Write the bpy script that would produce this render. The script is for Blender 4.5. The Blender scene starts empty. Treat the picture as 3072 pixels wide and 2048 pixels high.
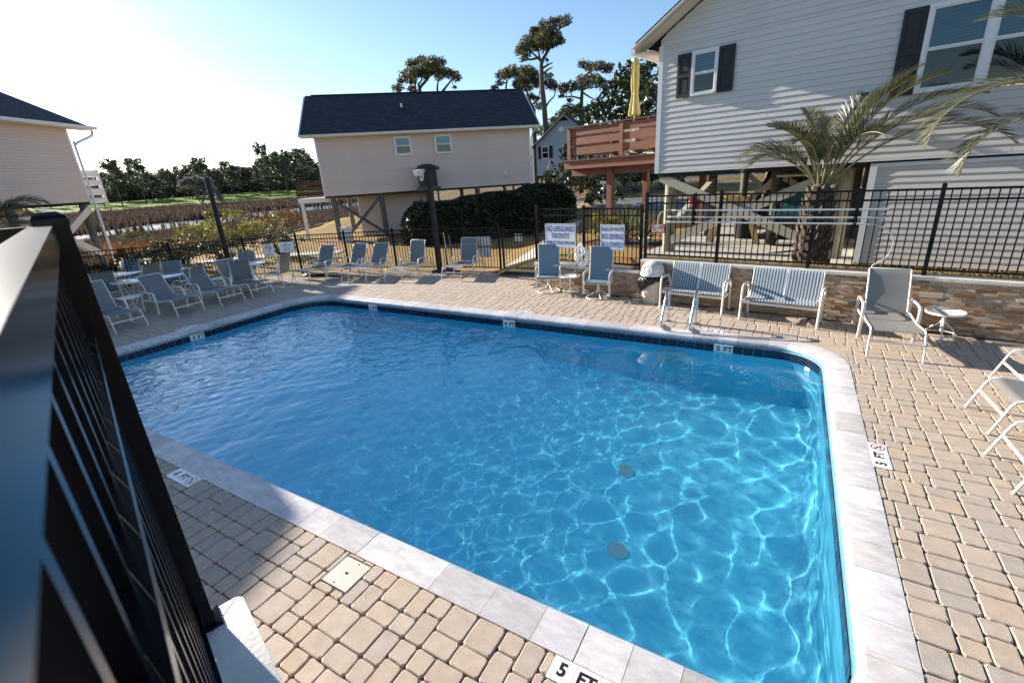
import bpy, math, random
import numpy as np
from mathutils import Vector, Matrix
random.seed(7)
RNG = np.random.default_rng(11)
SC = bpy.context.scene
C = SC.collection
# ------------------------------------------------------------------ camera
cam_d = bpy.data.cameras.new('camera')
cam = bpy.data.objects.new('camera', cam_d)
C.objects.link(cam)
yaw, pit, rol = -.546913, -.340592, -.0638356
fw = Vector((math.sin(yaw)*math.cos(pit), math.cos(yaw)*math.cos(pit), math.sin(pit)))
rt = Vector((math.cos(yaw), -math.sin(yaw), 0))
up = rt.cross(fw)
cr, sr = math.cos(rol), math.sin(rol)
rx, ux = cr*rt + sr*up, -sr*rt + cr*up
M = Matrix.Identity(4)
for i in range(3):
    M[i][0], M[i][1], M[i][2] = rx[i], ux[i], -fw[i]
M.translation = Vector((0, 0, 2.85))
cam.matrix_world = M
cam_d.sensor_width = 36
cam_d.lens = 36*1390.29/3072
cam_d.clip_start = .02
cam_d.clip_end = 3000
cam_d.dof.use_dof = True
cam_d.dof.focus_distance = 8
cam_d.dof.aperture_fstop = 6.3
SC.camera = cam
# ------------------------------------------------------------------ sky and sun
SUN_EL, SUN_AZ = math.radians(19), math.radians(-85)      # azimuth from +Y towards +X
W = bpy.data.worlds.new('World')
SC.world = W
W.use_nodes = True
wn = W.node_tree.nodes
sky = wn.new('ShaderNodeTexSky')
sky.sky_type = 'NISHITA'
sky.sun_disc = False
sky.sun_elevation = SUN_EL
sky.sun_rotation = SUN_AZ
sky.air_density = 1.0
sky.dust_density = 0.35
sky.ozone_density = 3.0
wn['Background'].inputs[1].default_value = .08
W.node_tree.links.new(sky.outputs[0], wn['Background'].inputs[0])
sun_d = bpy.data.lights.new('sun', 'SUN')
sun_d.energy = 5.0
sun_d.angle = math.radians(.53)
sun_d.color = (1, .91, .80)
sun = bpy.data.objects.new('sun', sun_d)
C.objects.link(sun)
SDIR = Vector((math.sin(SUN_AZ)*math.cos(SUN_EL), math.cos(SUN_AZ)*math.cos(SUN_EL), math.sin(SUN_EL)))
sun.rotation_euler = SDIR.to_track_quat('Z', 'Y').to_euler()
sun.location = (-20, 4, 14)
vs = SC.view_settings
vs.view_transform = 'Standard'
vs.look = 'None'
vs.exposure = 1.4
vs.gamma = 1
vs.use_curve_mapping = False
cy = SC.cycles
cy.use_denoising = True
cy.max_bounces = 10
cy.diffuse_bounces = 4
cy.glossy_bounces = 4
cy.transmission_bounces = 6
cy.transparent_max_bounces = 12
cy.sample_clamp_indirect = 6
sun_d.cycles.is_caustics_light = True

# ------------------------------------------------------------------ mesh helpers
def R3(axis, a):
    return np.array(Matrix.Rotation(a, 3, axis))

class MB:
    """collects shapes and links them as one mesh object"""
    def __init__(s):
        s.v, s.f, s.m = [], [], []
        s.n = 0
    def add(s, V, F, mi=0):
        V = np.asarray(V, float).reshape(-1, 3)
        s.v.append(V)
        for f in F:
            s.f.append([i + s.n for i in f])
            s.m.append(mi)
        s.n += len(V)
        return s
    def box(s, c, d, R=None, mi=0):
        x = np.array([(i, j, k) for i in (-.5, .5) for j in (-.5, .5) for k in (-.5, .5)])*np.array(d)
        if R is not None:
            x = x @ np.asarray(R).T
        return s.add(x + np.array(c), [(0, 1, 3, 2), (4, 6, 7, 5), (0, 4, 5, 1), (2, 3, 7, 6), (0, 2, 6, 4), (1, 5, 7, 3)], mi)
    def bar(s, a, b, w, h, up=(0, 0, 1), mi=0):
        a, b = np.array(a, float), np.array(b, float)
        z = b - a
        L = np.linalg.norm(z)
        z /= L
        x = np.cross(np.array(up, float), z)
        if np.linalg.norm(x) < 1e-4:
            x = np.cross((1, 0, 0), z)
        x /= np.linalg.norm(x)
        y = np.cross(z, x)
        return s.box((a + b)/2, (w, h, L), np.stack([x, y, z], 1), mi)
    def tube(s, P, r, n=8, closed=False, sq=None, mi=0):
        P = np.array(P, float)
        m = len(P)
        r = np.full(m, r) if np.isscalar(r) else np.array(r)
        if closed:
            T = np.roll(P, -1, 0) - np.roll(P, 1, 0)
        else:
            T = np.gradient(P, axis=0)
        T /= np.linalg.norm(T, axis=1, keepdims=True) + 1e-12
        ref = np.array((0, 0, 1.)) if abs(T[0, 2]) < .9 else np.array((1., 0, 0))
        V = []
        x = None
        ang = np.arange(n)*2*np.pi/n + (np.pi/n if n == 4 else 0)
        for i in range(m):
            x = np.cross(T[i], ref) if x is None else x - T[i]*(x @ T[i])
            x /= np.linalg.norm(x) + 1e-12
            y = np.cross(T[i], x)
            e = np.cos(ang)[:, None]*x*(1 if sq is None else sq[0]) + np.sin(ang)[:, None]*y*(1 if sq is None else sq[1])
            V.append(P[i] + e*r[i])
        V = np.concatenate(V)
        F = []
        for i in range(m if closed else m - 1):
            j = (i + 1) % m
            for k in range(n):
                l = (k + 1) % n
                F.append((i*n + k, i*n + l, j*n + l, j*n + k))
        if not closed:
            F += [tuple(range(n))[::-1], tuple(range((m - 1)*n, m*n))]
        return s.add(V, F, mi)
    def lathe(s, prof, at=(0, 0, 0), n=24, R=None, mi=0):
        V, F = [], []
        for r, z in prof:
            for k in range(n):
                a = 2*np.pi*k/n
                V.append((r*np.cos(a), r*np.sin(a), z))
        m = len(prof)
        for i in range(m - 1):
            for k in range(n):
                l = (k + 1) % n
                F.append((i*n + k, i*n + l, (i + 1)*n + l, (i + 1)*n + k))
        F += [tuple(range(n))[::-1], tuple(range((m - 1)*n, m*n))]
        V = np.array(V)
        if R is not None:
            V = V @ np.asarray(R).T
        return s.add(V + np.array(at), F, mi)
    def prism(s, poly, o, x, y, d, mi=0):
        """2D polygon in the plane (o, x, y), pushed along vector d"""
        o, x, y, d = (np.array(q, float) for q in (o, x, y, d))
        A = np.array([o + x*p[0] + y*p[1] for p in poly])
        n = len(A)
        F = [tuple(range(n))[::-1], tuple(range(n, 2*n))]
        F += [(i, (i + 1) % n, n + (i + 1) % n, n + i) for i in range(n)]
        if np.dot(np.cross(x, y), d) < 0:
            F = [f[::-1] for f in F]
        return s.add(np.concatenate([A, A + d]), F, mi)
    def data(s, name, smooth=None):
        me = bpy.data.meshes.new(name)
        V = np.concatenate(s.v)
        me.from_pydata(V.tolist(), [], s.f)
        if any(s.m):
            me.polygons.foreach_set('material_index', s.m)
        if smooth:
            me.shade_smooth()
            me.set_sharp_from_angle(angle=math.radians(smooth))
        me.update()
        return me
    def ob(s, name, mat, parent=None, smooth=None, world=False, loc=None):
        if world:                       # written in world coordinates, stored in the parent's
            q = parent
            ch = []
            while q is not None:
                ch.append(q)
                q = q.parent
            V = np.concatenate(s.v)
            for q in reversed(ch):
                V = (V - np.array(q.location)) @ np.array(q.rotation_euler.to_matrix())
            s.v = [V]
        return put(name, s.data(name, smooth), mat, parent, loc)

def put(name, me, mat, parent=None, loc=None, rz=None):
    if mat is not None and not me.materials:
        for q in (mat if isinstance(mat, (list, tuple)) else [mat]):
            me.materials.append(q)
    o = bpy.data.objects.new(name, me)
    C.objects.link(o)
    if parent is not None:
        o.parent = parent
    if loc is not None:
        o.location = loc
    if rz is not None:
        o.rotation_euler = (0, 0, rz)
    return o

def fast_mesh(name, V, Q, smooth=False, attr=None):
    """V (n,3) and Q (m,3 or 4) arrays to a mesh; attr = per-vertex grey value"""
    me = bpy.data.meshes.new(name)
    V = np.ascontiguousarray(V, np.float32)
    Q = np.ascontiguousarray(Q, np.int32)
    me.vertices.add(len(V))
    me.vertices.foreach_set('co', V.ravel())
    k = Q.shape[1]
    me.loops.add(Q.size)
    me.loops.foreach_set('vertex_index', Q.ravel())
    me.polygons.add(len(Q))
    me.polygons.foreach_set('loop_start', np.arange(0, Q.size, k, dtype=np.int32))
    me.polygons.foreach_set('loop_total', np.full(len(Q), k, np.int32))
    if smooth:
        me.polygons.foreach_set('use_smooth', np.ones(len(Q), bool))
    me.update()
    me.validate()
    if attr is not None:
        a = me.attributes.new('tone', 'FLOAT', 'POINT')
        a.data.foreach_set('value', np.ascontiguousarray(attr, np.float32))
    return me

def tag(o, label=None, cat=None, group=None, kind=None):
    if label: o['label'] = label
    if cat: o['category'] = cat
    if group: o['group'] = group
    if kind: o['kind'] = kind
    return o

def thing(name, label, cat, loc=(0, 0, 0), rz=0, group=None):
    o = bpy.data.objects.new(name, None)
    C.objects.link(o)
    o.location = loc
    o.rotation_euler = (0, 0, rz)
    o.empty_display_size = .1
    return tag(o, label, cat, group)

KIDS = {}
def kids(o):
    return [c for c in bpy.data.objects if c.parent is o]

def dup(root, loc=None, rz=None, label=None, group=None, tree=None):
    """a copy of a thing with copies of its parts and sub-parts"""
    tree = tree or snapshot(root)
    r = root.copy()
    C.objects.link(r)
    if loc is not None: r.location = loc
    if rz is not None: r.rotation_euler = (0, 0, rz)
    if label: r['label'] = label
    if group: r['group'] = group
    def rec(src, dst):
        for ch in tree.get(src.name, []):
            c = ch.copy()
            C.objects.link(c)
            c.parent = dst
            rec(ch, c)
    rec(root, r)
    return r

def snapshot(root):
    t = {}
    st = [root]
    while st:
        q = st.pop()
        t[q.name] = list(q.children)
        st += list(q.children)
    return t

# ------------------------------------------------------------------ materials
def mat(name, col, rough=.6, metal=0., spec=.5, var=0., vscale=3., col2=None, bump=0., bscale=60., obj_var=0., coat=0., detail=4., stretch=None, bdist=.01):
    m = bpy.data.materials.new(name)
    m.use_nodes = True
    nt = m.node_tree
    N, L = nt.nodes, nt.links
    b = N['Principled BSDF']
    b.inputs['Base Color'].default_value = (*col, 1)
    b.inputs['Roughness'].default_value = rough
    b.inputs['Metallic'].default_value = metal
    b.inputs['Specular IOR Level'].default_value = spec
    b.inputs['Coat Weight'].default_value = coat
    tc = N.new('ShaderNodeTexCoord')
    src = tc.outputs['Object']
    if stretch:
        mp = N.new('ShaderNodeMapping')
        mp.inputs['Scale'].default_value = stretch
        L.new(src, mp.inputs[0])
        src = mp.outputs[0]
    out = None
    if var or col2:
        nz = N.new('ShaderNodeTexNoise')
        nz.inputs['Scale'].default_value = vscale
        nz.inputs['Detail'].default_value = detail
        nz.inputs['Roughness'].default_value = .65
        L.new(src, nz.inputs['Vector'])
        rp = N.new('ShaderNodeValToRGB')
        rp.color_ramp.elements[0].position = .3
        rp.color_ramp.elements[1].position = .72
        c2 = col2 or tuple(x*(1 - var) for x in col)
        c1 = col if col2 else tuple(min(1, x*(1 + var)) for x in col)
        rp.color_ramp.elements[0].color = (*c2, 1)
        rp.color_ramp.elements[1].color = (*c1, 1)
        L.new(nz.outputs[0], rp.inputs[0])
        out = rp.outputs[0]
    if obj_var:
        oi = N.new('ShaderNodeObjectInfo')
        mr = N.new('ShaderNodeMapRange')
        mr.inputs['To Min'].default_value = 1 - obj_var
        mr.inputs['To Max'].default_value = 1 + obj_var
        L.new(oi.outputs['Random'], mr.inputs['Value'])
        mx = N.new('ShaderNodeMix')
        mx.data_type = 'RGBA'
        mx.blend_type = 'MULTIPLY'
        mx.inputs[0].default_value = 1
        if out is not None:
            L.new(out, mx.inputs[6])
        else:
            mx.inputs[6].default_value = (*col, 1)
        L.new(mr.outputs[0], mx.inputs[7])
        out = mx.outputs[2]
    if out is not None:
        L.new(out, b.inputs['Base Color'])
    if bump:
        n2 = N.new('ShaderNodeTexNoise')
        n2.inputs['Scale'].default_value = bscale
        n2.inputs['Detail'].default_value = 3
        L.new(src, n2.inputs['Vector'])
        bp = N.new('ShaderNodeBump')
        bp.inputs['Strength'].default_value = bump
        bp.inputs['Distance'].default_value = bdist
        L.new(n2.outputs[0], bp.inputs['Height'])
        L.new(bp.outputs[0], b.inputs['Normal'])
    return m

def ramp_by(m, stops, source='random', attr=None):
    """recolour a material by a ramp over object random or a mesh attribute, multiplied onto what it has"""
    nt = m.node_tree
    N, L = nt.nodes, nt.links
    b = N['Principled BSDF']
    rp = N.new('ShaderNodeValToRGB')
    cr_ = rp.color_ramp
    cr_.interpolation = 'LINEAR'
    while len(cr_.elements) < len(stops):
        cr_.elements.new(.5)
    for e, (p, c) in zip(cr_.elements, stops):
        e.position = p
        e.color = (*c, 1)
    if source == 'random':
        s_ = N.new('ShaderNodeObjectInfo').outputs['Random']
    else:
        a = N.new('ShaderNodeAttribute')
        a.attribute_name = attr
        s_ = a.outputs['Fac']
    L.new(s_, rp.inputs[0])
    old = b.inputs['Base Color'].links
    if old:
        mx = N.new('ShaderNodeMix')
        mx.data_type = 'RGBA'
        mx.blend_type = 'MULTIPLY'
        mx.inputs[0].default_value = 1
        L.new(old[0].from_socket, mx.inputs[6])
        L.new(rp.outputs[0], mx.inputs[7])
        L.new(mx.outputs[2], b.inputs['Base Color'])
    else:
        L.new(rp.outputs[0], b.inputs['Base Color'])
    return m

def text(name, s, size, mat_, parent, loc, R, ext=.0015, align='CENTER', sx=1., bold=0.):
    """flat lettering as mesh; R = 3x3 rotation (columns: right, up, out)"""
    cu = bpy.data.curves.new(name, 'FONT')
    cu.body = s
    cu.size = size
    cu.align_x = align
    cu.align_y = 'CENTER'
    cu.extrude = ext
    cu.offset = bold
    cu.resolution_u = 2
    o = bpy.data.objects.new(name, cu)
    me = bpy.data.meshes.new_from_object(o)
    bpy.data.objects.remove(o)
    V = np.empty(len(me.vertices)*3)
    me.vertices.foreach_get('co', V)
    V = V.reshape(-1, 3)*np.array((sx, 1, 1))
    V = V @ np.asarray(R, float).T
    me.vertices.foreach_set('co', V.ravel())
    me.update()
    return put(name, me, mat_, parent, loc)

def basis(right, up_):
    r = np.array(right, float)
    u = np.array(up_, float)
    r /= np.linalg.norm(r)
    u /= np.linalg.norm(u)
    return np.stack([r, u, np.cross(r, u)], 1)
def az(a):
    a = math.radians(a)
    return np.array((math.sin(a), math.cos(a), 0))
# ------------------------------------------------------------------ pool and deck
X0, X1, Y0, Y1 = -11.80, .968, 1.872, 8.585        # outer line of the coping
CW = .305
M_trav = mat('travertine', (.60, .585, .575), .55, var=.24, vscale=5, bump=.25, bscale=45, detail=8, stretch=(1, 2.5, 1), bdist=.004)
M_trav = ramp_by(M_trav, [(0, (.72, .7, .7)), (.45, (.94, .93, .95)), (.8, (1.02, 1, .98)), (1, (.66, .64, .63))])
M_navy = mat('navy_glazed_tile', (.011, .019, .042), .12, obj_var=.35, var=.3, vscale=25)
M_grout = mat('grout', (.50, .50, .50), .8)
M_white_tile = mat('white_tile', (.8, .79, .77), .25)
M_black = mat('black_print', (.012, .012, .013), .4)
M_red = mat('red_print', (.5, .03, .035), .4)
M_plaster = mat('pool_plaster', (.15, .70, .88), .6, var=.06, vscale=1.5)
M_paver = mat('paver', (.45, .385, .32), .85, var=.13, vscale=9, bump=.5, bscale=120, detail=8, bdist=.003)
M_paver = ramp_by(M_paver, [(0, (.93, .86, .80)), (.3, (1.0, .97, .93)), (.55, (1.03, .93, .82)), (.8, (.86, .86, .86)), (1, (1.08, 1.0, .9))])
M_paver_far = mat('paver_far', (.45, .385, .32), .85, var=.13, vscale=9, bump=.4, bscale=120, bdist=.003)
M_paver_far = ramp_by(M_paver_far, [(0, (.93, .86, .80)), (.3, (1.0, .97, .93)), (.55, (1.03, .93, .82)), (.8, (.86, .86, .86)), (1, (1.08, 1.0, .9))], 'attr', 'tone')
M_sand = mat('joint_sand', (.17, .145, .115), .95, var=.3, vscale=30)

def rr_line(off, rad, n=10):
    """rounded rectangle, off inside the outer coping line; points counter-clockwise"""
    x0, x1, y0, y1 = X0 + off, X1 - off, Y0 + off, Y1 - off
    rs = [max(.02, r - off) for r in rad]
    P = []
    for (cx, cy, a0), r in zip(((x0, y0, 180), (x1, y0, 270), (x1, y1, 0), (x0, y1, 90)), rs):
        sx = 1 if a0 in (180, 90) else -1
        sy = 1 if a0 in (180, 270) else -1
        for k in range(n + 1):
            a = math.radians(a0 + 90*k/n)
            P.append((cx + sx*r + r*math.cos(a), cy + sy*r + r*math.sin(a)))
    return np.array(P)
RAD = (.8, .85, .95, 1.25)
def walk(off, step_n=None):
    P = rr_line(off, RAD, 10)
    return P
# stones: walk the outer line and the inner line by the same parameter
def coping_rings(offs):
    return [rr_line(o, RAD, 10) for o in offs]
prof = [(0, 0), (.262, 0), (.287, -.008), (.304, -.027), (.312, -.05), (.308, -.075), (.292, -.092), (.25, -.1), (0, -.1)]
rings = coping_rings([min(p[0], .312) for p in prof])
out = rings[0]
mid = rr_line(.15, RAD, 10)
seg = np.linalg.norm(np.roll(mid, -1, 0) - mid, axis=1)
cum = np.concatenate([[0], np.cumsum(seg)])
tot = cum[-1]
def at_s(ring, s):
    s = s % tot
    i = min(np.searchsorted(cum, s, 'right') - 1, len(ring) - 1)
    t = (s - cum[i])/seg[i]
    return ring[i]*(1 - t) + ring[(i + 1) % len(ring)]*t
pool = thing('swimming_pool', 'rectangular swimming pool of clear blue water edged with grey travertine', 'swimming pool', (-5.4, 5.2, 0))
s = 0
cuts = [0]
while s < tot - .33:
    d = random.choice((.305, .305, .305, .4, .46))
    s += d
    cuts.append(s)
cuts[-1] = tot
for a, b in zip(cuts[:-1], cuts[1:]):
    m = MB()
    g = .0018
    ss = [a + g] + [q for q in cum if a + .01 < q < b - .01] + [b - g]
    dz = random.uniform(-.0015, .0015)
    V = []
    for q in ss:
        for (o_, z), ring in zip(prof, rings):
            p = at_s(ring, q)
            V.append((p[0], p[1], z + .003 + dz))
    k = len(prof)
    F = []
    for i in range(len(ss) - 1):
        for j in range(k):
            l = (j + 1) % k
            F.append((i*k + l, i*k + j, (i + 1)*k + j, (i + 1)*k + l))
    F += [tuple(range(k)), tuple(range((len(ss) - 1)*k, len(ss)*k))[::-1]]
    m.add(V, F).ob('coping_stone', M_trav, pool, 40, True)
# waterline tiles on the pool wall
WL = -.232                                       # still water level
wall_off = .325
wring = rr_line(wall_off, RAD, 10)
tring = rr_line(wall_off - .008, RAD, 10)
def wall_frame(s):
    p, q = at_s(wring, s), at_s(wring, s + .02)
    t = (q - p)/np.linalg.norm(q - p)
    return p, np.array((t[0], t[1], 0)), np.array((-t[1], t[0], 0))       # along, inward
marks = {}
def s_of(x, y):
    ss = np.linspace(0, tot, 4000)
    return min(ss, key=lambda q: np.hypot(*(at_s(wring, q) - (x, y))))
for t, x, y in (('3 FT', -11.48, 4.93), ('3 FT', -9.3, 8.26), ('4 FT', -5.2, 8.26), ('5 FT', -.86, 8.26)):
    marks[s_of(x, y)] = t
s = 0
tw = .154
nt_ = int(tot/tw)
tile_m = None
for i in range(nt_):
    s0 = i*tot/nt_
    sc_ = s0 + tot/nt_/2
    hit = [q for q in marks if -tw*.5 <= q - sc_ < tw*1.5]
    p, al, inn = wall_frame(sc_)
    c = np.array((p[0], p[1], -.1775))
    Rm_ = np.stack([al, inn, (0, 0, 1)], 1)
    h = tot/nt_ - .005
    m = MB()
    m.box(c + inn*.004, (h - .003, .010, .148), Rm_)
    # inside of the wall follows the ring order (counter-clockwise): inward is to the left
    o = m.ob('waterline_tile', M_white_tile if hit else M_navy, pool, None, True)
    if hit:
        q = hit[0]
        tx = marks[q]
        first = not (q - sc_ < tw*.5 and q - sc_ >= -tw*.5)
        # counter-clockwise runs right-to-left for someone facing the wall, so the later tile is the left one
        ch = tx.split()[1] if first else tx.split()[0]
        lo = np.array(c + inn*.0105) - np.array(pool.location) 
        text('depth_lettering', ch, .125, M_black, o, Vector(lo), basis(-al, (0, 0, 1)), .001, bold=.003)
wallm = MB()
W_ = rr_line(wall_off + .0, RAD, 10)
n = len(W_)
zz = [-.1, -.1005, -.101, WL - .02, -.6, -1.0, -1.4, -1.9]
V = [(x, y, z) for i, z in enumerate(zz) for x, y in rr_line((-.01, .03, wall_off - .003)[min(i, 2)], RAD, 10)]
F = [(i*n + j, (i + 1)*n + j, (i + 1)*n + (j + 1) % n, i*n + (j + 1) % n) for i in range(len(zz) - 1) for j in range(n)]
wallm.add(V, F)
basin = wallm.ob('pool_wall', M_plaster, pool, 40, True)
gr = MB()
V = [(x, y, z) for z in (-.099, -.256) for x, y in rr_line(wall_off - .001, RAD, 10)]
gr.add(V, [(j, n + j, n + (j + 1) % n, (j + 1) % n) for j in range(n)]).ob('grout_band', M_grout, pool, None, True)
# floor slopes from three feet on the left to five on the right, with a cove round the wall
gx, gy = np.linspace(X0 + .3, X1 - .3, 90), np.linspace(Y0 + .3, Y1 - .3, 50)
GX, GY = np.meshgrid(gx, gy)
def floor_z(x, y):
    d = np.interp(x, [-11.5, -9.3, -5.2, -1.0, .7], [.88, .92, 1.2, 1.5, 1.55])
    e = np.minimum.reduce([x - X0 - .32, X1 - .32 - x, y - Y0 - .32, Y1 - .32 - y])
    cove = np.where(e < .3, .3 - np.sqrt(np.maximum(0, .09 - (np.clip(.3 - e, 0, .3))**2)), 0)
    return WL - d + cove
Vf = np.stack([GX, GY, floor_z(GX, GY)], -1).reshape(-1, 3)
idx = np.arange(90*50).reshape(50, 90)
Q = np.stack([idx[:-1, :-1], idx[:-1, 1:], idx[1:, 1:], idx[1:, :-1]], -1).reshape(-1, 4)
pf = put('pool_floor', fast_mesh('pool_floor', Vf - np.array(pool.location), Q, True), M_plaster, pool)
for o in (pf, basin):
    o.cycles.is_caustics_receiver = True
# two drain grates on the floor
for x, y in ((-1.25, 4.0), (-1.55, 5.3)):
    m = MB()
    m.lathe([(.1, 0), (.1, .018), (.09, .03), (.02, .036)], (x, y, float(floor_z(np.array(x), np.array(y)))), 20)
    m.ob('floor_drain', M_white_tile, pool, 40, True)
# water: small crossing waves, real relief
NX, NY = 420, 224
wx, wy = np.linspace(X0 + .318, X1 - .318, NX), np.linspace(Y0 + .318, Y1 - .318, NY)
GX, GY = np.meshgrid(wx, wy)
Z = np.zeros_like(GX)
rw = np.random.default_rng(3)
for k in range(40):
    L = float(np.exp(rw.uniform(math.log(.24), math.log(1.0))))
    a = rw.normal(-.5, 1.0)
    amp = .00080*(L/.3)**1.2*rw.uniform(.6, 1.3)
    kx, ky = 2*np.pi/L*np.cos(a), 2*np.pi/L*np.sin(a)
    ph = rw.uniform(0, 6.28)
    warp = .35*np.sin(.9*GX + rw.uniform(0, 6)) + .35*np.sin(1.1*GY + rw.uniform(0, 6))
    Z += amp*np.sin(kx*GX + ky*GY + ph + warp)
FINE = np.zeros_like(GX)
for k in range(60):
    L = float(np.exp(rw.uniform(math.log(.085), math.log(.34))))
    a = rw.normal(-.35, .75)
    amp = .00042*(L/.2)**1.0*rw.uniform(.6, 1.3)
    FINE += amp*np.sin(2*np.pi/L*(np.cos(a)*GX + np.sin(a)*GY) + rw.uniform(0, 6.28) + 1.1*np.sin(.8*GX*rw.uniform(.6, 1.4) + rw.uniform(0, 6)) + 1.1*np.sin(.9*GY*rw.uniform(.6, 1.4) + rw.uniform(0, 6)))
Z += .0012*np.sin(2*np.pi/.55*np.hypot(GX + 11.2, GY - 8.0))*np.exp(-np.hypot(GX + 11.2, GY - 8)/2.5)
LEFT = np.clip((-2.5 - GX)/6, 0, 1)
AMP = .40 - .12*LEFT
Z += FINE/AMP*(.05 + LEFT)
Vw = np.stack([GX, GY, Z*AMP + WL], -1).reshape(-1, 3)
idx = np.arange(NX*NY).reshape(NY, NX)
Q = np.stack([idx[:-1, :-1], idx[:-1, 1:], idx[1:, 1:], idx[1:, :-1]], -1).reshape(-1, 4)
M_water = bpy.data.materials.new('pool_water')
M_water.use_nodes = True
b = M_water.node_tree.nodes['Principled BSDF']
b.inputs['Base Color'].default_value = (.86, .96, 1, 1)
b.inputs['Roughness'].default_value = 0
b.inputs['IOR'].default_value = 1.333
b.inputs['Transmission Weight'].default_value = 1
water = put('pool_water', fast_mesh('pool_water', Vw - np.array(pool.location), Q, True), M_water, pool)
water.cycles.is_caustics_caster = True
# ------------------------------------------------------------------ paved deck
def wall_y(x): return 11.05 - .155*(x + 5.85)          # front face of the stone wall
FENCE = [(-20.2, 6.08), (-18.4, 7.95), (-16.63, 9.5), (-15.15, 10.56), (-13.5, 11.3), (-11.9, 12.03), (-9.93, 12.42), (-7.96, 12.68)]
DECK = [(-24, -6), (8, -6), (8, wall_y(8)), (-5.85, 11.05), (-5.7, 12.4), (-6.54, 12.75)] + FENCE[::-1] + [(-21.6, 3.2), (-24, -2)]
deck = MB()
deck.prism(DECK, (0, 0, -.022), (1, 0, 0), (0, 1, 0), (0, 0, -.12))
# cut the pool out of the slab: build it from a ring instead
def clip_half(P, a, b):
    out_ = []
    for i in range(len(P)):
        p, q = P[i], P[(i + 1) % len(P)]
        dp = (b[0]-a[0])*(p[1]-a[1]) - (b[1]-a[1])*(p[0]-a[0])
        dq = (b[0]-a[0])*(q[1]-a[1]) - (b[1]-a[1])*(q[0]-a[0])
        if dp >= 0: out_.append(p)
        if dp*dq < 0:
            t = dp/(dp - dq)
            out_.append((p[0] + t*(q[0]-p[0]), p[1] + t*(q[1]-p[1])))
    return out_
deck = MB()
xi0, xi1, yi0, yi1 = X0 + .04, X1 - .04, Y0 + .04, Y1 - .04
big = 60
for rect in (((-big, -big), (xi0, -big), (xi0, big), (-big, big)), ((xi1, -big), (big, -big), (big, big), (xi1, big)),
             ((xi0, -big), (xi1, -big), (xi1, yi0), (xi0, yi0)), ((xi0, yi1), (xi1, yi1), (xi1, big), (xi0, big))):
    P = DECK
    for i in range(4):
        P = clip_half(P, rect[i], rect[(i + 1) % 4])
    if len(P) > 2:
        V = [(x, y, -.022) for x, y in P]
        deck.add(V, [tuple(range(len(P)))])
deck_o = tag(deck.ob('pool_deck', M_sand), kind='structure')
MARKS = [  # deck markers: centre, along direction, words
    (-.73, 1.79, (1, 0), '5 FT', .46), (1.04, 5.225, (0, 1), '5 FT', .475), (-5.36, 1.795, (1, 0), '4 FT', .455),
    (-1.05, 8.665, (-1, 0), '5 FT', .46), (-4.95, 8.665, (-1, 0), '4 FT', .46), (-9.55, 8.665, (-1, 0), '3 FT', .46), (-11.88, 5.0, (0, -1), '3 FT', .46)]
HOLES = [(-2.83, -2.55, 1.565, 1.84)]
for x, y, d, t, L in MARKS:
    hx, hy = (L/2, .077) if d[0] else (.077, L/2)
    HOLES.append((x - hx, x + hx, y - hy, y + hy))
HOLES.append((X0, X1, Y0, Y1))
def inside(P, x, y):
    c = False
    for i in range(len(P)):
        (x1, y1), (x2, y2) = P[i], P[i - 1]
        if (y1 > y) != (y2 > y) and x < (x2 - x1)*(y - y1)/(y2 - y1) + x1:
            c = not c
    return c
U_ = .0745
stones = []
rr = random.Random(5)
y = Y0 - U_*5*10
while y < 12.9:
    x = -21 + rr.random()*.2
    while x < 5.2:
        w = rr.choice((2, 2, 3, 3))
        if rr.random() < .12:
            hs = (5,) if w == 2 and rr.random() < .0 else (2, 3)
        else:
            hs = rr.choice(((2, 3), (3, 2)))
        yy = y
        for h in hs:
            stones.append((x, x + w*U_, yy, yy + h*U_))
            yy += h*U_
        x += w*U_
    y += 5*U_
def cut(s_, h):
    a0, a1, b0, b1 = s_
    c0, c1, d0, d1 = h
    if a1 <= c0 or a0 >= c1 or b1 <= d0 or b0 >= d1:
        return [s_]
    e0, e1 = max(a0, c0), min(a1, c1)
    return [q for q in ((a0, min(a1, c0), b0, b1), (max(a0, c1), a1, b0, b1), (e0, e1, b0, min(b1, d0)), (e0, e1, max(b0, d1), b1)) if q[1]-q[0] > .016 and q[3]-q[2] > .016]
camM = np.array(cam.matrix_world.inverted())
def pix(p):
    q = camM @ np.array((p[0], p[1], p[2], 1))
    return 1536 + 1390.29*q[0]/-q[2], 1024 - 1390.29*q[1]/-q[2], -q[2]
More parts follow.
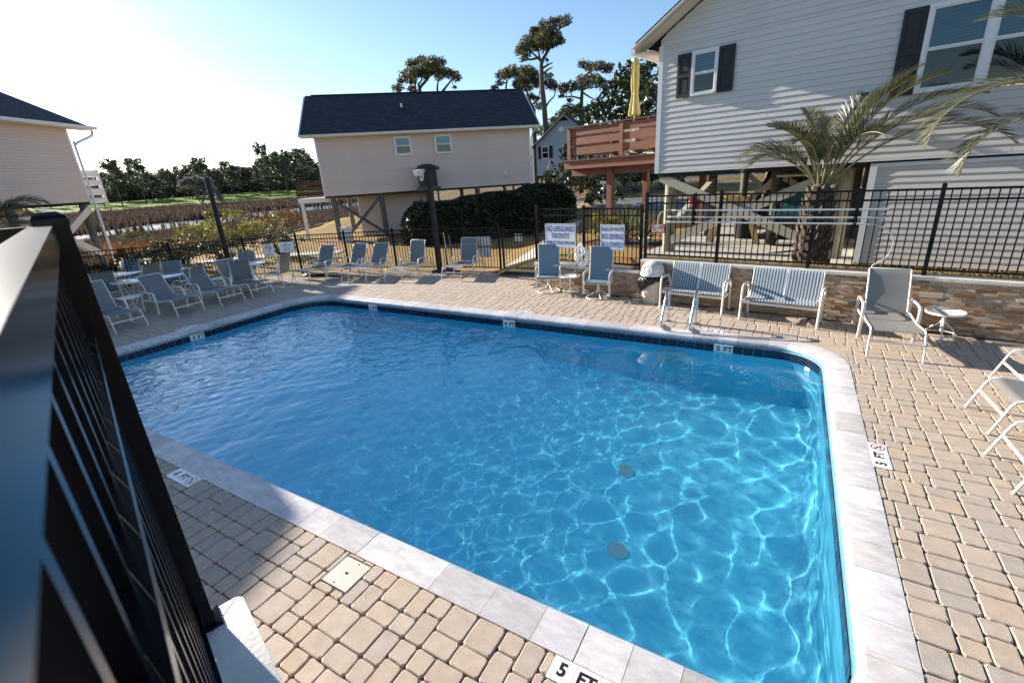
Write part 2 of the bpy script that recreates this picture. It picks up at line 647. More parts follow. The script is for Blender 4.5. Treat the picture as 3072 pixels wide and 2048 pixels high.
def stone_mesh(s_, z=0.):
    a0, a1, b0, b1 = s_
    g = .003
    a0, a1, b0, b1 = a0 + g, a1 - g, b0 + g, b1 - g
    r = min(.016, (a1 - a0)*.3, (b1 - b0)*.3)
    j = lambda k=.0028: rr.uniform(-k, k)
    O = [(a0 + r, b0), ((a0 + a1)/2, b0 + .001), (a1 - r, b0), (a1, b0 + r), (a1 - .001, (b0 + b1)/2), (a1, b1 - r), (a1 - r, b1), ((a0 + a1)/2, b1 - .001), (a0 + r, b1), (a0, b1 - r), (a0 + .001, (b0 + b1)/2), (a0, b0 + r)]
    O = [(p[0] + j(), p[1] + j()) for p in O]
    cx, cy = (a0 + a1)/2, (b0 + b1)/2
    ins = rr.uniform(.005, .009)
    T = []
    for p in O:
        dx, dy = cx - p[0], cy - p[1]
        T.append((p[0] + math.copysign(min(ins, abs(dx)*.5), dx)*min(1, abs(dx)/.02), p[1] + math.copysign(min(ins, abs(dy)*.5), dy)*min(1, abs(dy)/.02)))
    zt = z + rr.uniform(-.002, .002)
    tx, ty = rr.uniform(-.012, .012), rr.uniform(-.012, .012)
    n = len(O)
    V = [(p[0], p[1], -.03) for p in O] + [(p[0], p[1], zt - .006 + (p[0]-cx)*tx + (p[1]-cy)*ty) for p in O] + [(p[0], p[1], zt + (p[0]-cx)*tx + (p[1]-cy)*ty) for p in T]
    F = [(i, (i+1) % n, n + (i+1) % n, n + i) for i in range(n)] + [(n + i, n + (i+1) % n, 2*n + (i+1) % n, 2*n + i) for i in range(n)] + [tuple(range(2*n, 3*n))]
    return V, F
keep = []
for h in HOLES:
    stones = [q for s_ in stones for q in cut(s_, h)]
for s_ in stones:
    cx, cy = (s_[0] + s_[1])/2, (s_[2] + s_[3])/2
    if not all(inside(DECK, *p) for p in ((s_[0], s_[2]), (s_[1], s_[3]), (s_[0], s_[3]), (s_[1], s_[2]))):
        continue
    px, py, d = pix((cx, cy, 0))
    seen = d > .2 and -20 < px < 3092 and -20 < py < 2068
    hid = px < 420 + (py - 1000)*.36 if py > 1000 else False
    keep.append((seen and not hid, (s_[1]-s_[0])*(s_[3]-s_[2])/max(d, .3)**3, s_))
keep.sort(key=lambda q: (q[0], q[1]), reverse=True)
rest = MB()
tone = []
for i, (seen, size, s_) in enumerate(keep):
    V, F = stone_mesh(s_)
    if i < 296:
        MB().add(V, F).ob('paver', M_paver, deck_o)
    else:
        rest.add(V, F)
        tone += [rr.random()]*len(V)
# wedges between the square field and the rounded corners of the coping
for q in range(4):
    arc = rr_line(-.006, RAD, 10)[q*11:(q + 1)*11]
    c = ((X0, Y0), (X1, Y0), (X1, Y1), (X0, Y1))[q]
    for a, b in ((0, 4), (4, 7), (7, 10)):
        P = [c] + [tuple(p) for p in arc[a:b + 1]]
        P = P[:1] + P[:0:-1]
        V = [(x, y, 0) for x, y in P] + [(x, y, -.03) for x, y in P]
        n = len(P)
        rest.add(V, [tuple(range(n)), *[(i, n + i, n + (i+1) % n, (i+1) % n) for i in range(n)]])
        tone += [rr.random()]*len(V)
ro = rest.ob('distant_pavers', M_paver_far, deck_o)
a_ = ro.data.attributes.new('tone', 'FLOAT', 'POINT')
a_.data.foreach_set('value', tone)
tag(ro, kind='stuff')
# depth markers set in the deck
def no_diving(parent, c, R, r=.055):
    m = MB()
    R = np.asarray(R, float)
    ring = [np.array(c) + R @ (r*math.cos(t), r*math.sin(t), .001) for t in np.linspace(0, 2*math.pi, 25)[:-1]]
    m.tube(ring, r*.1, 4, True, (1, .15))
    m.bar(np.array(c) + R @ (-r*.7, r*.7, .0012), np.array(c) + R @ (r*.7, -r*.7, .0012), r*.16, .0015, R[:, 2])
    m.ob('ban_ring', M_red, parent)
    f = MB()
    f.lathe([(r*.16, 0), (r*.16, .0016)], np.array(c) + R @ (-r*.35, r*.38, .0004), 10, R)
    f.bar(np.array(c) + R @ (-r*.2, r*.2, .0008), np.array(c) + R @ (r*.35, -r*.02, .0008), r*.22, .0014, R[:, 2])
    f.bar(np.array(c) + R @ (-r*.55, -r*.35, .0008), np.array(c) + R @ (r*.6, -r*.42, .0008), r*.1, .0014, R[:, 2])
    f.ob('diver_symbol', M_black, parent)
LBL = ['largest white 5 FT no diving marker in the paving at the bottom edge', 'white 5 FT no diving marker in the paving beside the long right coping',
       'shaded white 4 FT no diving marker in the paving near the black fence', 'white 5 FT depth tile on the far paving beside the pool ladder rails',
       'white 4 FT depth tile on the far paving in front of the swivel chairs', 'white 3 FT depth tile on the far paving near the rounded pool corner',
       'white 3 FT depth tile in the shaded paving behind the left coping']
for (x, y, d, t, L), lb in zip(MARKS, LBL):
    mk = thing('depth_marker', lb, 'depth marker', (x, y, 0), 0, 'depth markers in the paving')
    al = np.array((d[0], d[1], 0.))
    upv = np.cross((0, 0, 1.), al)
    R = np.stack([al, upv, (0, 0, 1)], 1)
    n = 3
    for i in range(n):
        o = MB().box(al*((i - 1)*L/n) + np.array((0, 0, -.006)), (L/n - .0025, .152, .02), R).ob('tile', M_white_tile, mk)
        c = al*((i - 1)*L/n) + np.array((0, 0, .0045))
        if i < 2:
            text('depth_lettering', t.split()[i], .118 if i == 0 else .112, M_black, o, Vector(c), R, .0008, sx=.95, bold=.004)
        else:
            no_diving(o, c, R)
# skimmer lid
M_lid = mat('cream_plastic', (.70, .66, .54), .5, var=.05)
sk = thing('skimmer_lid', 'square cream skimmer lid with a finger hole set flush in the pavers', 'skimmer lid', (-2.69, 1.702, 0), 0)
m = MB().box((0, 0, -.012), (.262, .256, .028))
m.ob('lid', M_lid, sk)
m = MB()
for i in range(13):
    for k in range(12):
        m.box((-.108 + i*.018 + (.009 if k % 2 else 0), -.1 + k*.018, .0028), (.011, .006, .0016), R3('Z', .5))
tag(m.ob('grip_pattern', M_lid, sk), kind='stuff')
MB().lathe([(.012, 0), (.012, .001)], (.0, .0, .0042), 14).ob('finger_hole', M_black, sk)
for q in (-1, 1):
    MB().lathe([(.006, 0), (.006, .0012)], (q*.02, q*.108, .004), 8).ob('screw', M_black, sk)
# ------------------------------------------------------------------ black fence next to the camera
M_alu = mat('black_powder_coat', (.005, .005, .0065), .2, spec=.2)
M_alum = mat('black_fence_paint', (.005, .005, .006), .5, spec=.22)
HD, LT = np.array((-.957, .290, 0)), np.array((.290, .957, 0))
def rp(s, l, z): return HD*s + LT*l + np.array((0, 0, z))
rail = thing('metal_fence', 'close black aluminium fence with sunlit glossy top rail running up from the lower left corner', 'fence', tuple(rp(1.70, -.033, 1.42)), 0, None)
Z0 = 1.42
lc = -.0545
m = MB().bar(rp(-.55, lc, 2.7805), rp(1.667, lc, 2.7805), .046, .049)
o = m.ob('top_rail', M_alu, rail, None, True)
m = MB().bar(rp(-.55, lc, 2.521), rp(1.667, lc, 2.521), .046, .03)
m.ob('second_rail', M_alu, rail, None, True)
m = MB().bar(rp(-.55, lc, Z0 + .09), rp(1.667, lc, Z0 + .09), .04, .03)
m.ob('bottom_rail', M_alu, rail, None, True)
pk = MB().box((0, 0, 0), (.019, .019, 2.757 - Z0 - .06)).data('picket')
sp = .1105
for i in range(20):
    s_ = 1.58 - i*sp
    if -.35 < s_ < 1.64:
        p = rp(s_, lc, (2.757 + Z0 + .06)/2) - np.array(rail.location)
        o = put('picket', pk, M_alu, rail, Vector(p), math.atan2(HD[1], HD[0]))
po = rp(1.70, -.034, 0)
Rr = np.stack([HD, np.cross((0, 0, 1), HD), (0, 0, 1)], 1)
MB().box(po + (0, 0, (Z0 + 2.815)/2), (.066, .066, 2.815 - Z0), Rr).ob('post', M_alu, rail, None, True)
m = MB()
m.lathe([(.050, 0), (.050, .016), (.043, .026), (.024, .034), (.004, .036)], po + (0, 0, 2.803), 4, Rr @ R3('Z', math.pi/4))
m.ob('post_cap', M_alu, rail, None, True)
MB().lathe([(.075, 0), (.075, .008), (.05, .012)], po + (0, 0, Z0), 4, Rr @ R3('Z', math.pi/4)).ob('base_flange', M_alu, rail, None, True)
# the return of the fence, going off to the left of the post
wing = thing('metal_fence', 'black fence return with bright top rail leaving the post at the left edge', 'fence', tuple(rp(1.70, -.10, Z0)), 0, None)
a, b = rp(1.70, -.075, 0), rp(1.70, -2.2, 0)
for nm, z, h in (('top_rail', 2.7805, .049), ('second_rail', 2.521, .03), ('bottom_rail', Z0 + .09, .03)):
    MB().bar(a + (0, 0, z), b + (0, 0, z), .046, h).ob(nm, M_alu, wing, None, True)
for i in range(18):
    p = a + (b - a)*((i + .6)*sp/2.125) + (0, 0, (2.757 + Z0 + .06)/2)
    put('picket', pk, M_alu, wing, Vector(p - np.array(wing.location)), math.atan2(HD[1], HD[0]))
# raised stone landing the fence stands on, with a thick travertine cap
M_cap = mat('travertine_cap', (.70, .66, .60), .6, var=.14, vscale=7, bump=.4, bscale=55, detail=8, bdist=.004)
M_ledge = mat('ledge_stone', (.40, .33, .26), .8, var=.35, vscale=9, bump=.5, bscale=60, detail=6)
M_ledge = ramp_by(M_ledge, [(0, (.62, .55, .5)), (.25, (1.1, 1.05, 1.0)), (.45, (.95, .78, .6)), (.62, (1.25, 1.2, 1.12)), (.8, (.85, .5, .3)), (1, (1.25, 1.0, .66))])
land = thing('raised_landing', 'pale travertine capped wall corner under the black fence post', 'landing wall', tuple(rp(1.0, -.7, 0)), 0)
m = MB()
P = [rp(1.72, .085, 0), rp(1.72, -1.6, 0), rp(-1.2, -1.6, 0), rp(-1.2, .085, 0)]
m.add([p + (0, 0, -.02) for p in P] + [p + (0, 0, Z0 - .05) for p in P], [(0, 1, 5, 4), (1, 2, 6, 5), (2, 3, 7, 6), (3, 0, 4, 7), (4, 5, 6, 7)])
m.ob('wall_core', M_ledge, land, None, True)
def cap_piece(P, nm='cap_stone'):
    P = [np.array(p) for p in P]
    c = sum(P)/len(P)
    m = MB()
    rings_ = [(1, -.052), (1, -.014), (.998, -.005), (.99, 0)]
    V = []
    for k, z in rings_:
        for p in P:
            q = c + (p - c)*k if k < 1 else p
            V.append((q[0], q[1], Z0 + z))
    n = len(P)
    F = [tuple(range(n))[::-1], tuple(range(3*n, 4*n))]
    for r in range(3):
        F += [(r*n + i, r*n + (i+1) % n, (r+1)*n + (i+1) % n, (r+1)*n + i) for i in range(n)]
    m.add(V, F).ob(nm, M_cap, land, 50, True)
E1, E2 = rp(1.745, .099, 0), rp(1.745, -.25, 0)
cap_piece([rp(1.745, .085, 0), rp(1.735, .095, 0), rp(1.72, .1, 0), rp(.72, .1, 0), rp(.72, -.25, 0), rp(1.42, -.25, 0)][::-1])
cap_piece([rp(1.7455, .083, 0), rp(1.43, -.2485, 0), rp(1.745, -.2485, 0)][::-1])
cap_piece([rp(1.745, -.253, 0), rp(.72, -.253, 0), rp(.72, -1.65, 0), rp(1.745, -1.65, 0)])
cap_piece([rp(.716, .1, 0), rp(.716, -1.65, 0), rp(-1.25, -1.65, 0), rp(-1.25, .1, 0)][::1])
# ------------------------------------------------------------------ deck furniture
M_frame = mat('cream_powder_coat', (.74, .69, .62), .35, var=.05, vscale=12)
def sling_mat(name, c1, c2, freq, axis=1, trans=.22):
    """woven sling: fine stripes along the length"""
    m = mat(name, c1, .7)
    N, L = m.node_tree.nodes, m.node_tree.links
    b = N['Principled BSDF']
    tc = N.new('ShaderNodeTexCoord')
    w = N.new('ShaderNodeTexWave')
    w.bands_direction = 'XYZ'[axis]
    w.inputs['Scale'].default_value = freq
    w.inputs['Distortion'].default_value = .15
    L.new(tc.outputs['Object'], w.inputs['Vector'])
    r = N.new('ShaderNodeValToRGB')
    r.color_ramp.elements[0].position, r.color_ramp.elements[1].position = .35, .65
    r.color_ramp.elements[0].color, r.color_ramp.elements[1].color = (*c1, 1), (*c2, 1)
    L.new(w.outputs[0], r.inputs[0])
    L.new(r.outputs[0], b.inputs['Base Color'])
    t = N.new('ShaderNodeBsdfTranslucent')
    L.new(r.outputs[0], t.inputs[0])
    mx = N.new('ShaderNodeMixShader')
    mx.inputs[0].default_value = trans
    L.new(b.outputs[0], mx.inputs[1])
    L.new(t.outputs[0], mx.inputs[2])
    L.new(mx.outputs[0], N['Material Output'].inputs[0])
    return m
M_taupe = sling_mat('taupe_sling', (.235, .225, .205), (.36, .35, .32), 26)
M_slate = sling_mat('slate_sling', (.20, .215, .23), (.27, .285, .30), 26)
M_blue = sling_mat('blue_sling', (.17, .26, .34), (.21, .31, .38), 40)
M_stripe = sling_mat('striped_sling', (.10, .16, .23), (.60, .64, .64), 6.2, 0)
M_glass_top = mat('frosted_table_top', (.55, .60, .62), .12, var=.06, vscale=5)

def sheet(m, P, y0, y1, th=.006, sag=0., ny=4, axis='y'):
    """a thin woven strip that follows profile P = (x, z)"""
    P = np.array(P, float)
    k = len(P)
    T = np.gradient(P, axis=0)
    T /= np.linalg.norm(T, axis=1, keepdims=True)
    Nn = np.stack([-T[:, 1], T[:, 0]], 1)
    ys = np.linspace(y0, y1, ny + 1)
    V = []
    for sgn in (.5, -.5):
        for j, yv in enumerate(ys):
            d = -sag*math.sin(math.pi*j/ny)
            for i in range(k):
                q = P[i] + Nn[i]*(th*sgn + d*math.sin(math.pi*i/(k-1)))
                V.append((q[0], yv, q[1]) if axis == 'y' else (yv, q[0], q[1]))
    n = (ny + 1)*k
    F = []
    for j in range(ny):
        for i in range(k - 1):
            a = j*k + i
            F.append((a, a + k, a + k + 1, a + 1))
            F.append((n + a, n + a + 1, n + a + k + 1, n + a + k))
    for j in (0, ny):
        for i in range(k - 1):
            a = j*k + i
            F.append((a, a + 1, n + a + 1, n + a))
    for j in range(ny):
        for i in (0, k - 1):
            a = j*k + i
            F.append((a, a + k, n + a + k, n + a))
    if axis != 'y':
        F = [f[::-1] for f in F]
    m.add(V, F)
    return m
def smooth_path(P, n=5):
    P = np.array(P, float)
    out_ = []
    Q = np.concatenate([[2*P[0] - P[1]], P, [2*P[-1] - P[-2]]])
    for i in range(1, len(Q) - 2):
        for t in np.linspace(0, 1, n, endpoint=False):
            a, b, c, d = Q[i-1], Q[i], Q[i+1], Q[i+2]
            out_.append(.5*((2*b) + (-a + c)*t + (2*a - 5*b + 4*c - d)*t*t + (-a + 3*b - 3*c + d)*t**3))
    out_.append(P[-1])
    return np.array(out_)

def lounger(name, label, sm, rec, group):
    """sling chaise: foot end at the origin, head towards +x"""
    t = thing(name, label, 'lounger', group=group)
    w = .315
    seat = smooth_path([(.0, .385), (.07, .408), (.2, .398), (.7, .352), (1.16, .365)], 4)
    h = np.array((1.18, .365))
    ca, sa = math.cos(math.radians(rec)), math.sin(math.radians(rec))
    bp = [h + np.array((ca*d, sa*d)) + np.array((-sa, ca))*c for d, c in ((0.02, 0), (.24, -.012), (.5, -.006), (.68, -.012), (.755, -.042))]
    back = smooth_path(bp, 3)
    sheet(MB(), seat, -w + .02, w - .02, .005, .012).ob('seat_sling', sm, t, 40)
    sheet(MB(), back, -w + .045, w - .045, .005, .008).ob('back_sling', sm, t, 40)
    m = MB()
    for s_ in (-1, 1):
        m.tube([(p[0], s_*w, p[1] - .004) for p in seat], .015, 8, False, (1, 1.15))
    m.ob('seat_frame', M_frame, t, 50)
    m = MB()
    L_ = [(p[0], -w + .035, p[1]) for p in back]
    R_ = [(p[0], w - .035, p[1]) for p in back][::-1]
    m.tube(L_ + R_, .014, 8)
    m.ob('back_frame', M_frame, t, 50)
    for s_ in (-1, 1):
        P = smooth_path([(-.13, s_*(w + .012), 0), (-.05, s_*(w + .008), .24), (-.012, s_*w, .35), (.04, s_*w, .392), (.14, s_*w, .395)], 4)
        MB().tube(P, .0145, 8).ob('leg', M_frame, t, 50)
        a = smooth_path([(.80, 0), (.775, .3), (.785, .48), (.83, .545), (.92, .565), (1.1, .56), (1.36, .55), (1.45, .53), (1.5, .45), (1.565, .18), (1.61, 0)], 4)
        m = MB()
        P = np.array([(p[0], s_*(w + .04), p[1]) for p in a])
        m.tube(P, .023, 8, False, (1.15, .5))
        m.ob('armrest', M_frame, t, 50)
    m = MB()
    m.bar((-.055, -w - .008, .235), (-.055, w + .008, .235), .014, .028)
    m.ob('foot_stretcher', M_frame, t)
    m = MB()
    m.bar((.79, -w - .03, .30), (.79, w + .03, .30), .014, .028)
    m.bar((1.53, -w - .03, .30), (1.53, w + .03, .30), .014, .028)
    for s_ in (-1, 1):
        m.bar((.79, s_*(w + .03), .335), (1.54, s_*(w + .03), .30), .016, .026)
    m.ob('stretcher', M_frame, t)
    tp = back[7]
    m = MB().tube([(1.5, -.2, .31), (tp[0], -.2, tp[1] - .02), (tp[0], .2, tp[1] - .02), (1.5, .2, .31)], .009, 6)
    m.ob('back_prop', M_frame, t)
    return t
GL = 'sling loungers round the pool'
L_items = [  # x, y, heading of the head end (degrees from +x), recline, sling, label
    (1.53, 8.15, 90, 62, 'taupe', 'grey striped sling lounger standing alone beside the small table, its back against the stone wall'),
    (2.50, 7.56, 2, 24, 'taupe', 'half shaded foot end of a grey lounger at the right edge, farthest of its row'),
    (2.03, 6.45, 3, 24, 'taupe', 'sunlit grey lounger foot end reaching in at the right edge between two similar ones'),
    (1.93, 5.33, 2, 24, 'taupe', 'white framed grey lounger foot end at the right edge nearest to the skyline of pavers below'),
    (-13.44, 9.22, 105, 58, 'slate', 'reclined lounger with shadow streaks on its back, left of the small table by the fence'),
    (-12.54, 9.77, 101, 58, 'slate', 'reclined lounger by the fence standing right of a small round table'),
    (-11.65, 9.95, 103, 58, 'slate', 'reclined lounger by the fence overlapping its left neighbour with its armrest'),
    (-10.42, 10.28, 95, 74, 'slate', 'upright blue grey lounger left of the tall dark lamp post'),
    (-8.68, 10.95, 100, 74, 'slate', 'upright blue grey lounger right of the lamp post in front of white panels'),
    (-13.08, 7.72, 180, 62, 'taupe', 'lounger with its beige back lit from behind, rightmost in the shaded left row'),
    (-13.06, 6.82, 180, 52, 'slate', 'shaded grey lounger in the left row between two tilted backs'),
    (-13.15, 5.76, 180, 52, 'slate', 'shaded lounger with a broad reclined back in front of the oval tables'),
    (-13.08, 4.40, 180, 66, 'slate', 'shaded grey lounger partly hidden behind the black fence post'),
]
L_items[3] = L_items[3][:5] + ('white framed grey lounger foot end at the right edge, nearest of its row',)
for x, y, hd, rec, sm, lb in L_items:
    t = lounger('sling_lounger', lb, M_taupe if sm == 'taupe' else M_slate, rec, GL)
    a = math.radians(hd)
    t.location = (x + .13*math.cos(a), y + .13*math.sin(a), 0)
    t.rotation_euler = (0, 0, a)

def side_table(label, x, y, rad=.235, rz=0.):
    t = thing('side_table', label, 'side table', (x, y, 0), rz, 'small round side tables')
    MB().lathe([(rad - .012, .425), (rad, .428), (rad, .455), (rad - .012, .458), (rad - .02, .452), (0.001, .45)], n=28).ob('table_top', M_frame, t, 40)
    MB().lathe([(.024, 0.12), (.024, .425)], n=10).ob('stem', M_frame, t, 40)
    for k in range(3):
        a = k*2.094
        P = smooth_path([(.02, .30), (.06, .24), (.14, .17), (.20, .09), (.20, 0)], 4)
        MB().tube([(p[0]*math.cos(a), p[0]*math.sin(a), p[1]) for p in P], .012, 6).ob('leg', M_frame, t, 50)
    MB().tube([(.2*math.cos(a), .2*math.sin(a), .08) for a in np.linspace(0, 2*math.pi, 25)[:-1]], .007, 5, True).ob('ring_brace', M_frame, t, 50)
    return t
side_table('small round white side table by the stone wall, right of the lone lounger', 2.26, 9.42, .25, .4)
side_table('small round white table between the two blue swivel chairs', -4.59, 10.52, .24)
side_table('small round table between two reclined loungers along the fence', -14.0, 10.55)
side_table('small shaded side table between the two nearest left loungers', -15.0, 5.25, .28)
side_table('small side table behind the backlit beige lounger', -15.1, 7.55)

def sling_chair(label, x, y, head, sm, cat='patio chair', group='sling chairs round the oval tables', tall=.0, ring=False, width=.27):
    """head = direction the sitter faces, degrees from +x"""
    t = thing('swivel_chair' if ring else 'patio_chair', label, cat, (x, y, 0), math.radians(head), group)
    w = width
    P = smooth_path([(.27, .385), (.24, .415), (.05, .39), (-.19, .375), (-.25, .43), (-.33, .68), (-.40, .93 + tall), (-.44, .98 + tall), (-.475, .975 + tall)], 3)
    sheet(MB(), P, -w + .015, w - .015, .005, 0, 3).ob('sling', sm, t, 60)
    m = MB()
    for s_ in (-1, 1):
        m.tube([(p[0], s_*w, p[1]) for p in P], .014, 7)
    m.bar((-.22, -w, .36), (-.22, w, .36), .02, .03)
    m.bar((.2, -w, .37), (.2, w, .37), .02, .03)
    m.ob('chair_frame', M_frame, t, 50)
    for s_ in (-1, 1):
        lo = .12 if ring else 0
        a = smooth_path([(.25 if not ring else .2, lo), (.24, .4), (.2, .58), (.1, .62), (-.2, .61), (-.29, .57)] + ([] if ring else [(-.33, .3), (-.38, 0)]), 3)
        MB().tube([(p[0], s_*(w + .035), p[1]) for p in a], .021, 7, False, (1.1, .55)).ob('armrest', M_frame, t, 50)
        m = MB().bar((.22, s_*(w + .03), .36), (-.3, s_*(w + .03), .36), .016, .024)
        m.ob('side_rail', M_frame, t)
    if ring:
        MB().tube([(.29*math.cos(a), .29*math.sin(a), .014) for a in np.linspace(0, 2*math.pi, 33)[:-1]], .013, 6, True).ob('ring_base', M_frame, t, 50)
        m = MB()
        for k in range(4):
            a = k*math.pi/2 + .4
            m.tube(smooth_path([(.29*math.cos(a), .29*math.sin(a), .02), (.14*math.cos(a), .14*math.sin(a), .11), (.03*math.cos(a), .03*math.sin(a), .17)], 3), .011, 6)
        m.ob('base_spokes', M_frame, t, 50)
        MB().lathe([(.045, .15), (.035, .2), (.035, .34), (.07, .37)], n=12).ob('swivel_stem', M_frame, t, 40)
    return t
sling_chair('high backed blue swivel chair under the no lifeguard sign', -5.22, 10.58, -68, M_blue, 'swivel chair', 'blue swivel chairs', .16, True)
sling_chair('high backed blue swivel chair under the shallow water sign', -3.80, 10.36, -82, M_blue, 'swivel chair', 'blue swivel chairs', .16, True)
for lb, x, y, h, sm in (
    ('patio chair seen from the back behind the leftmost oval table', -19.1, 6.75, -60, M_slate),
    ('patio chair with brownish back between the two oval tables', -17.35, 6.62, 190, M_taupe),
    ('grey patio chair pushed to the near side of the leftmost oval table', -17.3, 5.55, 160, M_slate),
    ('patio chair at the left end of the leftmost oval table', -18.7, 5.0, 60, M_slate),
    ('patio chair behind the broad reclined lounger at an oval table', -16.55, 6.95, -40, M_slate),
    ('side on patio chair with a bright top edge, facing the oval table from the right', -15.05, 6.72, 205, M_taupe),
    ('patio chair with a dark back beside the backlit beige lounger', -14.45, 8.0, 150, M_slate),
    ('patio chair with blue grey back behind the backlit beige lounger', -15.9, 8.95, -50, M_slate),
    ('white armed patio chair turned sideways below the no smoking sign', -14.2, 9.0, 200, M_taupe)):
    sling_chair(lb, x, y, h, sm)
def oval_table(label, x, y, a, b, rz):
    t = thing('oval_table', label, 'patio table', (x, y, 0), rz, 'oval patio tables')
    m = MB().lathe([(.98, .695), (1, .70), (1, .722), (.98, .727), (0.001, .727)], n=36)
    m.v[0] *= np.array((a, b, 1))
    m.ob('table_top', M_glass_top, t, 40)
    m = MB().tube([(a*1.005*math.cos(q), b*1.005*math.sin(q), .708) for q in np.linspace(0, 2*math.pi, 41)[:-1]], .014, 6, True)
    m.ob('rim', M_frame, t, 50)
    for sx in (-1, 1):
        for sy in (-1, 1):
            MB().tube(smooth_path([(sx*a*.3, sy*b*.3, .69), (sx*a*.34, sy*b*.34, .4), (sx*a*.5, sy*b*.55, .1), (sx*a*.55, sy*b*.6, 0)], 3), .018, 7).ob('leg', M_frame, t, 50)
    return t
oval_table('leftmost oval glass table among grey patio chairs', -18.2, 5.95, .85, .62, 1.1)
oval_table('oval glass table behind the broad reclined lounger', -15.95, 6.15, .88, .6, 1.15)
oval_table('oval glass table below the no smoking sign', -15.1, 8.5, .62, .5, .8)

def loveseat(label, x, y, rz):
    t = thing('loveseat', label, 'bench', (x, y, 0), rz, 'striped sling loveseats')
    W_ = 1.16
    for k, (a, b) in enumerate(((-.56, -.008), (.008, .56))):
        P = smooth_path([(-.02, .395), (.0, .425), (.08, .43), (.3, .39), (.47, .385), (.53, .44), (.62, .68), (.68, .86), (.715, .905), (.75, .90)], 3)
        sheet(MB(), P, a, b, .005, 0, 4, 'x').ob('striped_sling', M_stripe, t, 60)
    m = MB()
    for xx in (-.575, 0, .575):
        P = smooth_path([(.0, .40), (.08, .415), (.3, .378), (.47, .372), (.535, .44), (.63, .68), (.69, .86), (.72, .9)], 3)
        m.tube([(xx, p[0], p[1]) for p in P], .015, 7)
    m.bar((-.6, .03, .34), (.6, .03, .34), .03, .045)
    m.bar((-.6, .5, .35), (.6, .5, .35), .03, .045)
    m.bar((-.58, .725, .90), (.58, .725, .90), .022, .022)
    m.ob('seat_frame', M_frame, t, 50)
    for s_ in (-1, 1):
        a = smooth_path([(-.03, 0), (-.01, .35), (.0, .55), (.045, .635), (.14, .655), (.45, .64), (.56, .6), (.6, .5)], 4)
        MB().tube([(s_*.635, p[0], p[1]) for p in a], .027, 8, False, (1.1, .8)).ob('armrest', M_frame, t, 50)
        MB().tube([(s_*.62, .6, .5), (s_*.62, .64, .3), (s_*.62, .67, 0)], .022, 8).ob('leg', M_frame, t, 50)
        MB().bar((s_*.62, .0, .34), (s_*.62, .6, .35), .02, .04).ob('side_rail', M_frame, t)
    for ch in t.children:
        if not ch.data.get('narrowed'):
            ch.data['narrowed'] = 1
            for v in ch.data.vertices:
                v.co.y *= .77
    return t
loveseat('blue striped sling loveseat behind the pool ladder rails', -1.61, 9.80, math.radians(-9.5))
loveseat('blue striped sling loveseat left of the lone grey lounger', -.02, 9.45, math.radians(-9.0))

# trash can with a domed lid and a black bag
M_can = mat('beige_can', (.50, .45, .38), .55, var=.08, vscale=8)
M_lidc = mat('cream_lid', (.66, .63, .56), .45)
M_bag = mat('black_bag', (.008, .008, .01), .18, bump=1., bscale=14, bdist=.03)
tc_ = thing('trash_can', 'beige domed trash can with a black bag hanging over its rim', 'trash can', (-2.52, 10.30, 0), math.radians(-15))
MB().lathe([(.205, 0), (.215, .02), (.225, .58), (.228, .6)], n=28).ob('bin_body', M_can, tc_, 50)
m = MB().lathe([(.245, .62), (.262, .625), (.265, .67), (.25, .685), (.242, .74), (.215, .82), (.165, .885), (.09, .92), (.001, .925)], n=28)
m.ob('dome_lid', M_lidc, tc_, 60)
m = MB()
P = [(-.11, .70), (.11, .70), (.11, .80), (.07, .855), (-.07, .855), (-.11, .80)]
V = []
for px_, pz in P:
    rr2 = .252 if pz < .75 else (.232 if pz < .83 else .2)
    V.append((px_, -math.sqrt(rr2**2 - px_**2) - .003, pz))
m.add(V + [(v[0]*.96, v[1] - .012, v[2]) for v in V], [(0, 1, 2, 3, 4, 5), (11, 10, 9, 8, 7, 6)] + [(i, 6 + i, 6 + (i+1) % 6, (i+1) % 6) for i in range(6)])
m.ob('push_flap', mat('grey_flap', (.42, .45, .45), .5), tc_)
V, F = [], []
rb = random.Random(2)
nb = 40
low = [.0]*nb
for ring_i, (r_, z_) in enumerate(((.222, .615), (.25, .61), (.27, .55), (.265, .45), (.24, .36))):
    for k in range(nb):
        a = 2*math.pi*k/nb
        side = .5 + .5*math.cos(a - math.pi)            # hangs lowest on its left side
        zz_ = .615 - (.615 - z_)*(.35 + 1.15*side) + rb.uniform(-.012, .012)*(ring_i > 1)
        r2 = r_ + rb.uniform(-.008, .02)*(ring_i > 0) + .05*side*(ring_i in (2, 3))
        V.append((r2*math.cos(a), r2*math.sin(a), zz_))
for i in range(4):
    for k in range(nb):
        l = (k + 1) % nb
        F.append((i*nb + k, (i + 1)*nb + k, (i + 1)*nb + l, i*nb + l))
m = MB().add(V, F)
m.lathe([(.001, .0), (.035, .02), (.045, .06), (.02, .1), (.001, .11)], (.27, .05, .53), 8)
m.ob('bag', M_bag, tc_, 30)

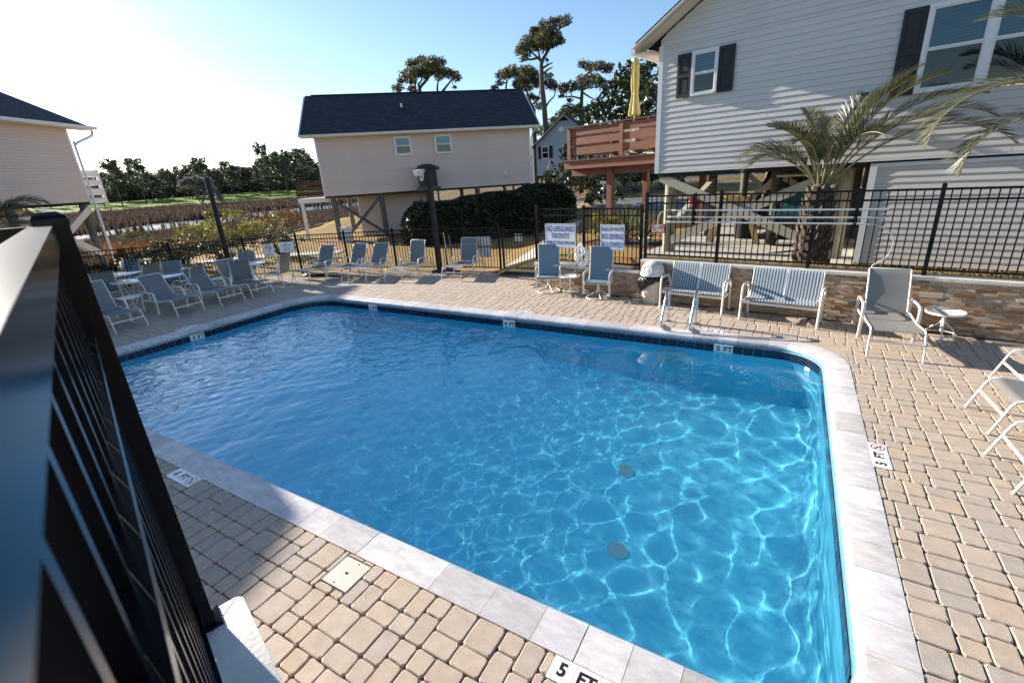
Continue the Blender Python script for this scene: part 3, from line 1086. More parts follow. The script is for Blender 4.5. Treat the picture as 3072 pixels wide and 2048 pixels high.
# ladder grab rails
M_steel = mat('polished_steel', (.62, .63, .64), .12, 1.)
lad = thing('pool_ladder', 'polished steel pool ladder with two curved grab rails at the far coping', 'pool ladder', (-1.6, 8.6, 0))
for x in (-1.86, -1.35):
    P = smooth_path([(8.98, 0), (8.975, .3), (8.96, .56), (8.90, .655), (8.80, .66), (8.70, .58), (8.50, .30), (8.40, .15), (8.39, .07), (8.45, .035), (8.58, .03), (8.62, .0)], 5)
    MB().tube([(x, p[0], p[1]) for p in P], .0235, 12).ob('grab_rail', M_steel, lad, 60, True)
    MB().lathe([(.055, .004), (.055, .012), (.03, .03)], (x, 8.98, 0), 16).ob('escutcheon', M_steel, lad, 40, True)
    m = MB().lathe([(.05, .004), (.05, .012), (.03, .035)], (x, 8.62, 0), 16)
    m.ob('escutcheon', M_steel, lad, 40, True)
for z in (-.42, -.68, -.94):
    MB().box((-1.605, 8.13, z), (.5, .09, .035)).ob('tread', mat('ladder_tread', (.7, .72, .7), .5) if z == -.42 else bpy.data.materials['ladder_tread'], lad, None, True)

# black equipment covers lying under the loungers
M_cover = mat('black_vinyl', (.01, .01, .012), .35, bump=.8, bscale=9, bdist=.04)
def bundle(label, x, y, L, rz):
    t = thing('folded_cover', label, 'folded cover', (x, y, 0), rz, 'black covers on the paving')
    m = MB()
    rg = random.Random(int(x*100) % 97)
    P = smooth_path([(-L/2, 0, .04), (-L/4, rg.uniform(-.05, .05), .06), (0, 0, .05), (L/4, rg.uniform(-.05, .05), .065), (L/2, 0, .045)], 4)
    m.tube(P, [.035 + .03*math.sin(math.pi*i/(len(P)-1))**.5 + rg.uniform(0, .012) for i in range(len(P))], 9)
    m.ob('roll', M_cover, t, 60)
bundle('long black rolled cover on the pavers under the leftmost fence loungers', -13.75, 10.35, 1.5, .3)
bundle('black rolled cover on the pavers at the foot of the lamp post', -9.6, 11.9, 1.1, .1)
# ------------------------------------------------------------------ stone walls and fences
UW = az(98.8)
NW = np.array((-UW[1]*-1, -UW[0], 0)) if False else np.array((UW[1], -UW[0], 0))      # towards the pool
def wpt(u, out_=0., z=0.): return np.array((-5.85, 11.05, 0)) + UW*u + NW*out_ + np.array((0, 0, z))
U_STEP, U_END = 3.02, 13.5
M_wallcap = mat('wall_cap', (.60, .56, .50), .65, var=.12, vscale=6, bump=.3, bscale=40)
M_core = mat('wall_core', (.14, .12, .1), .9)
unit = MB().box((0, 0, 0), (1, 1, 1)).data('ledge_stone')
unit.materials.append(M_ledge)
Rw = np.stack([UW, -NW, (0, 0, 1)], 1)
Rw_e = Matrix(Rw.tolist()).to_euler()
def stone_wall(label, u0, u1, top, n_obj, left_face):
    w = thing('stone_wall', label, 'stone wall', tuple(wpt((u0 + u1)/2, -.15)), 0, None)
    c = wpt((u0 + u1)/2, -.16, (top - .05)/2 - .03)
    MB().box(c, (u1 - u0, .27, top - .05 + .04), Rw).ob('wall_core', M_core, w, None, True)
    rg = random.Random(int(u0*10) + 3)
    items = []
    rows = int((top - .05)/.047)
    hrow = (top - .05)/rows
    for r in range(rows):
        u = u0 + rg.uniform(-.1, 0)
        while u < u1:
            L = rg.choice((.09, .13, .16, .2, .24, .3))
            a, b = max(u, u0), min(u + L, u1)
            if b - a > .02:
                pr = rg.uniform(.004, .022)
                p = wpt((a + b)/2, -.025 + pr/2, hrow*(r + .5))
                px_, py_, d = pix(p)
                vis = -30 < px_ < 3110 and d > 0
                items.append((vis, (b - a)/max(d, .1)**2, p, (b - a - .003, .05 + pr, hrow - .003)))
            u += L
    items.sort(key=lambda q: (q[0], q[1]), reverse=True)
    rest = MB()
    tn = []
    for i, (v, s_, p, d) in enumerate(items):
        if i < n_obj:
            o = bpy.data.objects.new('ledge_stone', unit)
            C.objects.link(o)
            o.parent = w
            o.location = Vector(p) - w.location
            o.rotation_euler = Rw_e
            o.scale = d
        else:
            rest.box(p, d, Rw)
            tn += [rg.random()]*8
    if tn:
        M_l2 = bpy.data.materials.get('ledge_stone_small')
        if not M_l2:
            M_l2 = mat('ledge_stone_small', (.40, .33, .26), .8, var=.35, vscale=9, bump=.4, bscale=60)
            ramp_by(M_l2, [(0, (.62, .55, .5)), (.25, (1.1, 1.05, 1.0)), (.45, (.95, .78, .6)), (.62, (1.25, 1.2, 1.12)), (.8, (.85, .5, .3)), (1, (1.25, 1.0, .66))], 'attr', 'tone')
        o = rest.ob('small_ledge_stones', M_l2, w, None, True)
        a_ = o.data.attributes.new('tone', 'FLOAT', 'POINT')
        a_.data.foreach_set('value', tn)
        tag(o, kind='stuff')
    if left_face:
        for r in range(rows):
            p = wpt(u0 - .008, -.15, hrow*(r + .5))
            MB().box(p, (.03, .25, hrow - .003), Rw).ob('ledge_stone', M_ledge, w, None, True)
    u = u0
    while u < u1 - .05:
        L = min(rg.choice((.6, .6, .61)), u1 - u)
        m = MB().box(wpt(u + L/2, -.135, top - .025), (L - .003, .35, .05), Rw)
        m.ob('cap_stone', M_wallcap, w, None, True)
        u += L
    return w
stone_wall('low ledgestone wall behind the blue swivel chairs', 0, U_STEP, .63, 190, True)
stone_wall('taller ledgestone wall behind the striped loveseats and lone lounger', U_STEP + .002, U_END, .90, 290, True)

pk_cache = {}
def fence(label, pts, h, name='metal_fence', zs=None, lift=.08, top_gap=.155, spacing=.108, posts=None, cat='fence', group='black metal fence sections', caps=True, endpost=True):
    """black picket fence along a polyline; two top rails, one bottom rail"""
    zs = zs or [0]*len(pts)
    f = thing(name, label, cat, (pts[0][0], pts[0][1], zs[0]), 0, group)
    base = np.array(f.location)
    def link(nm, me, loc, a=0):
        o = put(nm, me, M_alum, f, Vector(np.array(loc) - base), a)
        return o
    for i, (p, z) in enumerate(zip(pts, zs)):
        if not endpost and i == len(pts) - 1:
            continue
        key = ('post', round(h, 3))
        if key not in pk_cache:
            pk_cache[key] = MB().box((0, 0, h/2 + .02), (.058, .058, h + .04)).data('post')
            pk_cache['cap'] = MB().lathe([(.045, 0), (.045, .012), (.02, .03), (.002, .034)], n=4, R=R3('Z', math.pi/4)).data('post_cap')
        q = pts[min(i + 1, len(pts) - 1)]
        o_ = pts[i - 1] if i == len(pts) - 1 else p
        a = math.atan2(q[1] - o_[1], q[0] - o_[0])
        link('post', pk_cache[key], (p[0], p[1], z), a)
        link('post_cap', pk_cache['cap'], (p[0], p[1], z + h + .04), a)
    for (p, z), (q, y) in zip(zip(pts[:-1], zs[:-1]), zip(pts[1:], zs[1:])):
        p3, q3 = np.array((*p, z)), np.array((*q, y))
        L = np.linalg.norm(q3 - p3)
        d = (q3 - p3)/L
        a = math.atan2(d[1], d[0])
        for nm, zz_ in (('top_rail', h - .02), ('second_rail', h - .02 - top_gap), ('bottom_rail', lift + .02)):
            m = MB().bar(p3 + d*.03 + (0, 0, zz_), q3 - d*.03 + (0, 0, zz_), .03, .032)
            m.ob(nm, M_alum, f, None, True)
        n = int(round(L/spacing))
        key = ('picket', round(h - lift, 3))
        if key not in pk_cache:
            pk_cache[key] = MB().box((0, 0, (h - .03 + lift)/2), (.017, .017, h - .03 - lift)).data('picket')
        for k in range(1, n):
            c = p3 + (q3 - p3)*k/n
            link('picket', pk_cache[key], c, a)
    return f
fence('black picket fence curving behind the left loungers and tables', FENCE[:5], 1.37)
fence('black picket fence behind the lamp post and the reclined loungers', FENCE[4:], 1.37, endpost=True)
fence('black picket fence return at the far left behind the fence post', [(-23.3, 2.6), (-20.26, 6.0)], 1.37, endpost=False)
gate = fence('black picket gate over the concrete walk', [(-7.84, 12.70), (-6.68, 12.76)], 1.30, 'metal_gate', cat='gate', group=None)
fence('taller black fence panel beside the gate with a post at each end', [(-6.56, 12.66), (-5.78, 11.06)], 1.78, endpost=False)
FW = [tuple(wpt(u, -.13)[:2]) for u in (.03, 1.45, 2.95)]
fence('black picket fence on the low stone wall carrying the two pool rule signs', FW, 1.40, zs=[.63]*3)
FW2 = [tuple(wpt(u, -.13)[:2]) for u in (3.06, 4.62, 6.26, 7.92, 9.6, 11.3, 13.2)]
fence('black picket fence on the taller stone wall carrying the long poles', FW2, 1.385, zs=[.90]*7)

# ---- signs
M_sign = mat('sign_white', (.78, .79, .80), .35)
M_sblue = mat('sign_blue', (.03, .10, .36), .4)
M_sred = mat('sign_red', (.36, .025, .035), .4)
def sign(name, label, c, w, h, rows, border=M_sblue, face=M_sign, right=UW, out_=NW, holes=True):
    t = thing(name, label, 'sign', tuple(c), 0, None)
    R = np.stack([right, (0, 0, 1), out_], 1)
    MB().box((0, 0, 0), (w, h, .006), R).ob('panel', face, t)
    if border is not None:
        m = MB()
        for a, b_ in (((-1, -1), (1, -1)), ((1, -1), (1, 1)), ((1, 1), (-1, 1)), ((-1, 1), (-1, -1))):
            k = (w/2 - .022, h/2 - .022)
            m.bar(R @ (a[0]*k[0], a[1]*k[1], .0045), R @ (b_[0]*k[0], b_[1]*k[1], .0045), .005, .002, out_)
        m.ob('border', border, t)
    for s_, size, yo, mt, sx in rows:
        text('lettering', s_, size, mt, t, Vector(R @ (0, yo, .0048)), R, .0008, sx=sx, bold=size*.012)
    if holes:
        m = MB()
        for sx in (-.3, .3):
            for sy in (-1, 1):
                m.lathe([(.007, 0), (.007, .004)], R @ (sx*w, sy*(h/2 - .011), .003), 8, R)
        m.ob('bolt', M_steel, t)
    return t
ps = wpt(.79, -.075, 1.36)
sign('pool_sign', 'white sign with blue words NO LIFEGUARD ON DUTY on the fence', ps, .93, .60,
     [('NO LIFEGUARD', .19, .165, M_sblue, .62), ('ON DUTY', .19, -.005, M_sblue, .62), ('SWIM AT YOUR OWN RISK', .125, -.18, M_sblue, .56)])
ps = wpt(2.25, -.075, 1.355)
sign('pool_sign', 'white sign with blue words SHALLOW WATER NO DIVING ALLOWED on the fence', ps, .63, .60,
     [('SHALLOW WATER', .125, .19, M_sblue, .56), ('NO DIVING', .185, .02, M_sblue, .58), ('ALLOWED', .185, -.17, M_sblue, .64)])
ps = wpt(3.36, -.075, 1.585)
sign('safety_sign', 'small red sign with white words SAFETY EQUIPMENT at the end of the poles', ps, .31, .19,
     [('SAFETY', .105, .04, M_sign, .62), ('EQUIPMENT', .105, -.044, M_sign, .48)], M_sign, M_sred)
fd = np.array((FENCE[3][0] - FENCE[2][0], FENCE[3][1] - FENCE[2][1], 0))
fd /= np.linalg.norm(fd)
fo = np.array((fd[1], -fd[0], 0))
fb = np.array((*FENCE[2], 0.))
ns = sign('no_smoking_sign', 'white no smoking sign with a red ban circle on the left fence', fb + fd*.85 + fo*.05 + (0, 0, .90), .36, .46, [('NO', .06, -.06, M_black, .8), ('SMOKING', .075, -.15, M_sred, .8)], None, M_sign, fd, fo)
Rn = np.stack([fd, (0, 0, 1), fo], 1)
m = MB().tube([Rn @ (.095*math.cos(a), .1 + .095*math.sin(a), .005) for a in np.linspace(0, 2*math.pi, 25)[:-1]], .011, 4, True)
m.bar(Rn @ (-.065, .165, .006), Rn @ (.065, .035, .006), .016, .003, fo)
m.ob('ban_circle', M_sred, ns)
m = MB().bar(Rn @ (-.06, .095, .004), Rn @ (.06, .105, .004), .018, .002, fo)
m.ob('cigarette', M_black, ns)
rng_print = random.Random(3)
nt = sign('notice_sign', 'white notice headed NO RESERVING with small lines of text on the left fence', fb + fd*1.48 + fo*.05 + (0, 0, .98), .50, .36,
          [('NO', .055, .12, M_sblue, .9), ('RESERVING', .075, .055, M_sblue, .85)], None, M_sign, fd, fo)
m = MB()
for yo, w_ in ((-.01, .26), (-.05, .22), (-.09, .18), (-.13, .36)):
    x_ = -w_/2
    while x_ < w_/2:
        L_ = rng_print.uniform(.018, .05)
        m.box(Rn @ (x_ + L_/2, yo, .0042), (L_, .001, .018), Rn @ np.array([[1, 0, 0], [0, 0, -1], [0, 1, 0]], float))
        x_ += L_ + .012
m.ob('small_print', M_sblue, nt)
gd = np.array((FENCE[7][0] - FENCE[6][0], FENCE[7][1] - FENCE[6][1], 0))
gd /= np.linalg.norm(gd)
go = np.array((gd[1], -gd[0], 0))
gb = np.array((*FENCE[6], 0.))
for lb, u, z, w, h in (('upper of two blank white sign backs outside the fence by the gate', 1.44, .94, .44, .29), ('lower of two blank white sign backs outside the fence by the gate', 1.43, .575, .44, .30),
                       ('narrow blank white sign back behind the upright lounger by the gate', 1.0, .75, .26, .46)):
    sign('sign_back', lb, gb + gd*u - go*.06 + (0, 0, z), w, h, [], None, M_sign, gd, go, False)
sign('sign_back', 'small blank white sign back hanging on the gate', np.array((-7.32, 12.79, 1.05)), .27, .23, [], None, M_sign, np.array((1, .05, 0)), np.array((.05, -1, 0)), False)

# ---- long poles held on the fence, with shepherd's hooks
M_pole = mat('anodised_pole', (.58, .61, .64), .3, .6)
def pole(label, u0, u1, z, hook=None):
    t = thing('rescue_pole', label, 'pole', tuple(wpt(u0, -.02, z)), 0, 'long poles on the fence')
    MB().tube([wpt(u0, -.02, z), wpt((u0 + u1)/2, -.02, z - .004), wpt(u1, -.02, z)], .0165, 8).ob('tube', M_pole, t, 50, True)
    MB().tube([wpt(u0 - .03, -.02, z), wpt(u0 + .06, -.02, z)], .02, 8).ob('grip', M_frame, t, 50, True)
    if hook:
        MB().tube(smooth_path([wpt(a, -.02 + .01*(i % 2), b) for i, (a, b) in enumerate(hook)], 5), .008, 6).ob('hook', M_pole, t, 50, True)
pole('uppermost long aluminium pole held on the fence', 3.69, 7.30, 1.972)
pole('middle long aluminium pole held on the fence', 3.60, 7.30, 1.838)
pole('lowest long aluminium pole with a curved hook at its right end', 3.58, 7.1, 1.735, [(7.08, 1.735), (7.25, 1.69), (7.40, 1.55), (7.44, 1.4), (7.40, 1.22), (7.3, 1.1), (7.22, 1.03), (7.24, .97)])
hk = thing('shepherd_hook', 'thin curved metal hook above the red safety sign', 'hook', tuple(wpt(3.5, -.04, 1.7)))
MB().tube(smooth_path([wpt(3.37, -.04, 1.62), wpt(3.36, -.04, 1.78), wpt(3.42, -.04, 1.92), wpt(3.52, -.04, 1.97), wpt(3.62, -.04, 1.975)], 5), .007, 6).ob('bent_rod', M_pole, hk, 50, True)
for lb, u in (('left black bracket holding the three poles', 4.13), ('right black bracket holding the three poles', 6.87)):
    t = thing('pole_bracket', lb, 'bracket', tuple(wpt(u, -.05, 2.0)), 0, 'pole brackets')
    MB().box(wpt(u, -.055, 2.0), (.07, .025, .62), Rw).ob('back_plate', M_alum, t, None, True)
    for z in (1.95, 1.82, 1.70):
        m = MB().box(wpt(u, -.02, z - .005), (.05, .07, .02), Rw)
        m.box(wpt(u, .012, z + .02), (.05, .012, .06), Rw)
        m.ob('hook', M_alum, t, None, True)

# ---- life ring with its rope on a hook
M_ring = mat('life_ring_white', (.78, .77, .74), .45)
M_rope = mat('white_rope', (.76, .75, .72), .8)
lr = thing('life_ring', 'white life ring with white throw rope hanging on the fence', 'life ring', tuple(wpt(1.45, -.02, 1.0)))
Rl = np.stack([UW, (0, 0, 1), NW], 1)
cen = wpt(1.47, .0, .87)
m = MB().tube([cen + Rl @ (.17*math.cos(a)*.9, .2*math.sin(a), .0) for a in np.linspace(0, 2*math.pi, 37)[:-1]], .062, 12, True)
m.ob('ring', M_ring, lr, 60, True)
for k in range(4):
    a = k*math.pi/2 + .6
    q = cen + Rl @ (.17*math.cos(a)*.9, .2*math.sin(a), 0)
    tng = Rl @ (-math.sin(a), math.cos(a), 0)
    MB().tube([q - tng*.02, q + tng*.02], .066, 12).ob('band', M_rope, lr, 60, True)
rg = random.Random(4)
m = MB()
hk_ = wpt(1.45, .0, 1.24)
for k in range(7):
    w_, d_ = rg.uniform(.05, .16), rg.uniform(.3, .62)
    P = [hk_, hk_ + Rl @ (-w_*.7, -d_*.4, .05), hk_ + Rl @ (-w_*rg.uniform(.3, 1.2), -d_*.8, .075), hk_ + Rl @ (rg.uniform(-.05, .05), -d_, .08), hk_ + Rl @ (w_, -d_*.7, .075), hk_ + Rl @ (w_*.5, -d_*.35, .05), hk_]
    m.tube(smooth_path(P, 5), .008, 5)
P = [hk_ + Rl @ (0, -.1, .05), hk_ + Rl @ (-.3, -.3, .05), hk_ + Rl @ (-.36, -.42, .05), hk_ + Rl @ (-.2, -.55, .08), hk_ + Rl @ (-.12, -.72, .1), hk_ + Rl @ (-.2, -.8, .1), hk_ + Rl @ (0.1, -.78, .1), hk_ + Rl @ (.28, -.55, .08)]
m.tube(smooth_path(P, 6), .008, 5)
m.ob('rope', M_rope, lr, 60, True)
m = MB().tube(smooth_path([wpt(1.45, -.09, 1.44), wpt(1.45, .0, 1.42), wpt(1.45, .035, 1.34), wpt(1.45, .0, 1.27), wpt(1.45, -.03, 1.31)], 4), .009, 6)
m.ob('hanging_hook', M_pole, lr, 50, True)

# ---- dark pole with floodlights, and the bare pole on the left
M_wood_d = mat('dark_stained_pole', (.018, .015, .018), .7, var=.3, vscale=6, stretch=(8, 8, .6))
lp = thing('lamp_post', 'tall dark lamp post with white floodlights rising between the loungers', 'lamp post', (-10.0, 12.06, 0))
MB().box((0, 0, 1.62), (.125, .125, 3.3)).ob('post', M_wood_d, lp)
MB().box((-.02, 0, 3.30), (.5, .1, .07), R3('Y', .06)).ob('cross_arm', M_wood_d, lp)
for dx, a in ((-.2, .2), (-.36, 1.0)):
    m = MB().lathe([(.03, -.13), (.055, -.08), (.07, 0), (.105, .1), (.108, .115), (.09, .118)], (dx, -.1, 3.16), 14, R3('Z', -a) @ R3('X', 2.0))
    m.ob('floodlight', M_ring, lp, 50)
MB().tube(smooth_path([(-.2, -.1, 3.1), (-.24, -.13, 2.98), (-.2, -.14, 2.9), (-.15, -.12, 2.98), (-.14, -.1, 3.08)], 5), .016, 6).ob('conduit', M_ring, lp, 50)
MB().box((.28, 0, 3.24), (.16, .22, .1)).ob('dark_floodlight', M_wood_d, lp)
lp2 = thing('bare_pole', 'bare dark pole standing beyond the left fence among the shrubs', 'pole', (-21.63, 11.53, -.25))
MB().lathe([(.115, 0), (.10, 3.75), (.095, 3.85)], n=10).ob('shaft', M_wood_d, lp2, 50)
# two thin sticks leaning beside the lamp post
bm_ = thing('long_handled_brush', 'long handled brush leaning on the fence right of the lamp post', 'brush', (-9.75, 12.28, 0))
MB().tube([(0, 0, .02), (-.12, .02, 1.25)], .012, 6).ob('handle', M_frame, bm_)
MB().box((0, 0, .05), (.3, .06, .08)).ob('brush_head', M_wood_d, bm_)
bm2 = thing('wooden_stake', 'thin wooden stake beside the brush at the lamp post', 'stake', (-9.6, 12.3, 0))
MB().bar((0, 0, 0), (-.05, 0, 1.15), .035, .03, (0, 1, 0)).ob('stick', mat('weathered_stick', (.2, .15, .11), .8), bm2)
# ------------------------------------------------------------------ houses
def siding(name, col, var=.04, rough=.45):
    return mat(name, col, rough, var=var, vscale=1.2, obj_var=.02, bump=.06, bscale=80)
M_sid_r = siding('greige_siding', (.60, .575, .55))
M_sid_m = siding('beige_siding', (.66, .535, .46))
M_sid_b = siding('blue_grey_siding', (.34, .38, .42))
M_trimw = mat('white_trim', (.72, .72, .72), .4)
M_trimc = mat('cream_trim', (.66, .60, .52), .4)
M_shut = mat('black_shutter', (.010, .010, .012), .5, bump=.5, bscale=30, stretch=(3, 3, 26), bdist=.004)
M_soffit = mat('soffit', (.66, .60, .50), .6)
M_dark = mat('dark_void', (.02, .018, .016), .9)
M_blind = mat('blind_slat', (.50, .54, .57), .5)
M_screen = mat('insect_screen', (.05, .065, .08), .5)
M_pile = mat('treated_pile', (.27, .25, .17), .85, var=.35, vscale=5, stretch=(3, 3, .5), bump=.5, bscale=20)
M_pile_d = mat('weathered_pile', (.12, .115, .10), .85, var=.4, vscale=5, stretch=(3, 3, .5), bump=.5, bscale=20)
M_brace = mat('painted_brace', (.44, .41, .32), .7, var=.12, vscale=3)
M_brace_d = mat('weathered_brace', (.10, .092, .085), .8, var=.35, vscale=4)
M_conc = mat('concrete', (.42, .39, .35), .85, var=.14, vscale=1.5, bump=.2, bscale=60)
M_redwood = mat('redwood_stain', (.175, .062, .034), .55, var=.25, vscale=4, obj_var=.12, stretch=(.6, 4, 4), bump=.2, bscale=30)
M_brown = mat('brown_stain', (.055, .022, .014), .6, var=.3, vscale=4, obj_var=.15)
def roof_mat():
    m = mat('asphalt_shingle', (.030, .032, .042), .9, var=.25, vscale=14)
    N, L = m.node_tree.nodes, m.node_tree.links
    b = N['Principled BSDF']
    br = N.new('ShaderNodeTexBrick')
    br.inputs['Scale'].default_value = 1
    br.inputs['Mortar Size'].default_value = .012
    br.inputs['Brick Width'].default_value = .28
    br.inputs['Row Height'].default_value = .14
    br.inputs['Color1'].default_value = (.6, .6, .65, 1)
    br.inputs['Color2'].default_value = (1.35, 1.35, 1.4, 1)
    br.inputs['Mortar'].default_value = (.35, .35, .35, 1)
    uv = N.new('ShaderNodeUVMap')
    L.new(uv.outputs[0], br.inputs['Vector'])
    mx = N.new('ShaderNodeMix')
    mx.data_type = 'RGBA'
    mx.blend_type = 'MULTIPLY'
    mx.inputs[0].default_value = 1
    L.new(b.inputs['Base Color'].links[0].from_socket, mx.inputs[6])
    L.new(br.outputs[0], mx.inputs[7])
    L.new(mx.outputs[2], b.inputs['Base Color'])
    bp = N.new('ShaderNodeBump')
    bp.inputs['Strength'].default_value = .8
    bp.inputs['Distance'].default_value = .02
    L.new(br.outputs['Fac'], bp.inputs['Height'])
    bp.invert = True
    L.new(bp.outputs[0], b.inputs['Normal'])
    return m
M_roof = roof_mat()
def glass_mat(name='window_glass', tint=(.75, .85, .9)):
    m = bpy.data.materials.new(name)
    m.use_nodes = True
    N, L = m.node_tree.nodes, m.node_tree.links
    N.remove(N['Principled BSDF'])
    t = N.new('ShaderNodeBsdfTransparent')
    t.inputs[0].default_value = (*tint, 1)
    g = N.new('ShaderNodeBsdfGlossy')
    g.inputs['Roughness'].default_value = .03
    f = N.new('ShaderNodeFresnel')
    f.inputs[0].default_value = 1.8
    tc = N.new('ShaderNodeTexCoord')
    nz = N.new('ShaderNodeTexNoise')
    nz.inputs['Scale'].default_value = 1.6
    L.new(tc.outputs['Object'], nz.inputs['Vector'])
    bp = N.new('ShaderNodeBump')
    bp.inputs['Strength'].default_value = .12
    bp.inputs['Distance'].default_value = .05
    L.new(nz.outputs[0], bp.inputs['Height'])
    L.new(bp.outputs[0], g.inputs['Normal'])
    mx = N.new('ShaderNodeMixShader')
    L.new(f.outputs[0], mx.inputs[0])
    L.new(t.outputs[0], mx.inputs[1])
    L.new(g.outputs[0], mx.inputs[2])
    L.new(mx.outputs[0], N['Material Output'].inputs[0])
    return m
M_glass = glass_mat('window_glass', (.45, .72, .85))
M_glass_d = glass_mat('screened_glass', (.16, .22, .26))

class Frame:
    """house coordinates: u along the wall, v inward, z up"""
    def __init__(s, c, a):
        s.c = np.array((*c, 0.))
        s.u = az(a)
        s.v = np.array((-s.u[1], s.u[0], 0))
        s.R = np.stack([s.u, s.v, (0, 0, 1)], 1)
        s.rz = math.atan2(s.u[1], s.u[0])
    def __call__(s, u, v, z): return s.c + s.u*u + s.v*v + np.array((0, 0, z))
    def new(s, name, label, cat, z=0., group=None):
        """a thing whose local axes are the house axes"""
        return thing(name, label, cat, tuple(s.c + (0, 0, z)), s.rz, group)
COURSE = .1245
def board_mesh(u0, u1, v=0., top=None, h=COURSE, lip=.020):
    """one lap siding board in house coordinates, its foot at z = 0; top=(ua, ub) narrows it under a rake"""
    ua, ub = top or (u0, u1)
    V = []
    for (a, b, z, o) in ((u0, u1, 0, .0), (u0, u1, 0, -lip), (u0, u1, .012, -lip - .001), (ua, ub, h, -.006), (ua, ub, h, 0.)):
        V += [(a, v + o, z), (b, v + o, z)]
    F = [(0, 1, 3, 2), (2, 3, 5, 4), (4, 5, 7, 6), (6, 7, 9, 8), (8, 9, 1, 0), (0, 2, 4, 6, 8), (1, 9, 7, 5, 3)]
    return MB().add(V, F).data('siding_board')
def clad(t, m_, u0, u1, z0, z1, v=0., splits=0, rake=None, zb=0., seed=0, h=COURSE, lip=.020):
    rg = random.Random(seed)
    cache = {}
    z = z0
    while z < z1 - .02:
        hh = min(h, z1 - z)
        a, b, top = u0, u1, None
        if rake:
            a, b = rake(z)
            a2, b2 = rake(z + hh)
            top = (a2, b2)
            if b - a < .05: break
        cuts = [a] + sorted(rg.uniform(a + .8, b - .8) for _ in range(splits) if b - a > 3) + [b]
        for i in range(len(cuts) - 1):
            p, q = cuts[i], cuts[i + 1]
            tp = None
            if top:
                tp = (top[0] if i == 0 else p, top[1] if i == len(cuts) - 2 else q)
            key = (round(p, 3), round(q, 3), round(hh, 3)) if not top else None
            me = cache.get(key) if key else None
            if me is None:
                me = board_mesh(p + (.001 if i else 0), q, v - (.0012 if i % 2 else 0), tp, hh, lip)
                if key: cache[key] = me
            put('siding_board', me, m_, t, (0, 0, z - zb))
        z += hh
def lbox(t, nm, m_, u, v, z, zb=0.):
    """box between pairs of house coordinates"""
    return MB().box(((u[0]+u[1])/2, (v[0]+v[1])/2, (z[0]+z[1])/2 - zb), (u[1]-u[0], v[1]-v[0], z[1]-z[0])).ob(nm, m_, t)
def window(t, u, z, zb, v=0., units=1, gap=.09, shutters=0, blinds=True, trim=.05, rails=True, fm=None):
    fm = fm or M_trimw
    (u0, u1), (z0, z1) = u, z
    w = bpy.data.objects.new('window', None)
    C.objects.link(w)
    w.parent = t
    w.location = ((u0 + u1)/2, v, (z0 + z1)/2 - zb)
    W_, H_ = u1 - u0, z1 - z0
    m = MB()
    m.box((-W_/2 + trim/2, -.045, 0), (trim, .09, H_))
    m.box((W_/2 - trim/2, -.045, 0), (trim, .09, H_))
    m.box((0, -.045, H_/2 - trim/2), (W_ - 2*trim, .09, trim))
    m.box((0, -.05, -H_/2 + trim/2), (W_ - 2*trim, .10, trim))
    uw = (W_ - 2*trim - gap*(units - 1))/units
    for k in range(units - 1):
        m.box((-W_/2 + trim + (k + 1)*uw + (k + .5)*gap, -.05, 0), (gap, .10, H_ - 2*trim))
    m.ob('frame', fm, w)
    for k in range(units):
        cx = -W_/2 + trim + uw/2 + k*(uw + gap)
        hh = H_ - 2*trim
        MB().box((cx, -.022, 0), (uw, .004, hh)).ob('screen_back', M_screen, w)
        if blinds:
            m = MB()
            n = max(6, int(hh/.052))
            for i in range(n):
                m.box((cx, -.03, -hh/2 + (i + .5)*hh/n), (uw - .03, .022, .0035), R3('X', .75))
            tag(m.ob('blind_slats', M_blind, w), kind='stuff')
        for s_, vv in ((1, -.066), (-1, -.052)):
            sash = MB()
            b = .028
            zc, sh = s_*hh/4, hh/2
            sash.box((cx - uw/2 + b/2, vv, zc), (b, .02, sh))
            sash.box((cx + uw/2 - b/2, vv, zc), (b, .02, sh))
            sash.box((cx, vv, zc + sh/2 - b/2), (uw - 2*b, .02, b))
            sash.box((cx, vv, zc - sh/2 + b/2), (uw - 2*b, .02, b))
            sash.ob('sash', fm, w)
            MB().box((cx, vv + .004, zc), (uw - 2*b, .004, sh - 2*b)).ob('pane', M_glass if s_ > 0 else M_glass_d, w)
    if shutters:
        sw = shutters
        for s_ in (-1, 1):
            sh = MB()
            cx = s_*(W_/2 + sw/2 + .012)
            sh.box((cx, -.03, 0), (sw, .022, H_))
            b = .055
            sh.box((cx - sw/2 + b/2, -.047, 0), (b, .018, H_))
            sh.box((cx + sw/2 - b/2, -.047, 0), (b, .018, H_))
            for zz_ in (-H_/2 + b*.7, .0, H_/2 - b*.7):
                sh.box((cx, -.047, zz_), (sw - 2*b, .018, b*1.4))
            for zz_ in (-H_/4, H_/4):
                sh.box((cx, -.044, zz_), (sw - 2*b - .05, .012, H_/2 - 2.4*b - .05))
            sh.ob('shutter', M_shut, w)
    return w
def roof_slab(t, nm, pts, th=.06, m_=None):
    """a roof plane of four corners (eave a, eave b, ridge b, ridge a) in local coordinates"""
    P = np.array(pts, float)
    n = np.cross(P[1] - P[0], P[3] - P[0])
    n /= np.linalg.norm(n)
    if n[2] < 0: n = -n
    V = np.concatenate([P, P - n*th])
    F = [(0, 1, 2, 3), (7, 6, 5, 4), (0, 4, 5, 1), (1, 5, 6, 2), (2, 6, 7, 3), (3, 7, 4, 0)]
    me = MB().add(V, F).data(nm)
    uvl = me.uv_layers.new(name='UVMap')
    e = (P[1] - P[0])/np.linalg.norm(P[1] - P[0])
    s_ = np.cross(n, e)
    for lo in me.loops:
        q = V[lo.vertex_index] - P[0]
        uvl.data[lo.index].uv = (q @ e, q @ s_)
    return put(nm, me, m_ or M_roof, t)
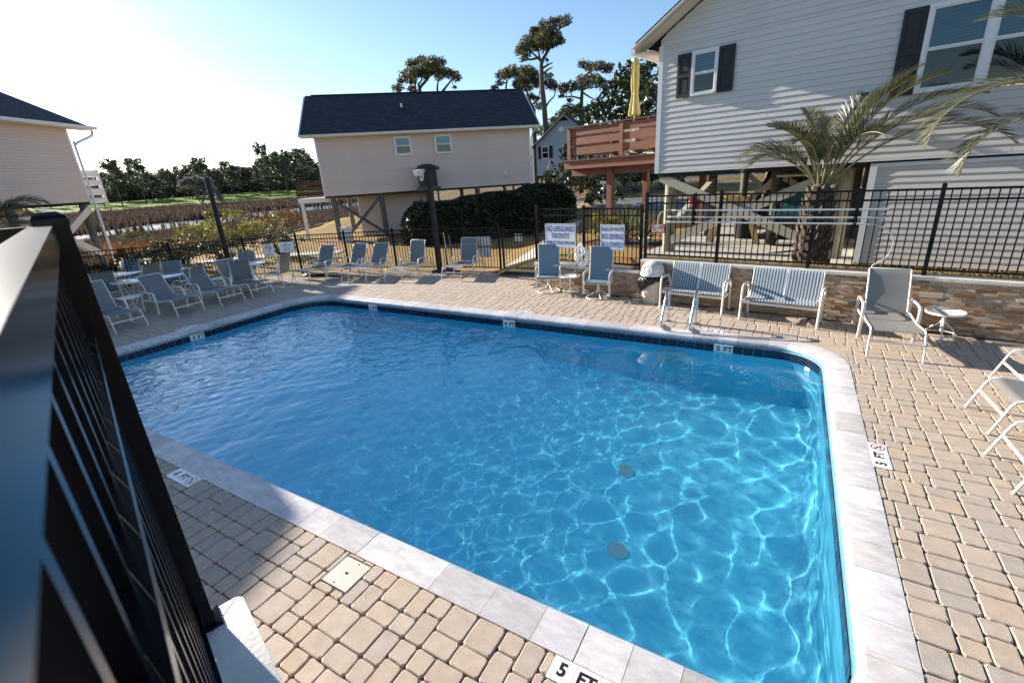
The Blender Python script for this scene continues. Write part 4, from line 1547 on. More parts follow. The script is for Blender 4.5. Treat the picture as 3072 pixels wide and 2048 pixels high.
def pile(t, u, v, z0, z1, zb, m_=None, r=.14, lean=0.):
    m = MB().lathe([(r*1.04, z0 - zb), (r, (z0 + z1)/2 - zb), (r*.97, z1 - zb)], (u, v, 0), 12)
    return m.ob('pile', m_ or M_pile, t, 50)
def brace(t, a, b, zb, w=.19, th=.05, m_=None):
    a, b = np.array(a, float), np.array(b, float)
    a[2] -= zb; b[2] -= zb
    return MB().bar(a, b, w, th, (0, 1, 0)).ob('brace', m_ or M_brace, t)

# ---- right house
FR = Frame((-3.2, 13.0), 99)
ZG = .60
hr = FR.new('stilt_house', 'greige sided gable house on wooden piles at the right with black shuttered windows', 'house', ZG)
def rk(sl=.60):
    return lambda z: (max(0, (z - 5.72)/sl), 9.2 - max(0, (z - 5.72)/sl))
clad(hr, M_sid_r, .05, 9.2, 2.735, 5.545, 0., 2, None, ZG, 5)
clad(hr, M_sid_r, 0, 9.2, 5.545, 8.12, 0., 1, rk(), ZG, 8)
# side wall facing the deck, seen only at a grazing angle
lbox(hr, 'side_wall', M_sid_r, (-.0, .03), (.0, 11), (2.735, 5.5), ZG)
lbox(hr, 'corner_trim', M_trimw, (-.035, .075), (-.028, .06), (2.70, 5.56), ZG)
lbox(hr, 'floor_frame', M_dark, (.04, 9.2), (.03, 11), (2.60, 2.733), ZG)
lbox(hr, 'starter_trim', M_trimw, (.075, 9.2), (-.024, .03), (2.70, 2.733), ZG)
oh, ov = .42, .48                  # rake overhang and eave overhang
def rz_(u): return 5.74 + .60*u
tipz = rz_(-ov)
for s_ in (0, 1):
    f = (lambda u: u) if s_ == 0 else (lambda u: 9.2 - u)
    roof_slab(hr, 'roof', [(f(-ov), -oh, tipz - ZG + .22), (f(-ov), 11.4, tipz - ZG + .22), (f(4.6), 11.4, rz_(4.6) - ZG + .22), (f(4.6), -oh, rz_(4.6) - ZG + .22)])
    m = MB()
    m.add([(f(-ov), -oh + .01, tipz - ZG + .055), (f(4.6), -oh + .01, rz_(4.6) - ZG + .055), (f(4.6), .0, rz_(4.6) - ZG + .055), (f(-ov), .0, tipz - ZG + .055),
           (f(-ov), -oh + .01, tipz - ZG + .03), (f(4.6), -oh + .01, rz_(4.6) - ZG + .03), (f(4.6), .0, rz_(4.6) - ZG + .03), (f(-ov), .0, tipz - ZG + .03)],
          [(0, 1, 2, 3), (7, 6, 5, 4), (0, 4, 5, 1), (1, 5, 6, 2), (2, 6, 7, 3), (3, 7, 4, 0)])
    so = m.ob('soffit', M_soffit, hr)
    m = MB()
    n = 26
    for k in range(n):
        u = -ov + (k + .5)*(4.6 + ov)/n
        m.bar((f(u), -oh + .03, rz_(u) - ZG + .027), (f(u), -.02, rz_(u) - ZG + .027), .006, .004, (0, 0, 1))
    m.ob('soffit_groove', M_trimc, so)
    m = MB()
    m.bar((f(-ov - .01), -oh - .012, tipz - ZG + .085), (f(4.6), -oh - .012, rz_(4.6) - ZG + .085), .024, .25, (0, 0, 1) if False else (0, 1, 0))
    m.ob('rake_board', M_trimw, hr)
    # eave soffit box and gutter along the side
    lbox(hr, 'eave_soffit', M_soffit, tuple(sorted((f(-ov + .02), f(-.04)))), (-oh + .03, 11.3), (tipz - .02, tipz), ZG)
    lbox(hr, 'gutter', M_trimw, tuple(sorted((f(-ov - .11), f(-ov)))), (-oh, 11.4), (tipz - .0, tipz + .16), ZG)
window(hr, (.79, 1.38), (4.38, 5.30), ZG, -.012, 1, shutters=.33)
window(hr, (4.94, 6.70), (3.845, 5.255), ZG, -.012, 2, .11, shutters=.34, trim=.06)
# enclosed storage under the right part
clad(hr, M_sid_r, 4.62, 9.2, .66, 2.60, .03, 1, None, ZG, 3)
lbox(hr, 'enclosure_trim', M_trimw, (4.50, 4.62), (-.005, .12), (.64, 2.66), ZG)
lbox(hr, 'head_trim', M_trimw, (4.62, 9.2), (-.005, .06), (2.60, 2.66), ZG)
lbox(hr, 'enclosure_side', M_sid_r, (4.53, 4.57), (.12, 6), (.62, 2.6), ZG)
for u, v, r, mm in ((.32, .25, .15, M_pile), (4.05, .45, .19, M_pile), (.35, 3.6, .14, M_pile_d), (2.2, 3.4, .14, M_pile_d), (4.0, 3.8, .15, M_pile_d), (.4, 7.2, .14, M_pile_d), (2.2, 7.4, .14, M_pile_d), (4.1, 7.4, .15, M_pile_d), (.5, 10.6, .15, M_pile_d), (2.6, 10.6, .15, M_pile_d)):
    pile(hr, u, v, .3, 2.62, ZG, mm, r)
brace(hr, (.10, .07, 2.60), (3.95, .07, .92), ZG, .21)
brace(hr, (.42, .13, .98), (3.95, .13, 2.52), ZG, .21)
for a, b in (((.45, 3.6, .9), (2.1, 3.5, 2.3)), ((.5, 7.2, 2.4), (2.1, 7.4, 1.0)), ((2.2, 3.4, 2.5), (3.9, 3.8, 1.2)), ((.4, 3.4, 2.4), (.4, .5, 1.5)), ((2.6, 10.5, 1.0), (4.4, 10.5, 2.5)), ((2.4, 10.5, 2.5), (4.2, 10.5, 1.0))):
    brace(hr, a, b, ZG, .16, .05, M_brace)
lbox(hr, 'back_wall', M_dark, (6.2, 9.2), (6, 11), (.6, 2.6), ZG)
slab = tag(MB().prism([(-.2, -.35), (4.52, -.45), (4.52, 11.2), (-.2, 11.2)], FR(0, 0, .675), FR.u, FR.v, (0, 0, -.2)).ob('concrete_slab', M_conc), kind='structure')

# things under the house
st = FR.new('wooden_stairs', 'dark brown open stairs going up under the right house', 'stairs', .67)
for s_ in (1.35, 2.35):
    MB().bar((s_, 5.2, 0), (s_, 8.2, 2.0), .05, .25, (1, 0, 0)).ob('stringer', M_brown, st)
for k in range(8):
    MB().box((1.85, 5.35 + k*.36, .2 + k*.24), (1.0, .28, .045)).ob('tread', M_brown, st)
    MB().box((1.85, 5.49 + k*.36, .1 + k*.24), (1.0, .02, .18)).ob('riser', M_brown, st)
for s_ in (1.33, 2.37):
    MB().bar((s_, 5.1, .9), (s_, 8.1, 2.9 - .3), .04, .12, (1, 0, 0)).ob('handrail', M_redwood, st)
M_teal = mat('teal_vinyl', (.012, .10, .115), .45)
M_rubber = mat('tyre_rubber', (.012, .012, .012), .8)
gc = FR.new('golf_cart', 'golf cart with teal seat and thick black tyres parked under the house', 'golf cart', .675)
g0 = np.array((3.0, 1.9, 0))
MB().box(g0 + (0, .9, .42), (1.0, 1.9, .16)).ob('chassis', M_brown, gc)
MB().box(g0 + (0, .6, .78), (1.0, .5, .14)).ob('seat', M_teal, gc)
MB().box(g0 + (0, .85, 1.05), (1.0, .12, .45), R3('X', -.15)).ob('backrest', M_teal, gc)
MB().box(g0 + (0, .6, .58), (.95, .5, .28)).ob('seat_box', M_dark, gc)
MB().box(g0 + (0, 1.7, .65), (.95, .4, .4)).ob('rear_body', M_teal, gc)
for sx in (-.5, .5):
    for y in (.1, 1.6):
        w_ = MB().lathe([(.10, -.11), (.26, -.11), (.285, -.07), (.285, .07), (.26, .11), (.10, .11)], g0 + (sx, y, .285), 18, R3('Y', math.pi/2)).ob('wheel', M_rubber, gc, 50)
        MB().lathe([(.001, -.115), (.10, -.115), (.10, .115), (.001, .115)], g0 + (sx, y, .285), 12, R3('Y', math.pi/2)).ob('hub', M_trimc, w_, 50)
for sx in (-.48, .48):
    MB().tube([g0 + (sx, 1.5, .6), g0 + (sx, 1.3, 1.75)], .016, 6).ob('roof_strut', M_alum, gc)
    MB().tube([g0 + (sx, -.1, .6), g0 + (sx, .2, 1.75)], .016, 6).ob('roof_strut', M_alum, gc)
MB().box(g0 + (0, .75, 1.77), (1.1, 1.4, .05)).ob('canopy', M_trimc, gc)
rs = FR.new('red_tag_sign', 'small red sign hanging among the braces under the house', 'sign', 2.1)
MB().box((.62, 1.2, -.2), (.22, .012, .34)).ob('panel', M_sred, rs)
MB().box((.58, 1.19, -.30), (.12, .006, .08)).ob('label_patch', mat('pink_print', (.6, .2, .2), .5), rs)
yw = FR.new('kayak_rack', 'tan wooden frame posts standing behind the pole fence under the house', 'rack', .675)
for a, b in (((.9, 2.0, 0), (1.25, 2.0, 1.25)), ((1.25, 2.0, 1.25), (1.75, 2.0, 1.2)), ((1.75, 2.0, 1.2), (2.15, 2.0, 0)), ((.75, 2.3, 0), (1.0, 2.3, 1.0))):
    MB().bar(a, b, .14, .10, (0, 1, 0)).ob('frame_board', mat('tan_board', (.36, .25, .11), .7, var=.2) if 'tan_board' not in bpy.data.materials else bpy.data.materials['tan_board'], yw)
eq = FR.new('dark_barrel', 'dark round barrel beside the stair foot under the house', 'barrel', .675)
MB().lathe([(.25, 0), (.28, .3), (.28, .5), (.25, .8)], (1.5, 3.2, 0), 16).ob('drum', M_dark, eq, 50)

# ---- redwood deck on posts beside the right house
FD = Frame((-7.45, 17.05), 104)
DZ = 3.30
dk = FD.new('raised_deck', 'reddish brown raised wooden deck with slatted railing left of the right house', 'deck', .4)
zb = .4
DL = 4.9
lbox(dk, 'rim_board', M_redwood, (-.15, DL), (-.04, .0), (2.98, 3.24), zb)
lbox(dk, 'side_rim_board', M_redwood, (-.15, -.11), (0, 3.2), (2.98, 3.24), zb)
lbox(dk, 'nosing', M_brown, (-.22, DL), (-.11, .02), (3.242, 3.285), zb)
for k in range(22):
    lbox(dk, 'deck_board', M_redwood, (-.2, DL), (.025 + k*.145, .16 + k*.145), (3.245, 3.28), zb)
lbox(dk, 'beam', M_redwood, (-.1, DL), (.35, .45), (2.72, 2.98), zb)
for u, w_ in ((1.62, .20), (3.9, .20)):
    lbox(dk, 'support_post', M_redwood, (u - w_/2, u + w_/2), (.25, .25 + w_), (.3, 2.98), zb)
    lbox(dk, 'support_post', M_redwood, (u - w_/2, u + w_/2), (2.8, 2.8 + w_), (.3, 2.98), zb)
posts_u = (.06, 2.25, 4.45)
for u in posts_u:
    lbox(dk, 'rail_post', M_redwood, (u - .07, u + .07), (-.02, .09), (3.29, 4.36), zb)
for a, b in zip(posts_u[:-1], posts_u[1:]):
    for z0, z1 in ((3.45, 3.70), (3.79, 4.02), (4.10, 4.33)):
        lbox(dk, 'rail_board', M_redwood, (a + .07, b - .07), (.02, .06), (z0, z1), zb)
lbox(dk, 'rail_cap', M_brown, (-.06, DL - .2), (-.05, .12), (4.362, 4.40), zb)
for z0, z1 in ((3.45, 3.70), (3.79, 4.02), (4.10, 4.33)):
    lbox(dk, 'side_rail_board', M_redwood, (-.01, .03), (.1, 3.1), (z0, z1), zb)
    lbox(dk, 'back_rail_board', M_redwood, (.1, DL), (3.1, 3.14), (z0, z1), zb)
for u in posts_u:
    lbox(dk, 'rail_post', M_redwood, (u - .07, u + .07), (3.08, 3.19), (3.29, 4.36), zb)
M_yel = mat('yellow_canvas', (.62, .51, .15), .75, var=.1, vscale=8)
um = FD.new('patio_umbrella', 'folded pale yellow patio umbrella standing on the raised deck', 'umbrella', 3.285)
uo = (2.2, .9)
MB().tube([(uo[0], uo[1], 0), (uo[0], uo[1], 2.95)], .02, 8).ob('pole', M_frame, um)
MB().lathe([(.22, 0), (.22, .05), (.05, .09)], (uo[0], uo[1], 0), 16).ob('base', M_dark, um)
V, F = [], []
nn = 48
pf_ = [(1.28, .18), (1.36, .172), (1.62, .135), (1.86, .10), (1.95, .092), (2.2, .118), (2.5, .122), (2.72, .105), (2.74, .13), (2.82, .12), (2.95, .07), (3.03, .02)]
for i, (z, r) in enumerate(pf_):
    for k in range(nn):
        a = 2*math.pi*k/nn
        fold = 1 + .2*math.sin(8*a + .5*math.sin(3*z)) + .08*math.sin(16*a + z*2)
        zz_ = z + (.04*math.sin(8*a) if i == 0 else 0)
        V.append((uo[0] + r*fold*math.cos(a), uo[1] + r*fold*math.sin(a), zz_))
for i in range(len(pf_) - 1):
    for k in range(nn):
        l = (k + 1) % nn
        F.append((i*nn + k, i*nn + l, (i+1)*nn + l, (i+1)*nn + k))
MB().add(V, F).ob('canopy', M_yel, um, 60)
MB().lathe([(.10, 0), (.105, .03), (.10, .06)], (uo[0], uo[1], 1.90), 20).ob('tie_band', M_yel, um, 50)
def adirondack(label, u, v, rz, m_):
    t = thing('adirondack_chair', label, 'deck chair', tuple(FD(u, v, 3.285)), FD.rz + rz, 'adirondack chairs on the raised deck')
    for k in range(7):
        x = -.27 + k*.09
        hgt = .92 + .14*math.cos((k - 3)*.42)
        MB().bar((x, .22, .32), (x*1.15, .48, .32 + hgt*.78), .078, .02, (0, 1, 0)).ob('back_slat', m_, t)
    for k in range(5):
        MB().box((0, -.28 + k*.1, .40 - k*.02), (.56, .085, .02)).ob('seat_slat', m_, t)
    for s_ in (-1, 1):
        MB().box((s_*.34, -.05, .62), (.12, .7, .025)).ob('arm', m_, t)
        MB().box((s_*.32, -.32, .31), (.09, .03, .62)).ob('leg', m_, t)
        MB().bar((s_*.29, -.33, .36), (s_*.29, .5, .04), .03, .12, (1, 0, 0)).ob('side_beam', m_, t)
    return t
adirondack('tan slatted deck chair back showing above the deck railing next to the house', 3.9, 1.6, .3, mat('tan_wood', (.38, .25, .12), .7, var=.2))
adirondack('pale weathered deck chair tilted behind the deck railing left of the umbrella', 1.55, 1.3, -1.9, mat('pale_wood', (.42, .38, .33), .7, var=.2))

# ---- middle house
FM = Frame((-22.6, 18.6), 48)
hm = FM.new('stilt_house', 'beige sided stilt house with dark shingle roof and two small windows beyond the fence', 'house', -.2)
zb = -.2
clad(hm, M_sid_m, -.33, 11.56, 2.43, 5.47, 0., 0, None, zb, 1, .1216, .034)
for u in ((-.41, -.33), (11.56, 11.66)):
    lbox(hm, 'corner_trim', M_trimw, u, (-.03, .05), (2.41, 5.49), zb)
lbox(hm, 'floor_frame', M_dark, (-.38, 11.62), (.02, 7.0), (2.32, 2.428), zb)
lbox(hm, 'end_wall', M_sid_m, (-.38, -.34), (.05, 7.0), (2.43, 5.5), zb)
lbox(hm, 'end_wall', M_sid_m, (11.58, 11.62), (.05, 7.0), (2.43, 5.5), zb)
m = MB()
for u in (-.36, 11.58):
    m.prism([(0, 5.5 - zb), (7.1, 5.5 - zb), (3.55, 7.85 - zb)], (u, 0, 0), (0, 1, 0), (0, 0, 1), (.03, 0, 0))
m.ob('gable_wall', M_sid_m, hm)
ez = 5.56
sl = 2.5/4.0
roof_slab(hm, 'roof', [(-1.03, -.45, ez - zb), (12.15, -.45, ez - zb), (12.15, 3.55, 8.08 - zb), (-1.03, 3.55, 8.08 - zb)], .09)
roof_slab(hm, 'roof', [(-1.03, 7.55, ez - zb), (12.15, 7.55, ez - zb), (12.15, 3.55, 8.08 - zb), (-1.03, 3.55, 8.08 - zb)], .09)
lbox(hm, 'ridge_cap', M_roof, (-.7, 11.9), (3.45, 3.65), (8.07, 8.11), zb)
lbox(hm, 'gutter', M_trimc, (-1.05, 12.17), (-.57, -.455), (5.45, 5.58), zb)
lbox(hm, 'soffit', M_soffit, (-1.0, 12.12), (-.44, .0), (5.44, 5.47), zb)
for u in ((-1.06, -1.03), (12.15, 12.18)):
    for s_ in (0, 1):
        a, b = ((u[0] + u[1])/2, -.46 if s_ == 0 else 7.56, ez - zb - .06), ((u[0] + u[1])/2, 3.55, 8.02 - zb)
        MB().bar(a, b, .03, .16, (1, 0, 0)).ob('rake_board', M_trimc, hm)
window(hm, (3.80, 4.74), (4.36, 5.34), zb, -.012, 1, trim=.075, blinds=False)
window(hm, (6.05, 7.02), (4.33, 5.34), zb, -.012, 1, trim=.075, blinds=False)
lbox(hm, 'roof_vent', M_trimw, (4.4, 4.52), (1.75, 1.87), (6.85, 7.25), zb)
lbox(hm, 'vent_boot', M_dark, (4.3, 4.62), (1.65, 1.97), (6.85, 7.03), zb)
MB().tube([(11.95, -.5, 5.46 - zb), (11.8, -.15, 5.2 - zb), (11.72, -.06, 4.9 - zb), (11.72, -.06, 2.4 - zb)], .05, 6).ob('downspout', M_trimw, hm, 50)
lbox(hm, 'meter_box', M_trimw, (9.95, 10.15), (-.07, -.02), (3.0, 3.2), zb)
clad(hm, M_sid_m, 1.25, 5.6, -.15, 2.32, 1.6, 0, None, zb, 1, .1216, .034)
lbox(hm, 'enclosure_trim', M_trimw, (1.16, 1.25), (1.57, 1.66), (-.15, 2.32), zb)
lbox(hm, 'enclosure_side', M_sid_m, (1.2, 1.24), (1.66, 6.5), (-.15, 2.32), zb)
for u, v in ((.02, .15), (2.68, .15), (5.4, .15), (8.3, .15), (11.2, .15), (.1, 6.6), (4, 6.6), (8, 6.6), (11.2, 6.6)):
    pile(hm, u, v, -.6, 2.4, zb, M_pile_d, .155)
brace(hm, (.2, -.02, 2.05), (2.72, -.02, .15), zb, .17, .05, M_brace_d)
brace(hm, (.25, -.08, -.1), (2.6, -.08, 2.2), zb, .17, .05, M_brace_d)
# small deck behind its left end
lbox(hm, 'side_deck', M_trimw, (-2.1, -.4), (1.2, 4.4), (2.1, 2.35), zb)
for z0, z1 in ((2.5, 2.72), (2.8, 3.0), (3.06, 3.26)):
    lbox(hm, 'deck_rail_board', M_brown, (-2.1, -.4), (1.2, 1.24), (z0, z1), zb)
    lbox(hm, 'deck_rail_board', M_brown, (-2.12, -2.08), (1.2, 4.4), (z0, z1), zb)
lbox(hm, 'deck_rail_cap', M_brown, (-2.15, -.4), (1.15, 1.3), (3.27, 3.31), zb)
lbox(hm, 'deck_post', M_trimw, (-2.02, -1.86), (1.25, 1.41), (-.9, 2.1), zb)
# air conditioner on its platform
ac = FM.new('air_conditioner', 'dark grey air conditioner on a small wooden platform against the middle house wall', 'air conditioner', 2.5)
MB().box((5.42, -.62, -.0), (1.3, .95, .2)).ob('platform', M_brace_d, ac)
for u in (4.9, 5.9):
    MB().box((u, -.95, -1.4), (.1, .1, 2.7)).ob('platform_leg', M_pile_d, ac)
b_ = MB().box((5.42, -.62, .68), (1.0, .8, 1.12)).ob('cabinet', mat('dark_metal', (.03, .034, .045), .5), ac)
m = MB()
for k in range(14):
    m.box((5.42, -1.03, .2 + k*.075), (.94, .02, .02))
    m.box((4.91, -.62, .2 + k*.075), (.02, .74, .02))
m.ob('louvre_fins', M_dark, b_)
MB().lathe([(.3, 1.24), (.36, 1.26), (.3, 1.3), (.05, 1.31)], (5.42, -.62, 0), 18).ob('fan_guard', M_dark, b_, 40)
wc = FM.new('white_crate', 'white boxy housing standing behind the fence at the corner pile', 'box', -.1)
MB().box((.55, -.9, .35), (.55, .3, .9)).ob('box_body', M_trimw, wc)
MB().box((.55, -.9, .82), (.6, .35, .05)).ob('box_lid', M_trimw, wc)

# ---- left house
FL = Frame((-29.3, 9.8), -28)
                                   # inward is to the left of the view
hl = thing('stilt_house', 'beige sided house with dark roof and a white downspout at the left edge', 'house', (-29.3, 9.8, -.5))
def LW(u, v, z): return np.array(FL(u, v, z))
def wbox(t, nm, m_, u, v, z):
    p = [LW(a, b, c) for a in u for b in v for c in z]
    m = MB().add(p, [(0, 1, 3, 2), (4, 6, 7, 5), (0, 4, 5, 1), (2, 3, 7, 6), (0, 2, 6, 4), (1, 5, 7, 3)])
    o = m.ob(nm, m_, t, None, True)
    return o
z = 2.94
bm_l = None
while z < 6.12:
    p = []
    for (a, o_) in ((0, 0), (0, -.034), (.012, -.035), (.1216, -.006), (.1216, 0)):
        for u in (-12.0, .14):
            p.append(LW(u, o_, 0) + (0, 0, a) - np.array(hl.location))
    if bm_l is None:
        bm_l = MB().add(p, [(0, 2, 3, 1), (2, 4, 5, 3), (4, 6, 7, 5), (6, 8, 9, 7), (8, 0, 1, 9), (0, 8, 6, 4, 2), (1, 3, 5, 7, 9)]).data('siding_board')
    put('siding_board', bm_l, M_sid_m, hl, (0, 0, z))
    z += .1216
wbox(hl, 'corner_trim', M_trimw, (.14, .24), (-.03, .05), (2.92, 6.16))
wbox(hl, 'end_wall', M_sid_m, (.16, .2), (.05, 10.6), (2.94, 6.2))
wbox(hl, 'floor_frame', M_dark, (-12, .18), (.03, 10.6), (2.82, 2.938))
m = MB()
P = [LW(.17, 0, 6.2), LW(.17, 10.7, 6.2), LW(.17, 5.35, 8.75)]
m.add(P + [p - FL.u*.03 for p in P], [(0, 1, 2), (5, 4, 3), (0, 3, 4, 1), (1, 4, 5, 2), (2, 5, 3, 0)]).ob('gable_wall', M_sid_m, hl, None, True)
base = np.array(hl.location)
for s_ in (0, 1):
    ve = -.5 if s_ == 0 else 11.2
    roof_slab(hl, 'roof', [LW(-12.6, ve, 6.28) - base, LW(1.05, ve, 6.28) - base, LW(1.05, 5.35, 8.98) - base, LW(-12.6, 5.35, 8.98) - base], .09)
wbox(hl, 'gutter', M_trimw, (-12.6, 1.25), (-.62, -.5), (6.17, 6.3))
wbox(hl, 'soffit', M_soffit, (-12.6, 1.05), (-.49, .0), (6.15, 6.18))
for s_ in (0, 1):
    ve = -.5 if s_ == 0 else 11.2
    MB().bar(LW(1.06, ve, 6.2), LW(1.06, 5.35, 8.9), .03, .16, FL.u).ob('rake_board', M_trimc, hl, None, True)
MB().tube(smooth_path([LW(.95, -.56, 6.17), LW(.95, -.56, 6.0), LW(.85, -.5, 5.85), LW(.45, -.2, 5.6), LW(.33, -.1, 5.45), LW(.32, -.09, 5.2), LW(.32, -.09, .0)], 4), .055, 7).ob('downspout', M_trimw, hl, 50, True)
for u in (-3.4, -6.8, -10.4, -.05):
    for v in (.2, 4.8, 9.8):
        m = MB().lathe([(.17, -1.2), (.165, 2.9)], (0, 0, 0), 12)
        m.v[0] = m.v[0] + LW(u, v, 0)
        m.ob('pile', M_pile_d, hl, 50, True)
for a, b in (((-.05, .02, .45), (-3.3, .02, 2.6)), ((-.05, -.04, 2.6), (-3.3, -.04, .45)), ((.1, .1, 2.7), (.1, 3.4, .4)), ((.12, 3.4, 2.7), (.12, .1, .1))):
    MB().bar(LW(*a), LW(*b), .34 if a[1] > .05 else .28, .06, (FL.v if abs(a[0] - b[0]) > 1 else FL.u)).ob('brace', M_trimc, hl, None, True)
wbox(hl, 'enclosure_wall', M_sid_m, (-12, -1.0), (2.2, 9), (-.8, 2.82))
wbox(hl, 'balcony_floor', M_trimw, (.3, 1.6), (.4, 10.4), (2.85, 3.1))
for z0, z1 in ((3.25, 3.55), (3.7, 3.95), (4.1, 4.4)):
    wbox(hl, 'balcony_board', M_trimw, (1.55, 1.6), (.4, 10.4), (z0, z1))
    wbox(hl, 'balcony_board', M_trimw, (.26, 1.55), (.4, .45), (z0, z1))
wbox(hl, 'balcony_post', M_trimw, (1.5, 1.62), (.38, .5), (2.85, 4.45))
# unseen gabled block added off to the left to shade the near paving
cl = thing('added_shade_block', 'low beige gabled pool house left of the picture beside the paving', 'pool house', (-17, 0, 0))
rd = np.array((.47, -.883, 0))
rn = np.array((-.883, -.47, 0))
A = np.array((-17.05, 3.15, 0))
def PW(u, v, z): return A + rd*u + rn*v + np.array((0, 0, z))
bb = np.array(cl.location)
m = MB()
P = [PW(.2, 1.0, 0), PW(9, 1.0, 0), PW(9, -1.0, 0), PW(.2, -1.0, 0)]
m.add(P + [p + (0, 0, 3.3) for p in P], [(0, 1, 5, 4), (1, 2, 6, 5), (2, 3, 7, 6), (3, 0, 4, 7), (4, 5, 6, 7)])
for u in (.2, 9):
    m.add([PW(u, 1.0, 3.3), PW(u, -1.0, 3.3), PW(u, 0, 4.5)], [(0, 1, 2)])
m.ob('wall', M_sid_m, cl, None, True)
for s_ in (-1, 1):
    roof_slab(cl, 'roof', [PW(0, s_*1.2, 3.2) - bb, PW(9.3, s_*1.2, 3.2) - bb, PW(9.3, 0, 4.66) - bb, PW(0, 0, 4.66) - bb])

# ---- distant blue-grey house with flags
FB = Frame((-20.9, 42.6), 80)
hb = FB.new('gable_house', 'distant blue grey gable house with two flags beyond the hedge', 'house', .4)
zb = .4
clad(hb, M_sid_b, -.9, 4.75, 2.75, 5.55, 0., 0, None, zb, 1, .14)
clad(hb, M_sid_b, 0, 0, 5.55, 7.4, 0., 0, lambda z: (-.9 + (z - 5.55)/.78, 4.75 - (z - 5.55)/.78), zb, 1, .14)
lbox(hb, 'floor_frame', M_dark, (-.9, 4.75), (.05, 9), (2.6, 2.748), zb)
lbox(hb, 'side_wall', M_sid_b, (4.7, 4.76), (.02, 9), (2.75, 5.5), zb)
for s_ in (0, 1):
    f = (lambda u: u) if s_ == 0 else (lambda u: 3.85 - u)
    roof_slab(hb, 'roof', [(f(-1.35), -.35, 5.30 - zb), (f(-1.35), 9, 5.30 - zb), (f(1.925), 9, 7.85 - zb), (f(1.925), -.35, 7.85 - zb)], .08)
    MB().bar((f(-1.37), -.37, 5.24 - zb), (f(1.925), -.37, 7.80 - zb), .03, .2, (0, 1, 0)).ob('rake_board', M_trimw, hb)
lbox(hb, 'corner_trim', M_trimw, (4.68, 4.78), (-.03, .0), (2.73, 5.5), zb)
window(hb, (2.2, 4.0), (4.0, 5.4), zb, -.012, 2, .1, shutters=.34, blinds=False)
window(hb, (-.35, .35), (4.25, 5.35), zb, -.012, 1, shutters=.34, blinds=False)
MB().lathe([(.22, 0), (.24, .03), (.2, .05)], (1.6, -.03, 6.7 - zb), 14, R3('X', math.pi/2)).ob('gable_vent', M_trimw, hb, 40)
for u in (-.6, 1.5, 4.5):
    for v in (.3, 4, 8):
        pile(hb, u, v, .2, 2.65, zb, M_pile_d)
def flag(label, u, z, ang, w=1.5, h=.9):
    t = FB.new('flag', label, 'flag', z, 'flags on the distant house')
    MB().tube([(u, -.05, -.2), (u + math.sin(ang)*1.8, -.7, 1.3)], .025, 6).ob('flag_pole', M_frame, t)
    mr, mw_, mb_ = bpy.data.materials['sign_red'], M_sign, bpy.data.materials['flag_blue']
    a = np.array((u + math.sin(ang)*1.7, -.66, 1.2))
    dr = np.array((-math.sin(ang)*.15 + .25, 0, -1.))*w*.75
    ac_ = np.array((.55*(1 if ang >= 0 else -1), .05, -.35))*h
    for k in range(13):
        p0, p1 = a + ac_*k/13, a + ac_*(k + 1)/13
        MB().add([p0, p1, p1 + dr, p0 + dr, p0 + (0, .012, 0), p1 + (0, .012, 0), p1 + dr + (0, .012, 0), p0 + dr + (0, .012, 0)],
                 [(0, 1, 2, 3), (7, 6, 5, 4), (0, 3, 7, 4), (1, 5, 6, 2)]).ob('stripe', mr if k % 2 == 0 else mw_, t)
    p0, p1 = a, a + ac_*7/13
    o_ = np.array((0, -.012, 0))
    MB().add([p0 + o_, p1 + o_, p1 + dr*.4 + o_, p0 + dr*.4 + o_], [(0, 1, 2, 3)]).ob('star_canton', mb_, t)
mat('flag_blue', (.02, .03, .12), .7)
flag('US flag hanging below the double window of the distant house', 2.1, 2.6, -.3)
flag('US flag drooping at the left of the distant house, half hidden', -.1, 2.9, .45, 1.1, .8)
# ------------------------------------------------------------------ ground, marsh, fairway
def sst(a, b, x):
    t = np.clip((x - a)/(b - a), 0, 1)
    return t*t*(3 - 2*t)
def gz(x, y):
    x, y = np.asarray(x, float), np.asarray(y, float)
    r = np.hypot(x, y)
    m = -.866*(x + 22.5) - .5*(y - 9)
    zl = -.06 - .84*sst(-.5, 8, m)
    azim = np.degrees(np.arctan2(x, y))
    far = sst(150, 330, r)*(3.6 + .5*np.sin(x*.021 + 1) + .35*np.sin(y*.05))
    zl = zl + np.where(m > 0, far, 0) + np.where(m <= 0, .45*sst(30, 45, r) + 2.2*sst(60, 250, r), 0)
    q = (x + 6.2) + .34*(y - 12.6)
    zr = .60 + .9*sst(28, 75, r) + 1.6*sst(75, 250, r)
    near = np.exp(-((y - (11.05 - .155*(x + 5.85)) - .5)/1.1)**2)
    zr = zr + .2*near*(x > -3)
    w = sst(-2.6, .7, q)*sst(9.0, 10.0, y + .155*(x + 5.85))
    z = zl*(1 - w) + zr*w
    # keep it under the paving and the house slab
    return z
def gz1(x, y): return float(gz(np.array(x), np.array(y)))
rr_ = np.concatenate([[3.0], 3.6*1.042**np.arange(148)])
aa = np.radians(np.concatenate([np.arange(-100, 32, .75), np.arange(32, 260, 6)]))
RRg, AAg = np.meshgrid(rr_, aa, indexing='ij')
gx_, gy_ = RRg*np.sin(AAg), RRg*np.cos(AAg)
gzv = gz(gx_, gy_)
nR, nA = gx_.shape
idx = np.arange(nR*nA).reshape(nR, nA)
Q = np.stack([idx[:-1], idx[1:], np.roll(idx, -1, 1)[1:], np.roll(idx, -1, 1)[:-1]], -1)
cx_, cy_ = gx_[:-1] , gy_[:-1]
DS = [(-23.2, -5.5), (7.5, -5.5), (7.5, 8.8), (-5.8, 11.35), (-6.6, 12.4), (-8, 12.3), (-12, 11.6), (-15, 10.1), (-17.9, 7.9), (-19.7, 5.9), (-21.2, 3.2), (-23.2, -1.8)]
